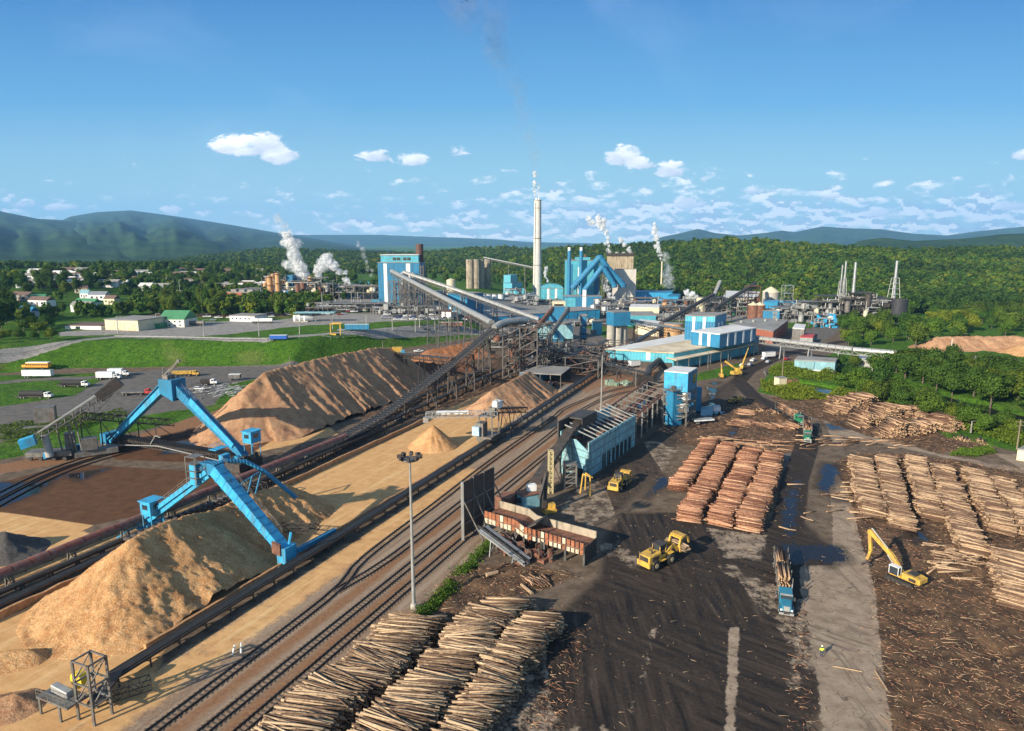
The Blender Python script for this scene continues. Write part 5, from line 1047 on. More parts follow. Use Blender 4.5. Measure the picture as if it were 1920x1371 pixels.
def wheel_loader(label, load=False, group='yellow wheel loaders'):
    r = thing('wheel_loader', label, 'wheel loader', (0, 0, 0), group=None)
    part(r, 'engine_body', YEL, lambda b: (b.prism([(-4.2, -1.25), (-1.1, -1.25), (-1.1, 1.25), (-4.2, 1.25)], 1.3, [2.9, 3.2, 3.2, 2.9]), b.box((-4.2, 0, .9), .6, 2.9, 1.0)), .08)
    part(r, 'engine_grille', DARKST, lambda b: (b.box((-4.26, 0, 1.7), .1, 1.8, 1.0), b.box((-2.6, -1.27, 2.0), 1.8, .06, .7), b.box((-2.6, 1.27, 2.0), 1.8, .06, .7)))
    part(r, 'exhaust_pipe', DARKST, lambda b: (b.tube((-2.2, .5, 3.0), (-2.2, .5, 4.0), .11), b.tube((-2.8, -.5, 3.0), (-2.8, -.5, 3.6), .18)))
    part(r, 'front_frame', YEL, lambda b: (b.box((1.2, 0, 1.1), 2.6, 1.2, 1.2), b.box((.2, 0, .9), 1.0, .8, .8)), .06)
    cb = part(r, 'cab', GLASS, lambda b: b.prism([(-1.0, -.85), (.7, -.75), (.7, .75), (-1.0, .85)], 2.2, 4.0)); part(r, 'cab_roof', DARKST, lambda b: b.box((-.15, 0, 4.0), 2.1, 1.95, .18), .05)
    def posts(b):
        for x, y in ((-1, -.85), (.7, -.75), (.7, .75), (-1, .85)): b.beam((x, y, 2.1), (x, y, 4.0), .12)
        b.box((-.15, 0, 1.7), 1.9, 1.8, .5); b.box((-.6, 1.25, 1.5), 1.4, .7, .08); b.box((-.6, -1.25, 1.5), 1.4, .7, .08)
    part(r, 'cab_frame', YEL, posts)
    for x in (-2.6, 1.6):
        for y in (-1.25, 1.25):
            wheel(r, x, y, 1.05, .75)
            part(r, 'mudguard', YEL, lambda b: b.loft([[Vector((x + 1.22 * math.cos(a), y + o, 1.05 + 1.22 * math.sin(a))) for a in (R(30), R(150))] + [Vector((x + 1.3 * math.cos(a), y + o, 1.05 + 1.3 * math.sin(a))) for a in (R(150), R(30))] for o in (-.35, .35)]) if x < 0 else b.loft([[Vector((x - .7, y - .35, 2.2)), Vector((x + .6, y - .35, 2.3)), Vector((x + .6, y + .35, 2.3)), Vector((x - .7, y + .35, 2.2))], [Vector((x - .7, y - .35, 2.28)), Vector((x + .6, y - .35, 2.38)), Vector((x + .6, y + .35, 2.38)), Vector((x - .7, y + .35, 2.28))]]))
    zt = 2.7 if load else 2.1
    for y in (-.75, .75): part(r, 'lift_arm', YEL, lambda b: (b.beam((.9, y, 2.1), (2.8, y, zt + .5), .28, .7), b.beam((2.8, y, zt + .5), (4.2, y, zt - .9 if load else 1.0), .28, .6)))
    part(r, 'tilt_cylinder', GALV, lambda b: b.tube((1.3, 0, 2.4), (3.8, 0, zt), .13))
    z0 = zt - 1.0 if load else .5
    def grap(b):
        for y in (-1.25, -.4, .4, 1.25): b.beam((4.1, y, z0 + .9), (4.3, y, z0 - .1), .22); b.beam((4.3, y, z0 - .1), (6.4, y, z0 - .05), .18, .2)
        b.beam((4.15, -1.4, z0 + .9), (4.15, 1.4, z0 + .9), .3)
    part(r, 'fork', YEL, grap)
    def top(b):
        for y in (-1.15, 1.15):
            pts = [Vector((4.1, y, z0 + 1.0)), Vector((4.4, y, z0 + 2.3)), Vector((5.4, y, z0 + 2.7)), Vector((6.4, y, z0 + 2.2)), Vector((6.8, y, z0 + 1.1))]
            for p_, q_ in zip(pts[:-1], pts[1:]): b.beam(p_, q_, .3, .35)
        b.beam((4.6, -1.2, z0 + 2.4), (4.6, 1.2, z0 + 2.4), .5, .3); b.box((5.3, 0, z0 + 2.62), 1.5, 2.5, .12)
    part(r, 'grapple_clamp', YEL, top); return r
wl1 = wheel_loader('yellow wheel loader carrying a bundle of logs in its raised grapple, on the black yard', True); p_ = G(1236, 1058); q_ = G(1290, 1034); place(wl1, p_, q_); wl1.scale = (1.08,) * 3
# the bundle it carries
bl = thing('log_bundle', 'bundle of red brown logs held in the grapple of the near wheel loader', 'log bundle', wl1.location); bl.rotation_euler = wl1.rotation_euler
for i in range(26):
    o = link(bpy.data.objects.new('log', PROT[i % 14])); o.parent = bl; a = random.random() * 6.28; rr = math.sqrt(random.random()) * .75
    o.location = (5.3 + rr * math.cos(a) * 1.1, random.uniform(-.3, .3), 2.55 + rr * math.sin(a)); o.rotation_euler = (0, random.gauss(0, .03), math.pi / 2 + random.gauss(0, .04)); o.scale = (.72, 1, 1)
wl2 = wheel_loader('yellow wheel loader seen from behind, driving in the shade beside the teal log building'); place(wl2, G(1160, 916), G(1185, 893))
wl3 = wheel_loader('small brown loader far off behind the wet puddle past the blue hoist tower'); place(wl3, G(1378, 755), G(1400, 752)); wl3.scale = (.62,) * 3

def log_truck(label, cabm, load_red=.3):
    r = thing('log_truck', label, 'log truck', (0, 0, 0), group='log trucks on the haul road')
    part(r, 'chassis', DARKST, lambda b: (b.box((2.5, 0, .75), 8.5, .9, .35), b.box((-8, 0, .95), 12.5, .9, .35)))
    part(r, 'hood', cabm, lambda b: b.prism([(4.0, -.95), (6.3, -.75), (6.3, .75), (4.0, .95)], [1.0, .9, .9, 1.0], [2.15, 1.9, 1.9, 2.15]), .12)
    part(r, 'cab', cabm, lambda b: b.prism([(1.5, -1.1), (4.0, -1.05), (4.0, 1.05), (1.5, 1.1)], 1.0, [3.1, 2.9, 2.9, 3.1]), .12)
    part(r, 'windscreen', GLASS, lambda b: b.boxv((4.02, 0, 2.5), (.03, 0, -.1), (0, .9, 0), (-.05, 0, .34))); part(r, 'side_window', GLASS, lambda b: (b.box((3.2, 1.1, 2.1), .9, .04, .6), b.box((3.2, -1.1, 2.1), .9, .04, .6)))
    part(r, 'sun_visor', GALV, lambda b: b.boxv((4.2, 0, 2.98), (.16, 0, -.05), (0, 1.0, 0), (0, 0, .04)))
    part(r, 'grille', GALV, lambda b: b.box((6.33, 0, 1.0), .08, .95, .95)); part(r, 'bumper', GALV, lambda b: b.box((6.5, 0, .5), .25, 2.35, .38), .04)
    for y in (-.72, .72): part(r, 'headlight', WHITE, lambda b: b.box((6.25, y * 1.15, 1.1), .2, .3, .28)); part(r, 'exhaust_stack', GALV, lambda b: b.tube((1.4, y * 1.45, 1.0), (1.4, y * 1.45, 3.7), .1)); part(r, 'front_mudguard', cabm, lambda b: b.box((5.3, y * 1.35, 1.1), 1.5, .42, .12), .05); part(r, 'mirror', DARKST, lambda b: b.box((3.9, y * 1.85, 1.9), .12, .25, .6))
    for x in (5.3, .3, -1.0, -11.5, -12.8):
        for y in (-1.0, 1.0): wheel(r, x, y, .52, .38 if x > 5 else .6, GALV)
    def bunks(b):
        for x in (-.4, -3.6, -7.0, -10.4, -13.6):
            b.beam((x, -1.25, 1.35), (x, 1.25, 1.35), .2)
            for y in (-1.25, 1.25): b.beam((x, y, 1.3), (x, y, 3.9), .13)
    part(r, 'bunk_stakes', STEEL, bunks); return r
def truck_load(tr, label, n=46, L=6.3, red=.4, x0=(-3.6, -10.3)):
    r = thing('log_load', label, 'log load', tr.location, group=None); r.rotation_euler = tr.rotation_euler; Q = []
    for xx in x0:
        for i in range(n): Q.append((xx + random.uniform(-.3, .3), random.uniform(-1.02, 1.02), 1.62 + random.random() * 2.15, 1, random.gauss(0, .015), random.gauss(0, .015), L * random.uniform(.9, 1.05), random.uniform(.11, .2), .12, .08))
    q = np.array(Q); V_, F_, cap_ = log_geo(q[:, :3], q[:, 3:6], q[:, 6], q[:, 7], q[:, 8], q[:, 9]); me = np_mesh('stacked_logs', V_, F_, lm)
    at = me.attributes.new('cap', 'FLOAT', 'FACE'); at.data.foreach_set('value', cap_); at = me.attributes.new('red', 'FLOAT', 'FACE'); at.data.foreach_set('value', np.full(len(F_), red, np.float32)); o = link(bpy.data.objects.new('stacked_logs', me)); o.parent = r; o['kind'] = 'stuff'; return r
tk = log_truck('log truck with teal blue cab coming forward beside the pale concrete strip', TEALP); a0 = G(1478, 1100); place(tk, a0, head=math.atan2(G(1475, 1150).y - G(1466, 1075).y, G(1475, 1150).x - G(1466, 1075).x)); truck_load(tk, 'logs piled lengthwise on the teal blue truck', 44, 6.2, .3)
tk.location = (G(1474, 1158) + Vector((-math.cos(tk.rotation_euler[2]) * 6.4, -math.sin(tk.rotation_euler[2]) * 6.4, 0))); bpy.data.objects[tk.name]
for o in scene.collection.objects:
    if o.name.startswith('log_load'): o.location = tk.location
tk2 = log_truck('log truck with green cab coming down the wet black haul road', GREENP); h2 = math.atan2(G(1516, 830).y - G(1513, 785).y, G(1516, 830).x - G(1513, 785).x); place(tk2, G(1514, 832) - Vector((math.cos(h2), math.sin(h2), 0)) * 6.4, head=h2); truck_load(tk2, 'tall load of red brown logs on the green truck heading towards the viewer', 50, 6.3, .7)
tk3 = log_truck('second green log truck, following slantwise behind the first', GREENP); h3 = math.atan2(G(1508, 800)[1] - G(1440, 762)[1], G(1508, 800)[0] - G(1440, 762)[0]); place(tk3, G(1503, 797) - Vector((math.cos(h3), math.sin(h3), 0)) * 5, head=h3); truck_load(tk3, 'load of pale brown logs on the slanting second green truck', 46, 6.3, .6)

def excavator(label, s_=1.0):
    r = thing('excavator', label, 'excavator', (0, 0, 0))
    for y in (-1.25, 1.25):
        part(r, 'track', BLACK, lambda b: b.loft([[Vector((x, y + o, z)) for x, z in ((-2.2, .1), (2.2, .1), (2.6, .55), (2.2, 1.0), (-2.2, 1.0), (-2.6, .55))] for o in (-.3, .3)]))
        part(r, 'track_frame', DARKST, lambda b: [b.tube((x, y - .33, .45), (x, y + .33, .45), .3, n=12) for x in (-1.8, -.9, 0, .9, 1.8)])
    part(r, 'undercarriage', DARKST, lambda b: (b.box((0, 0, .5), 2.2, 2.2, .5), b.tube((0, 0, .9), (0, 0, 1.25), 1.0, n=20)))
    part(r, 'engine_house', YEL, lambda b: (b.prism([(-3.2, -1.4), (-.4, -1.4), (-.4, 1.4), (-3.2, 1.4)], 1.25, [2.3, 2.5, 2.5, 2.3]), b.box((.7, -.9, 1.25), 2.2, .9, .5), b.box((.8, .9, 1.25), 2.2, 1.0, .3)), .1)
    part(r, 'counterweight', YEL, lambda b: b.box((-3.45, 0, 1.25), .5, 2.7, 1.0), .12)
    part(r, 'engine_cover', DARKST, lambda b: (b.box((-1.8, 0, 2.42), 1.5, 1.6, .2), b.box((-2.4, -1.42, 1.5), 1.3, .05, .6), b.box((-2.4, 1.42, 1.5), 1.3, .05, .6), b.tube((-1.2, -.9, 2.4), (-1.2, -.9, 3.0), .1)))
    part(r, 'cab', GLASS, lambda b: b.prism([(.2, .45), (1.9, .45), (1.9, 1.4), (.2, 1.4)], 1.5, 3.0)); part(r, 'cab_frame', WHITE, lambda b: (b.box((1.05, .92, 3.0), 1.9, 1.1, .12), [b.beam((x, y, 1.5), (x, y, 3.0), .1) for x in (.2, 1.9) for y in (.45, 1.4)]))
    bm = part(r, 'boom', YEL, lambda b: (b.beam((.6, -.3, 1.8), (3.0, -.3, 4.6), .55, .9), b.beam((2.9, -.3, 4.4), (7.4, -.3, 7.4), .5, .75)))
    b2 = part(r, 'stick', YEL, lambda b: (b.beam((7.3, -.3, 7.5), (6.7, -.3, 3.4), .4, .6), b.beam((6.7, -.3, 3.5), (7.2, -.3, 1.5), .4, .5)))
    part(r, 'hydraulic_cylinder', GALV, lambda b: (b.tube((.9, .1, 1.7), (3.2, .1, 4.2), .12), b.tube((3.4, -.3, 5.2), (6.9, -.3, 8.0), .12)))
    part(r, 'grapple', DARKST, lambda b: (b.tube((7.2, -.3, 1.5), (7.2, -.3, .9), .2), [b.path([Vector((7.2, -.3, .9)), Vector((7.2 + sx, -.3 + sy, .5)), Vector((7.2 + sx * .9, -.3 + sy * .9, .05))], .12) for sx, sy in ((.8, .3), (.8, -.3), (-.8, .3), (-.8, -.3))]))
    return r
ex = excavator('yellow long boom excavator with a grapple standing on the bark strewn ground at right'); e0 = G(1692, 1092); place(ex, e0, G(1645, 1072)); ex.scale = (1.0,) * 3

def crane(label, boom_len, el, m=YEL):
    r = thing('mobile_crane', label, 'crane', (0, 0, 0))
    part(r, 'carrier', m, lambda b: (b.box((0, 0, 1.0), 9, 2.6, .8), b.box((4.2, 0, 1.6), 1.6, 2.4, 1.2)), .1)
    for x in (-3.4, -2.0, 2.2, 3.6):
        for y in (-1.2, 1.2): wheel(r, x, y, .65, .5)
    part(r, 'turntable', m, lambda b: (b.box((-1.2, 0, 1.9), 3.4, 2.3, 1.3), b.box((-3.2, 0, 1.9), 1.0, 2.6, 1.2)), .1); part(r, 'cab', GLASS, lambda b: b.box((.8, .9, 1.9), 1.5, 1.0, 1.5))
    e = Vector((math.cos(el), 0, math.sin(el)))
    part(r, 'boom', m, lambda b: [b.beam(Vector((-1.6, 0, 3.0)) + e * boom_len * f0, Vector((-1.6, 0, 3.0)) + e * boom_len * f1, w_, w_ * 1.2) for f0, f1, w_ in ((0, .45, 1.0), (.4, .75, .75), (.7, 1.0, .5))])
    part(r, 'boom_cylinder', GALV, lambda b: b.tube((.4, 0, 2.2), Vector((-1.6, 0, 2.6)) + e * boom_len * .35, .18)); part(r, 'boom_head', DARKST, lambda b: b.box(Vector((-1.6, 0, 2.6)) + e * boom_len, 1.0, .7, .9)); return r
c1 = crane('long yellow telescopic crane boom reaching up beside the warehouse canopy', 22, R(33)); place(c1, G(1392, 692), G(1430, 668)); c1.scale = (.62,) * 3
c2 = crane('short yellow crane with folded boom on the grass edge beside the haul road', 9, R(62)); place(c2, G(1352, 708), G(1345, 700)); c2.scale = (.6,) * 3
c3 = thing('telehandler', 'yellow jointed lift folded down next to the short crane', 'boom lift', G(1372, 705)); pb = c3.location
m_ = MB(); m_.beam(pb + Vector((-3.5, 0, 7)), pb + Vector((1.5, 0, 3.5)), .8); m_.build('boom', YEL, c3); m_ = MB(); m_.box(pb + Vector((2, 0, .8)), 5, 2.4, 1.6, .3); m_.box(pb + Vector((2.6, 0, 2.4)), 2, 2, 1.4, .3); m_.build('body', YEL, c3, bevel=.1)
for dx in (.3, 3.6):
    m_ = MB(); m_.tube(pb + Vector((dx, -1.5, .7)), pb + Vector((dx, -1.0, .7)), .7, n=14); m_.build('wheel', BLACK, c3)

def car(label, m, kind='sedan', group=None, name='parked_car', cat='car'):
    r = thing(name, label, cat, (0, 0, 0), group=group)
    if kind == 'pickup':
        part(r, 'body', m, lambda b: (b.box((1.7, 0, .5), 1.9, 1.85, .65), b.box((0, 0, .5), 5.3, 1.85, .42), b.box((-1.7, .86, .9), 2.0, .12, .35), b.box((-1.7, -.86, .9), 2.0, .12, .35), b.box((-2.6, 0, .9), .12, 1.8, .35)), .1)
        part(r, 'cab', m, lambda b: b.loft([[Vector((x, y, z)) for x, y in ((a0, -w0), (a1, -w0), (a1, w0), (a0, w0))] for a0, a1, w0, z in ((-.7, 1.3, .9, 1.1), (-.55, .6, .75, 1.75))]), .06)
    else:
        part(r, 'body', m, lambda b: b.loft([[Vector((x, y, z)) for x, y in ((-2.2, -w0), (2.25, -w0), (2.25, w0), (-2.2, w0))] for w0, z in ((.86, .35), (.9, .6), (.85, .92))]), .12)
        part(r, 'cab', m, lambda b: b.loft([[Vector((x, y, z)) for x, y in ((a0, -w0), (a1, -w0), (a1, w0), (a0, w0))] for a0, a1, w0, z in ((-1.9, 1.1, .82, .9), (-1.3, .4, .66, 1.45))]), .06)
    part(r, 'window', GLASS, lambda b: b.loft([[Vector((x, y, z)) for x, y in ((a0, -w0), (a1, -w0), (a1, w0), (a0, w0))] for a0, a1, w0, z in (((-1.75, 1.02, .84, 1.0), (-1.35, .5, .70, 1.36)) if kind != 'pickup' else ((-.72, 1.2, .92, 1.2), (-.62, .75, .82, 1.6)))]))
    for x in (-1.4, 1.45):
        for y in (-.8, .8): wheel(r, x, y, .34, .22, GALV)
    return r
SILV = mat('silver_car_paint', (.45, .46, .48), .3, .4, .05); CRED = mat('dark_red_car_paint', (.25, .02, .02), .3, 0, .05); CBLK = mat('black_car_paint', (.02, .02, .022), .25, 0, .05); CBLU = mat('navy_car_paint', (.03, .06, .16), .3, 0, .05)
cproto = [(car('white pickup parked', WHITE, 'pickup'), 'white pickup'), (car('white car', WHITE), 'white car'), (car('silver car', SILV), 'silver car'), (car('black car', CBLK), 'black car'), (car('red car', CRED), 'dark red car'), (car('navy pickup', CBLU, 'pickup'), 'navy blue pickup')]
used = set()
def put_car(k, px, py, head, label, group=None, z=None):
    pr, nm = cproto[k]; p = GT(px, py); loc = Vector((p.x, p.y, T(p.x, p.y)))
    if k not in used: used.add(k); o = pr; o.location = loc; o.rotation_euler = (0, 0, head); o['label'] = label; 
    else: o = dup(pr, loc, head, label)
    if group: o['group'] = group
    elif 'group' in o: del o['group']
    return o
lot = []
for row in range(7):
    for i in range(15):
        if random.random() < .78: lot.append((735 + i * 14 - row * 3 + random.uniform(-2, 2), 583 + row * 2.9 + (i * .1)))
lot += [(545 + i * 9 + random.uniform(-2, 2), 589 + random.uniform(-3, 3)) for i in range(14)] + [(388 + i * 11, 599 + random.uniform(-5, 6)) for i in range(12)]
lot += [(930 + i * 8 + random.uniform(-1, 1), 593 + r_ * 3) for i in range(13) for r_ in range(2)]
names = ['white pickup', 'white car', 'silver car', 'black car', 'dark red car', 'navy blue pickup']
for (x, y) in lot:
    k = random.choices(range(6), (3, 3, 4, 5, 1.5, 1.5))[0]
    area = 'mill car park right of the boiler house' if x > 900 else ('mill car park before the boiler house' if x > 700 else ('car park beyond the grass bank' if x > 500 else 'car park beside the green roofed house'))
    put_car(k, x, y, random.choice((.3, .3, .35)) + math.pi * random.randrange(2), f'{names[k]} parked in the {area}', f'{names[k]}s in the {area}')
put_car(1, 372, 732, .2, 'white car parked alone on the gravel beside the scrap metal heap'); put_car(2, 640, 621, .1, 'silver car waiting at the yellow gantry on the upper road'); put_car(3, 800, 620, .05, 'black car on the upper road near the inclined conveyor')
put_car(0, 785, 661, .4, 'white pickup at the head of the low conveyor above the bark pile'); put_car(2, 745, 790, 1.16, 'dark silver car between the two conveyors left of the small chip cone')
for i, (x, y) in enumerate(((1120, 683), (1135, 686), (1150, 688), (1168, 684))): put_car((1, 3, 2, 0)[i], x, y, .3, ('white car', 'black car', 'silver car', 'white pickup')[i] + ' parked under the blue warehouse eaves')
for i, (x, y) in enumerate(((1392, 688), (1406, 686), (1412, 678), (1432, 675), (1440, 681))): put_car((1, 2, 0, 1, 2)[i], x, y, .9, ('white car nearest the long crane on the haul road side', 'silver car behind the long crane', 'white pickup between the crane and the site office', 'white car beside the white site office', 'silver car closest to the site office door')[i])
put_car(4, 1476, 676, .6, 'small orange red car on the haul road left of the teal shed')
for k in range(6):
    if k not in used: bpy.data.objects.remove(cproto[k][0])

def box_truck(label, cabm, boxm, L=7.0, h=2.8, body='box', name='truck', cat='truck'):
    r = thing(name, label, cat, (0, 0, 0))
    part(r, 'cab', cabm, lambda b: (b.box((3.3, 0, .8), 1.7, 2.2, 1.9), b.box((4.6, 0, .8), 1.5, 1.9, 1.0)), .12); part(r, 'windscreen', GLASS, lambda b: (b.box((4.17, 0, 1.85), .05, 1.9, .7), b.box((3.4, 0, 1.9), .9, 2.24, .6)))
    if body == 'box': part(r, 'cargo_box', boxm, lambda b: b.box((2.2 - L / 2, 0, 1.1), L, 2.5, h), .04)
    elif body == 'dump': part(r, 'dump_body', boxm, lambda b: b.loft([[Vector((x, y, z)) for x, y in ((2.2 - L, -w0), (2.2, -w0), (2.2, w0), (2.2 - L, w0))] for w0, z in ((.9, 1.1), (1.25, 2.6))]), .04)
    else: part(r, 'tank', boxm, lambda b: b.tube((2.2 - L, 0, 2.1), (2.2, 0, 2.1), 1.15, n=18))
    part(r, 'chassis', DARKST, lambda b: b.box((1.0 - L / 2 + 1, 0, .6), L + 4, .9, .4))
    for x in (4.4, 1.0, 2.9 - L, 4.2 - L):
        for y in (-1, 1): wheel(r, x, y, .5, .4, GALV)
    return r
for lab, px, hd, cm_, bm_, L, bd in (('white box truck parked at the top of the gravel yard, box end towards the grass', (205, 712), .05, WHITE, WHITE, 7.5, 'box'), ('second white box truck just behind and right of the first', (222, 706), .05, WHITE, WHITE, 6.5, 'box'),
        ('black truck with white cab parked on the gravel behind the stacker boom', (145, 726), -.02, WHITE, BLACK, 9, 'tank'), ('black logging truck with white cab below the dry grass bank', (75, 748), -.03, WHITE, BLACK, 10, 'tank'),
        ('flatbed truck with orange cab behind the far reclaimer arm', (262, 742), .1, REDP, STEEL, 9, 'box'), ('yellow dump truck parked above the far blue reclaimer head', (352, 706), .12, YEL, YEL, 9, 'dump'), ('white service truck beside the scrap heap', (385, 723), .1, WHITE, DARKST, 4, 'dump')):
    o = box_truck(lab, cm_, bm_, L, 2.6 if bd == 'box' and bm_ is WHITE else .5, bd); p = GT(*px); place(o, p, head=hd)
def trailer(label, m, px, L, h, head, name='semi_trailer', cab=None):
    r = thing(name, label, 'trailer', (0, 0, 0)); part(r, 'cargo_box', m, lambda b: b.box((0, 0, 1.1), L, 2.5, h), .04); part(r, 'roof_edge', WHITE if m is not WHITE else GALV, lambda b: b.box((0, 0, 1.1 + h), L + .1, 2.56, .08)); part(r, 'landing_gear', DARKST, lambda b: (b.box((L * .3, -.8, 0), .2, .2, 1.1), b.box((L * .3, .8, 0), .2, .2, 1.1)))
    for x in (-L * .4, -L * .3):
        for y in (-1, 1): wheel(r, x, y, .5, .4, GALV)
    place(r, GT(*px), head=head); return r
trailer('long white semi trailer parked on the grass in front of the school bus', WHITE, (72, 709), 13.5, 2.7, .0); trailer('bright blue semi trailer on the upper road by the gantry', BLUED, (670, 622), 14, 3.0, .03)
trailer('grey shipping container standing alone near the grass bank', STEEL, (441, 714), 5, 1.8, .1, 'container'); trailer('blue dumpster on the grass slope under the upper road', ROYAL, (523, 641), 9, 2.0, .04, 'dumpster')
trailer('rust brown trailer by the inclined conveyor on the upper road', RUSTM, (845, 615), 16, 2.4, .05); trailer('white site trailer beside the long crane', WHITE, (1441, 672), 7, 2.4, .35, 'site_trailer'); trailer('white site box under the warehouse eaves', WHITE, (1189, 690), 6, 2.6, .5, 'site_trailer')
trailer('small white skip by the puddle beyond the middle log stacks', WHITE, (1343, 776), 3.2, 1.6, 1.4, 'skip'); trailer('flat white tray lying on the dark ground right of the teal building', WHITE, (1318, 794), 7.5, .5, .25, 'metal_tray')
bus = thing('school_bus', 'yellow school bus with white roof parked at the foot of the grass bank', 'bus', (0, 0, 0))
part(bus, 'body', BUSY, lambda b: (b.box((-.8, 0, .8), 9.6, 2.4, 1.9), b.box((4.9, 0, .8), 2.0, 2.1, 1.1)), .12); part(bus, 'roof', WHITE, lambda b: b.box((-.8, 0, 2.7), 9.7, 2.3, .35), .12); [part(bus, 'window', GLASS, lambda b: b.box((-4.9 + i * .95, s * 1.2, 1.75), .72, .06, .6)) for i in range(10) for s in (-1, 1)]; part(bus, 'windscreen', GLASS, lambda b: b.box((4.02, 0, 1.8), .06, 2.0, .8)); part(bus, 'stripe', BLACK, lambda b: (b.box((-.8, 1.21, 1.4), 9.5, .03, .1), b.box((-.8, -1.21, 1.4), 9.5, .03, .1)))
for x in (-3.0, 4.3):
    for y in (-1.1, 1.1): wheel(bus, x, y, .5, .35, DARKST)
place(bus, GT(70, 694), head=math.pi); bus.scale = (1.15,) * 3
# tank trailers on the upper terrace
for lab, px, L in (('white tank trailer beside the small office below the trees', (492, 607), 13), ('dark grey tank trailer beside the green roofed house', (365, 612), 12)):
    r = thing('tank_trailer', lab, 'trailer', (0, 0, 0)); part(r, 'tank', WHITE if 'white' in lab else STEEL, lambda b: b.tube((-L / 2, 0, 2.1), (L / 2, 0, 2.1), 1.2, n=18)); part(r, 'chassis', DARKST, lambda b: b.box((0, 0, .6), L, .9, .3))
    for x in (-L * .4, -L * .3, L * .35): 
        for y in (-1, 1): wheel(r, x, y, .5, .4, GALV)
    place(r, GT(*px), head=.05)
# person
skin = mat('skin', (0.45, 0.28, 0.2), .6); hv = mat('hi_vis_yellow', (0.55, 0.8, 0.05), .7); jeans = mat('dark_trousers', (0.03, 0.04, 0.07), .9); hat = mat('white_helmet', (.7, .75, .5), .4)
pr = thing('person', 'person in yellow green jacket and hard hat walking on the concrete strip', 'person', G(1540, 1231)); pr.rotation_euler = (0, 0, 1.2)
def skin_body(verts, edges, rad, m, name):
    me = bpy.data.meshes.new(name); me.from_pydata(verts, edges, []); o = bpy.data.objects.new(name, me); link(o); o.parent = pr; s = o.modifiers.new('skin', 'SKIN'); sv = me.skin_vertices[0].data
    for i, r_ in enumerate(rad): sv[i].radius = r_ if hasattr(r_, '__len__') else (r_, r_)
    sv[0].use_root = True; ss = o.modifiers.new('sub', 'SUBSURF'); ss.levels = 1; ss.render_levels = 1; me.materials.append(m); return o
bd = [(0, 0, .95), (0, 0, 1.2), (0, 0, 1.42), (0, 0, 1.53), (.02, 0, 1.63), (.03, 0, 1.74), (0, .1, .9), (.14, .1, .5), (.02, .1, .08), (.14, .1, .04), (0, -.1, .9), (-.1, -.1, .5), (-.3, -.1, .12), (-.2, -.1, .05), (0, .2, 1.42), (-.08, .26, 1.15), (.08, .27, .92), (.1, .27, .82), (0, -.2, 1.42), (.08, -.26, 1.15), (.25, -.25, 1.0), (.32, -.25, .95)]
ed = [(0, 1), (1, 2), (2, 3), (3, 4), (4, 5), (0, 6), (6, 7), (7, 8), (8, 9), (0, 10), (10, 11), (11, 12), (12, 13), (2, 14), (14, 15), (15, 16), (16, 17), (2, 18), (18, 19), (19, 20), (20, 21)]
rd = [.15, .15, .17, .06, .09, .08, .1, .065, .05, .045, .1, .065, .05, .045, .07, .05, .038, .04, .07, .05, .038, .04]
skin_body(bd, ed, rd, jeans, 'body'); skin_body([(0, 0, .93), (0, 0, 1.2), (0, 0, 1.43), (0, .2, 1.42), (-.08, .26, 1.15), (.07, .27, .95), (0, -.2, 1.42), (.08, -.26, 1.15), (.23, -.25, 1.02)], [(0, 1), (1, 2), (2, 3), (3, 4), (4, 5), (2, 6), (6, 7), (7, 8)], [.19, .19, .2, .09, .075, .06, .09, .075, .06], hv, 'jacket')
m_ = MB(); m_.lathe((.03, 0, 1.7), [(.15, -.02), (.14, .03), (.13, .09), (.07, .14), (.01, .155)], 14); m_.build('helmet', hat, pr, world=False, smooth=True)
m_ = MB(); m_.lathe((.04, 0, 1.66), [(.02, -.12), (.07, -.09), (.085, 0), (.07, .06)], 10); m_.build('face', skin, pr, world=False, smooth=True)
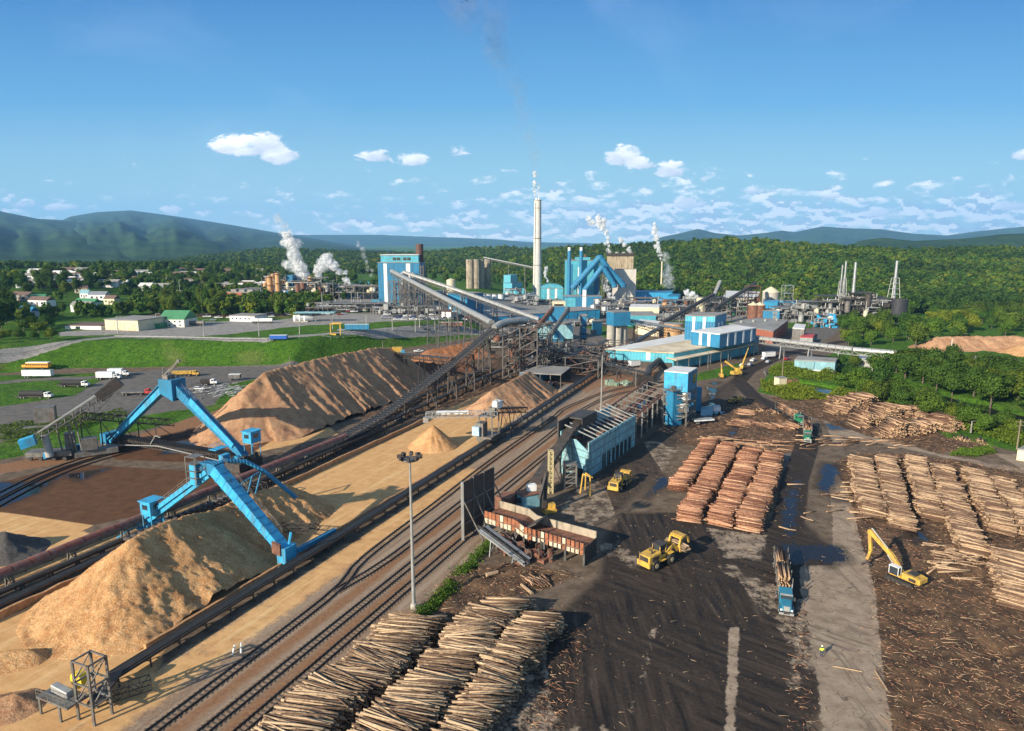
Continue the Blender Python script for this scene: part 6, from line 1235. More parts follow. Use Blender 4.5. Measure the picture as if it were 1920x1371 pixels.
# ---------------- buildings ----------------
def gt_at(px, py): p = GT(px, py); return Vector((p.x, p.y, T(p.x, p.y)))
def htop(base, py, px=None):
    r = ray(px or CX, py); return CAM_H + r[2] / r[1] * base.y
class Bld:
    """a box building whose front base edge runs a..b (pixels on the ground), depth metres back"""
    def __init__(s, name, label, cat, a, b, depth, top, wall, roof, group=None, z=None, gable=0.0, eave=0.3, sq=True):
        s.a = gt_at(*a); s.b = gt_at(*b)
        if z is not None: s.a = G(a[0], a[1], z); s.b = G(b[0], b[1], z)
        s.z0 = min(s.a.z, s.b.z); s.z1 = htop((s.a + s.b) / 2, top) if top > 60 else s.z0 + top
        s.a.z = s.b.z = s.z0; s.ux = (s.b - s.a).normalized(); s.w = (s.b - s.a).length; s.uy = Vector((-s.ux.y, s.ux.x, 0))
        if s.uy.y < 0: s.uy = -s.uy
        s.d = depth; s.h = s.z1 - s.z0; s.root = thing(name, label, cat, (s.a + s.b) / 2 + s.uy * depth / 2, group=group)
        m_ = MB(); s._box(m_, 0, s.w, 0, depth, -.5, s.h); s.wall = m_.build('wall', wall, s.root)
        m_ = MB()
        if gable:
            e = eave; q = [(-e, -e), (s.w + e, -e), (s.w + e, depth + e), (-e, depth + e)]; P = [s.p(x, y, s.h) for x, y in q]
            if s.w >= depth: r0, r1 = s.p(-e, depth / 2, s.h + gable), s.p(s.w + e, depth / 2, s.h + gable); m_.add([P[0], P[1], P[2], P[3], r0, r1], [(0, 1, 5, 4), (2, 3, 4, 5), (0, 4, 3), (1, 2, 5), (3, 2, 1, 0)])
            else: r0, r1 = s.p(s.w / 2, -e, s.h + gable), s.p(s.w / 2, depth + e, s.h + gable); m_.add([P[0], P[1], P[2], P[3], r0, r1], [(1, 2, 5, 4), (3, 0, 4, 5), (0, 1, 4), (2, 3, 5), (3, 2, 1, 0)])
        else: s._box(m_, -eave, s.w + eave, -eave, depth + eave, s.h + .003, s.h + .5)
        s.roof = m_.build('roof', roof, s.root)
    def p(s, x, y, z): return s.a + s.ux * x + s.uy * y + Vector((0, 0, z))
    def _box(s, m_, x0, x1, y0, y1, z0, z1):
        q = [s.p(x0, y0, z0), s.p(x1, y0, z0), s.p(x1, y1, z0), s.p(x0, y1, z0)]; m_.add(q + [v + Vector((0, 0, z1 - z0)) for v in q], [(3, 2, 1, 0), (4, 5, 6, 7), (0, 1, 5, 4), (1, 2, 6, 5), (2, 3, 7, 6), (3, 0, 4, 7)])
    def front(s, name, m, x0, x1, z0, z1, proud=.12, thick=.3):
        m_ = MB(); s._box(m_, x0 * s.w, x1 * s.w, -proud, -proud + thick, z0 * s.h, z1 * s.h); return m_.build(name, m, s.root)
    def left(s, name, m, y0, y1, z0, z1):
        m_ = MB(); s._box(m_, -.12, .2, y0 * s.d, y1 * s.d, z0 * s.h, z1 * s.h); return m_.build(name, m, s.root)
    def right(s, name, m, y0, y1, z0, z1):
        m_ = MB(); s._box(m_, s.w - .2, s.w + .12, y0 * s.d, y1 * s.d, z0 * s.h, z1 * s.h); return m_.build(name, m, s.root)
    def top(s, name, m, x0, x1, y0, y1, h, z=0.5):
        m_ = MB(); s._box(m_, x0 * s.w, x1 * s.w, y0 * s.d, y1 * s.d, s.h + z, s.h + z + h); return m_.build(name, m, s.root)
def poly_bld(name, label, cat, px, h, wall, roof, z0=0.0, rt=.5, hs=None):
    """building given by the pixels of its roof corners at height h"""
    P = [G(x, y, h) for x, y in px]; c = sum(P, Vector()) / len(P); root = thing(name, label, cat, (c.x, c.y, z0))
    m_ = MB(); m_.prism([(p.x, p.y) for p in P], z0, h); m_.build('wall', wall, root); Q = [c + (p - c) * 1.015 for p in P]; m_ = MB(); m_.prism([(p.x, p.y) for p in Q], h + .003, h + rt); m_.build('roof', roof, root); return root, P
def panel(root, name, m, A, B, f0, f1, z0, z1, out=.15):
    d = (B - A); n = Vector((d.y, -d.x, 0)).normalized(); a = A + d * f0; b = A + d * f1; c = (a + b) / 2
    if n.dot(Vector((0, 0, 0)) - c) < 0: n = -n
    m_ = MB(); m_.boxv((c.x + n.x * .02, c.y + n.y * .02, (z0 + z1) / 2), (b - a) / 2, n * out, Vector((0, 0, (z1 - z0) / 2))); return m_.build(name, m, root)

# boiler house
b = Bld('boiler_house', 'tall deep blue boiler house with cyan penthouse, left of the concrete silos', 'industrial building', (711, 582), (788, 582), 34, 493, BLUED, ROOFG)
for f in ((.14, .22), (.68, .78)): b.front('white_stripe', WHITE, f[0], f[1], .02, .985)
b.top('penthouse', CYAN, .06, .97, .1, .9, 5.2); b.top('penthouse_roof', ROOFW, .05, .98, .08, .92, .4, 5.703); [b.front('window', GLASS, x, x + .08, 1.05, 1.11, -.1 * b.d + .2) for x in (.35, .45, .6, .7)]
m_ = MB(); q = b.p(b.w * .96, b.d * .4, b.h); m_.tube(q, q + Vector((0, 0, 14)), 2.9, 2.9, 18); m_.build('stack', mat('brown_stack', (.10, .05, .04), .7), b.root)
for zf in (.55, .75, .9): m_ = MB(); b._box(m_, b.w * 1.0, b.w * 1.1, 0, b.d * .6, b.h * zf, b.h * zf + .4); m_.build('side_platform', STEEL, b.root)
m_ = MB()
for x in (1.03, 1.09):
    for y in (.02, .6): m_.beam(b.p(b.w * x, b.d * y, 0), b.p(b.w * x, b.d * y, b.h * .95), .6)
m_.build('side_frame', STEEL, b.root)
for (x, r_) in ((.60, 1.3), (.86, 1.0)): m_ = MB(); m_.tube(b.p(b.w * x, -2.5, 0), b.p(b.w * x, -2.5, b.h * .8), r_, n=12); m_.build('riser_pipe', SILVER, b.root)
m_ = MB()
for x in np.linspace(.3, 1.05, 7):
    for y in (-9, -4): m_.beam(b.p(b.w * x, y, 0), b.p(b.w * x, y, b.h * .62), .5)
for z in (.2, .4, .62):
    for y in (-9, -4): m_.beam(b.p(b.w * .3, y, b.h * z), b.p(b.w * 1.05, y, b.h * z), .5)
for i, x in enumerate(np.linspace(.3, .93, 6)): m_.beam(b.p(b.w * x, -9, b.h * (.2 if i % 2 else 0)), b.p(b.w * (x + .12), -9, b.h * (.4 if i % 2 else .2)), .3); m_.beam(b.p(b.w * x, -9, b.h * .62), b.p(b.w * (x + .12), -9, b.h * .4), .3)
m_.build('front_steelwork', STEEL, b.root)
boil = b
# chimney
c0 = G(1007, 562); ch = thing('chimney', 'very tall pale concrete chimney, the tallest thing in the mill', 'chimney', c0); hc = htop(c0, 375)
m_ = MB(); m_.lathe(c0, [(4.9, 0), (4.5, hc * .33), (4.1, hc * .7), (3.8, hc - 1)], 28); m_.build('shaft', mat('pale_chimney_concrete', (.56, .54, .49), .85, 0, .08, .2, dirt=(.36, .33, .28), dirt_amt=.4), ch, smooth=False)
m_ = MB(); m_.lathe(c0, [(3.9, hc - 9), (4.25, hc - 8.8), (4.25, hc - 8.3), (3.9, hc - 8.1)], 28); m_.lathe(c0, [(3.85, hc - 1.2), (4.15, hc - 1), (4.15, hc), (3.2, hc + .1)], 28); m_.build('rim', CONC, ch)
for dx in (-1.3, 1.3): m_ = MB(); m_.tube(c0 + Vector((dx, 0, hc)), c0 + Vector((dx, 0, hc + 2.2)), 1.0, n=12); m_.build('flue', WHITE, ch)
m_ = MB(); m_.beam(c0 + Vector((-3, -4.1, 2)), c0 + Vector((-2.4, -3.6, hc - 3)), .35, .2); m_.build('ladder', STEEL, ch)
for z in (.35, .62): m_ = MB(); m_.lathe(c0, [(4.35, hc * z), (5.0, hc * z + .1), (5.0, hc * z + .4), (4.35, hc * z + .5)], 24); m_.build('gallery_ring', STEEL, ch)
# silos
def silo(lab, px, top, r, m=CONC, grp=None, cone=0.0, dark=True, name='silo', rib=8):
    c = gt_at(*px); h = htop(c, top) - c.z; s = thing(name, lab, 'silo' if name == 'silo' else 'tank', c, group=grp); m_ = MB(); m_.lathe(c, [(r, -.3), (r, h)], 24); m_.build('wall', m, s)
    m_ = MB(); m_.lathe(c, [(r + .15, h + .003), (r + .15, h + .4), (.05, h + .45 + cone)], 24); m_.build('roof', ROOFG if not cone else CREAM, s)
    if rib:
        m_ = MB()
        for k in range(rib): a = 2 * math.pi * k / rib + .2; q = c + Vector((r * math.cos(a), r * math.sin(a), 0)); m_.beam(q, q + Vector((0, 0, h)), .35)
        m_.build('pilaster', m, s)
    return s
STCON = mat('stained_silo_concrete', (.36, .30, .22), .9, 0, .2, .2, dirt=(.06, .045, .03), dirt_amt=.9)
for i, x in enumerate((881, 887, 893, 902, 908, 914)): silo(('first', 'second', 'third', 'fourth', 'fifth', 'sixth')[i] + ' from the left of six dark stained concrete silos against the wooded hill', (x, 541 - (i % 3 == 1) * 1.5), 487, 3.9, STCON, 'stained concrete silos', rib=6)
silo('short tan silo with a rounded cap between boiler house and long blue building', (846, 561), 526, 4.0, CREAM, cone=1.5, rib=0)
conveyor('thin pale conveyor bridge from the silo tops to the chimney', [PY(907, 483, 800), PY(1000, 502, 790)], 'gallery', 2.0, 1.4, 3, cover_m=GALV, frame_m=STEEL)
# cyan round roofed building
b = Bld('curved_roof_building', 'cyan building with white stripes and a curved roof, right of the chimney foot', 'industrial building', (1015, 564), (1056, 564), 22, 541, CYAN, ROOFG)
for f in ((.26, .36), (.62, .72)): b.front('white_stripe', WHITE, f[0], f[1], .02, .98)
m_ = MB(); m_.loft([[b.p(b.w / 2 - b.w / 2 * math.cos(a), y, b.h + .51 + 3.8 * math.sin(a)) for a in np.linspace(0, math.pi, 10)] for y in (0, b.d)]); m_.build('curved_roof', CYAN, b.root)
# recovery building
b = Bld('recovery_building', 'tall cyan and blue building behind the large bent blue ducts', 'industrial building', (1063, 575), (1124, 575), 34, 489, CYAN, ROOFG)
b.front('blue_band', BLUED, 0, .16, 0, .93); b.front('blue_band', BLUED, .82, 1, 0, .8); b.front('white_stripe', WHITE, .32, .46, .28, .86); b.top('penthouse', CYAN, .3, .72, .2, .8, 2.5); b.front('blue_band', BLUED, .2, .45, 0, .25); b.top('roof_fan', RUSTM, .55, .6, .4, .5, 5)
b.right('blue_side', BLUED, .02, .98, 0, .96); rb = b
for x in (1066, 1088):
    c = gt_at(x, 578); h = htop(c, 470) - c.z; s = thing('exhaust_stack', ('left' if x < 1070 else 'right') + ' one of two slim blue stacks with white tips before the cyan building', 'stack', c, group='slim blue stacks'); m_ = MB(); m_.tube(c, c + Vector((0, 0, h)), 1.9, 1.7, 14); m_.build('shaft', BLUED, s); m_ = MB(); m_.tube(c + Vector((0, 0, h)), c + Vector((0, 0, h + 3)), 1.5, 1.4, 14); m_.build('tip', WHITE, s)
Yd = 655
for i, pts in enumerate((((1073, 541), (1082, 530), (1125, 482), (1140, 505), (1168, 535)), ((1095, 546), (1130, 500), (1152, 535)))):
    P = [PY(x, y, Yd - i * 6) for x, y in pts]; r = thing('exhaust_duct', ('large upper', 'smaller lower')[i] + ' bent blue duct rising to a peak and down again beside the concrete tower', 'duct', (P[0].x, P[0].y, 0), group=None)
    for k, (p_, q_) in enumerate(zip(P[:-1], P[1:])): m_ = MB(); m_.tube(p_, q_, 3.0 - i * .4 if k < 3 else 3.4, n=14); m_.build('duct_section', BLUED, r, smooth=False)
    m_ = MB()
    for p_ in P[1:]: m_.lathe(p_ - Vector((0, 0, 1)), [(.2, -1.5), (3.2 - i * .4, -.8), (3.3 - i * .4, 1.5), (.2, 3.2)], 12)
    m_.build('elbow', BLUED, r); m_ = MB()
    for p_ in P[:-1]: m_.beam((p_.x, p_.y + 3, 0), p_, .8); m_.beam((p_.x + 7, p_.y + 3, 0), p_, .5)
    m_.build('support_frame', STEEL, r)
b = Bld('duct_house', 'lower deep blue house with cyan front under the bent ducts', 'industrial building', (1058, 583), (1128, 583), 12, 556, BLUED, ROOFG); b.front('cyan_panel', CYAN, .0, .3, 0, .9); b.front('white_column', WHITE, .48, .58, 0, 1.45)
# concrete tower
b = Bld('concrete_tower', 'bare pale concrete block tower with rusty upper storey, right of the blue ducts', 'industrial building', (1148, 574), (1191, 574), 24, 505, CONC, ROOFG); PREC = mat('pale_concrete', (.55, .51, .44), .85, 0, .1, .2, dirt=(.35, .3, .25), dirt_amt=.5)
b.wall.data.materials[0] = PREC; b.top('rusty_storey', mat('stained_upper_storey', (.40, .33, .22), .85, 0, .2, .2, dirt=(.10, .05, .03), dirt_amt=.9), -.15, .88, .1, .9, 12.5); b.top('fan_deck', DARKST, -.2, .9, .05, .95, 2.4, 13.01)
for x in (-.1, .2, .5, .8): q = b.p(b.w * x, b.d * .3, b.h + 15.4); m_ = MB(); m_.lathe(q, [(2, 0), (2.2, .6), (1.9, 1.4)], 14); m_.build('fan_ring', ROOFG, b.root)
ct = b
# long blue building and neighbours
b = Bld('long_blue_building', 'long low bright blue building with grey roof crossing behind the transfer towers', 'industrial building', (902, 602), (1124, 602), 26, 588, BLUE, ROOFG)
for k in range(12): b.front('panel_joint', BLUED, k / 12 + .04, k / 12 + .045, 0, .99)
b = Bld('blue_annex', 'small blue block with cyan panels rising between the long building and the chimney', 'industrial building', (960, 561), (979, 561), 10, 530, CYAN, ROOFG); b.top('penthouse', CYAN, -.05, .6, .1, .9, 8); b.front('window', GLASS, .2, .8, .4, .5); b.front('steel_deck', STEEL, -.2, 1.1, .62, .66, 2)
for i, x in enumerate((892, 904, 915, 926, 938)): silo(('first', 'second', 'third', 'fourth', 'fifth')[i] + ' from the left of the row of low white tanks below the silos', (x, 560), 552, 4.2, WHITE, 'row of low white tanks', name='storage_tank', rib=0)
r = thing('blue_pipe_gallery', 'thick grey pipe line on trestles running to the chimney foot', 'pipe', G(880, 566)); m_ = MB(); P = [PY(860, 561, 690), PY(975, 561, 700), PY(990, 553, 705), PY(1002, 552, 720)]; m_.path(P, 2.0, 12); m_.build('pipe', SILVER, r); m_ = MB(); [m_.beam((P[0].lerp(P[1], f).x, P[0].lerp(P[1], f).y, T(P[0].x, 600)), P[0].lerp(P[1], f), .6) for f in np.linspace(0, 1, 10)]; m_.build('trestle', STEEL, r)
b = Bld('blue_side_house', 'royal blue windowless house under the long white conveyor galleries', 'industrial building', (840, 585), (876, 590), 18, 551, BLUED, ROOFG); b.front('door', WHITE, .1, .2, 0, .3)
# teal house on legs with head tower
tz = gt_at(1048, 640)
b = Bld('screening_house', 'faded teal screening house raised on steel legs amid crossing chutes', 'industrial building', (1009, 634), (1074, 634), 14, 609, TEAL, ROOFG, z=9.0)
b.front('door', BLUED, .45, .6, .0, .5); m_ = MB()
for x in np.linspace(0, 1, 6):
    for y in (0, 1): m_.beam(b.p(b.w * x, b.d * y, -9), b.p(b.w * x, b.d * y, 0), .55)
for z in (-3, -6): [m_.beam(b.p(0, b.d * y, z), b.p(b.w, b.d * y, z), .35) for y in (0, 1)]
m_.build('legs_frame', STEEL, b.root)
b2 = Bld('head_tower', 'small blue head house with dark glass on top where the two chutes meet', 'industrial building', (1036, 640), (1058, 640), 8, 575, BLUED, ROOFG); b2.top('lookout', CREAM, .0, 1.05, .0, 1, 2.6); b2.front('window', GLASS, .1, .9, 1.02, 1.07, .0)
b = Bld('lift_shaft', 'narrow dark blue lattice shaft at the right end of the screening house', 'industrial building', (1088, 655), (1099, 655), 6, 592, STEEL, ROOFG); b.front('blue_cladding', BLUED, .1, .9, .3, .97); b.front('steel_deck', DARKST, -.3, 1.3, .45, .48, 1.2); b.front('steel_deck', DARKST, -.3, 1.3, .7, .73, 1.2)
b = Bld('small_blue_plant', 'small cyan machine house on legs standing on grass right of the screening house', 'industrial building', (1112, 628), (1129, 628), 8, 605, CYAN, ROOFG); b.front('chute', STEEL, -.3, .3, .1, .4, 1)
# blue box on concrete cylinders
c = gt_at(1155, 655); r = thing('transfer_tower', 'deep blue box perched on three pale concrete cylinders', 'tower', c); hb = htop(c, 610); ht_ = htop(c, 585)
for dx, dy in ((-3.3, 0), (1.2, 1.5), (4.6, 4)): m_ = MB(); m_.tube(c + Vector((dx, dy, -.3)), c + Vector((dx, dy, hb)), 2.4, n=20); m_.build('concrete_shaft', CONC, r)
m_ = MB(); m_.box(c + Vector((1.2, 2, hb)), 11, 9, ht_ - hb, .35); m_.build('blue_box', BLUED, r); m_ = MB(); m_.box(c + Vector((1.2, 2, ht_ + .003)), 11.4, 9.4, .4, .35); m_.build('roof', ROOFG, r); m_ = MB(); m_.box(c + Vector((-.2, -2.6, hb + 2)), .9, .3, 2, .35); m_.build('door', WHITE, r)
# warehouse group
r, P = poly_bld('warehouse', 'large low warehouse with tan stained roof and cyan front wall', 'warehouse', [(1136, 656), (1264, 663), (1424, 634), (1290, 627)], 8, CYAN, ROOFT)
panel(r, 'white_stripe', WHITE, P[0], P[1], .60, .66, 4, 8); panel(r, 'dark_opening', DARKST, P[0], P[1], .02, .98, 0, 3.2, .2)
m_ = MB(); m_.prism([(p.x, p.y) for p in [P[0] + (P[2] - P[1]) * .02, P[0] * .66 + P[1] * .34, (P[0] * .66 + P[1] * .34) + (P[2] - P[1]) * .9, P[3] * .98 + P[0] * .02]], 8.51, 8.62); m_.build('white_roof_half', ROOFW, r)
Q = [G(1248, 671, 5.5), G(1268, 677, 5.5), G(1424, 645, 5.5), G(1408, 639, 5.5)]; r = thing('loading_canopy', 'long tan canopy roof over the dark loading side of the warehouse', 'canopy', (Q[1].x, Q[1].y, 0)); m_ = MB(); m_.prism([(p.x, p.y) for p in Q], 5.5, 5.9); m_.build('roof', ROOFT, r)
for k in range(9): m_ = MB(); q = Q[1].lerp(Q[2], k / 8 * .98 + .01); m_.beam((q.x, q.y, 0), (q.x, q.y, 5.5), .35); m_.build('post', STEEL, r)
m_ = MB(); m_.boxv(((Q[0] + Q[3]) / 2 + Vector((0, 0, -2.75))), (Q[3] - Q[0]) / 2, Vector((.1, -.1, 0)), Vector((0, 0, 2.7))); m_.build('back_wall', BLUED, r)
r, P = poly_bld('warehouse_upper_block', 'blue block with white stripes and bright white roof standing on the warehouse', 'industrial building', [(1297, 622), (1350, 628), (1418, 616), (1368, 610)], 15.5, BLUED, ROOFW, 8.7)
for f in ((.28, .38), (.58, .68)): panel(r, 'white_stripe', WHITE, P[0], P[1], *f, 8.9, 15.4)
for f in ((.2, .24), (.4, .44), (.62, .66), (.85, .89)): panel(r, 'white_stripe', WHITE, P[1], P[2], *f, 8.9, 15.4)
r, P = poly_bld('mill_hall', 'blue hall with cyan top band and two white stripes behind the white roofed block', 'industrial building', [(1285, 592), (1341, 594), (1362, 588), (1308, 586)], 22, BLUED, ROOFG)
for f in ((.25, .34), (.60, .69)): panel(r, 'white_stripe', WHITE, P[0], P[1], *f, 0, 21.5)
panel(r, 'cyan_band', CYAN, P[0], P[1], 0, 1, 19, 21.9, .12); [panel(r, 'white_stripe', WHITE, P[1], P[2], f, f + .08, 2, 18) for f in (.3, .6)]
r, P = poly_bld('brick_hall', 'wide brick hall with a flat grey roof and small vents', 'industrial building', [(1367, 608), (1450, 622), (1478, 601), (1421, 597)], 8, BRICK, ROOFG)
for f in (.2, .4, .6, .8): q = P[0].lerp(P[2], f); m_ = MB(); m_.lathe(q, [(1, .5), (1.1, 1.6), (.4, 2.2)], 10); m_.build('roof_vent', GALV, r)
panel(r, 'window', GLASS, P[0], P[1], .55, .95, 2.5, 4)
for lab, px, h, w_m, r_m in (('cream low shed with white roof left of the diagonal conveyor', [(1190, 610), (1235, 615), (1246, 604), (1200, 600)], 6, CREAM, ROOFW), ('long pale flat roofed block in front of the concrete tower', [(1180, 577), (1236, 578), (1236, 572), (1184, 571)], 9, CREAM, ROOFW), ('grey flat roofed shop behind the cream shed', [(1176, 592), (1230, 592), (1222, 585), (1178, 585)], 8, CYAN, ROOFG),
        ('white gabled lean-to beside the road to the right process plant', [(1486, 616), (1508, 618), (1511, 610), (1491, 608)], 8, STEEL, ROOFW), ('long blue shed between concrete tower and thin white steam stack', [(1190, 549), (1260, 549), (1262, 545), (1192, 545)], 12, BLUE, BLUED), ('cyan shed with white roof just right of the thin steam stack', [(1252, 556), (1272, 556), (1276, 552), (1256, 552)], 12, BLUE, BLUED),
        ('cream storage hall behind the right diagonal conveyors', [(1356, 558), (1420, 560), (1424, 548), (1362, 546)], 11, CREAM, ROOFW), ('bright blue box beside the domed tank', [(1432, 568), (1458, 568), (1462, 564), (1434, 564)], 12, BLUE, BLUE), ('grey flat roofed office below the domed tank', [(1430, 583), (1462, 584), (1470, 578), (1436, 577)], 7, BLUED, ROOFG),
        ('orange brown low shed in the middle of the pipe racks', [(1280, 564), (1302, 565), (1304, 558), (1282, 557)], 8, ORANGE, CREAM), ('low white office under the crossing chutes', [(980, 606), (1012, 606), (1010, 602), (982, 602)], 4, WHITE, BRICK), ('cyan lab block in front of the left steam clouds', [(662, 533), (700, 534), (700, 529), (664, 529)], 12, CYAN, CYAN),
        ('small tan roofed gate house at the edge of the car park', [(828, 585), (846, 586), (846, 581), (829, 581)], 15, WHITE, ROOFBR), ('bright blue block beside the substation left of the boiler house', [(634, 549), (658, 549), (658, 545), (636, 545)], 16.5, BLUE, CYAN), ('cyan roofed hut at the foot of the boiler house', [(695, 567), (712, 568), (712, 563), (697, 563)], 14, CYAN, CYAN)):
    z0 = 11.0 if px[0][0] < 900 else 0; poly_bld('mill_building', lab, 'industrial building', px, h if z0 == 0 else h, w_m, r_m, z0)
r, P = poly_bld('teal_shed', 'long teal storage shed with grey roof beside the haul road', 'shed', [(1490, 676), (1566, 680), (1570, 673), (1497, 669)], 5, TEAL, ROOFG); panel(r, 'white_base', WHITE, P[0], P[1], 0, 1, 0, .9, .12); panel(r, 'door', WHITE, P[0], P[1], .82, .88, 0, 2.6); panel(r, 'panel_joint', BLUED, P[0], P[1], .49, .5, .9, 4.9)
poly_bld('white_roof_shed', 'low shed with long white roof among the river trees', 'shed', [(1606, 674), (1680, 679), (1682, 673), (1610, 669)], 4, GALV, ROOFW)
poly_bld('red_roof_shed', 'small shed with a red roof beside the plant road', 'shed', [(1500, 633), (1524, 634), (1528, 628), (1506, 627)], 4, GALV, REDP)
poly_bld('roadside_hut', 'small white hut with grey roof at the right edge by the utility pole', 'shed', [(1908, 844), (1935, 848), (1950, 842), (1920, 838)], 3, CREAM, ROOFG)
# domed tank, lattice tower, rusty digesters, orange tanks
c = gt_at(1443, 585); r = thing('storage_tank', 'round pale tank with a conical cream roof at the wooded hill foot', 'tank', c); hh = htop(c, 548) - c.z; m_ = MB(); m_.lathe(c, [(7.2, 0), (7.2, hh)], 26); m_.build('wall', CONC, r); m_ = MB(); m_.lathe(c, [(7.5, hh), (7.3, hh + .5), (4, hh + 3), (.6, hh + 5)], 26); m_.build('cone_roof', CREAM, r)
for i, (x, y, tp, rr) in enumerate(((1411, 598, 572, 4.2), (1423, 598, 572, 4.4))): silo(('left', 'right')[i] + ' one of two rust brown digester vessels under the right diagonal conveyor', (x, y), tp, rr, RUSTM, 'rusty digesters', cone=2, name='digester', rib=0)
for i, (x, y, tp, rr) in enumerate(((1262, 632, 607, 6.2), (1278, 632, 622, 4))): silo(('tall', 'low')[i] + ' orange stained round tank behind the warehouse', (x, y), tp, rr, ORANGE, None, name='storage_tank', rib=0)
silo('tan round tower tank left of the diagonal conveyor', (1312, 592), 558, 3.4, CREAM, name='storage_tank', rib=0)
for i, x in enumerate((1466, 1478, 1487)): silo(('left', 'middle', 'right')[i] + ' one of three bright blue tanks below the lattice tower', (x, 577), 564, 3.4, BLUE, 'bright blue tanks', name='storage_tank', rib=0)
def lattice_tower(lab, px, top, wd, m=STEEL, n=None):
    c = gt_at(*px); h = htop(c, top) - c.z; r = thing('lattice_tower', lab, 'steel tower', c); n = n or max(3, int(h / 6))
    for i in (-1, 1):
        for j in (-1, 1): l = MB(); q = c + Vector((i * wd / 2, j * wd / 2, 0)); l.beam(q, q + Vector((0, 0, h)), .45); l.build('column', m, r)
    l = MB()
    for k in range(1, n + 1):
        z = h * k / n; zz = h * (k - 1) / n
        for i in (-1, 1): l.beam(c + Vector((-wd / 2, i * wd / 2, z)), c + Vector((wd / 2, i * wd / 2, z)), .3); l.beam(c + Vector((i * wd / 2, -wd / 2, z)), c + Vector((i * wd / 2, wd / 2, z)), .3); l.beam(c + Vector((-wd / 2, i * wd / 2, zz)), c + Vector((wd / 2, i * wd / 2, z)), .2); l.beam(c + Vector((i * wd / 2, wd / 2, zz)), c + Vector((i * wd / 2, -wd / 2, z)), .2)
        l.box(c + Vector((0, 0, z - .1)), wd, wd, .15)
    l.build('bracing', m, r); return r
lattice_tower('open pale lattice tower right of the domed tank', (1474, 580), 535, 8, GALV); lattice_tower('slender lattice tower behind the cyan machine house', (1120, 600), 560, 5)
# ---------------- teal log building ----------------
a = G(1050, 888); bb_ = G(1103, 897); e = G(1190, 836); d = Vector((e.x - bb_.x, e.y - bb_.y, 0)); Lb = d.length; d.normalize(); n = Vector((-d.y, d.x, 0)); wdt = 8.5
tb = thing('log_building', 'open topped teal log building with dark doorways along its shaded side', 'industrial building', bb_)
def tp(x, y, z): return Vector((bb_.x, bb_.y, 0)) + d * x + n * y + Vector((0, 0, z))
m_ = MB(); m_.boxv(tp(Lb / 2, .15, 4.9), d * Lb / 2, n * .15, (0, 0, 4.9)); m_.build('side_wall', TEAL, tb); m_ = MB(); m_.boxv(tp(Lb / 2, wdt - .15, 5.9), d * Lb / 2, n * .15, (0, 0, 5.9)); m_.build('side_wall', TEAL, tb)
m_ = MB(); q = [tp(0, 0, 0), tp(0, wdt, 0), tp(0, wdt, 9.8), tp(0, wdt * .45, 10.2), tp(0, 0, 7.2)]; m_.loft([q, [v + d * .3 for v in q]]); m_.build('end_wall', TEAL, tb)
for k in range(12):
    m_ = MB(); x = 1.5 + k * (Lb - 3) / 11; m_.beam(tp(x, -.05, 0), tp(x, -.05, 9.7), .25); m_.build('wall_post', TEAL, tb)
for z in (2.2, 4.4, 6.6, 8.8): m_ = MB(); m_.beam(tp(0, -.04, z), tp(Lb, -.04, z), .1); m_.beam(tp(-.04, 0, z * .8), tp(-.04, wdt, z), .1); m_.build('panel_joint', DARKST, tb)
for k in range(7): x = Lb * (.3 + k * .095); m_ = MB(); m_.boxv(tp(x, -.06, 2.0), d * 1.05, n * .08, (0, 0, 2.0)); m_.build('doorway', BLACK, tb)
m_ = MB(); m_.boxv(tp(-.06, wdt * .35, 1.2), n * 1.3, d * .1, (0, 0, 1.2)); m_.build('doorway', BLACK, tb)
for k in range(11): x = 4 + k * (Lb - 6) / 10; m_ = MB(); m_.beam(tp(x - 2, wdt - .3, 13.2), tp(x + 1, .3, 9.6), .32); m_.build('roof_strut', GALV, tb)
m_ = MB(); m_.boxv(tp(Lb / 2, wdt / 2, 8.0), d * (Lb / 2 - .3), n * (wdt / 2 - .3), (0, 0, .2)); m_.build('inner_deck', DARKST, tb)
m_ = MB(); 
for k in range(24): x = random.uniform(1, Lb - 1); m_.box(tp(x, random.uniform(1, wdt - 1), 8.2), random.uniform(.5, 2), random.uniform(.5, 1.5), random.uniform(.4, 2.2), random.random() * 3)
m_.build('machinery', RUSTM, tb)
m_ = MB(); m_.boxv(tp(4.5, wdt + .5, 10.5), d * 5, n * .2, (0, 0, 4)); m_.boxv(tp(11, wdt - 1, 14.2), d * 5, n * 2.6, (0, 0, .2)); m_.boxv(tp(11, wdt - 3.6, 12.2), d * 5, n * .12, (0, 0, 1.8)); m_.build('drive_housing', DARKST, tb)
conveyor('wide rusty log chute climbing from the hopper onto the teal building', [G(1004, 905, 3.5), tp(2, wdt - 2, 11.8), tp(11, wdt - 2, 13.6)], 'boxed', 2.8, 1.0, 4, cover_m=DARKST, frame_m=STEEL, leg_th=.25)
lattice_tower('pale yellow ladder tower between log hopper and teal building', (1032, 925), 845, 1.0, HUBM, 9); lattice_tower('steel lattice frame leaning at the near end of the teal building', (1068, 915), 868, 3.0, STEEL, 4)
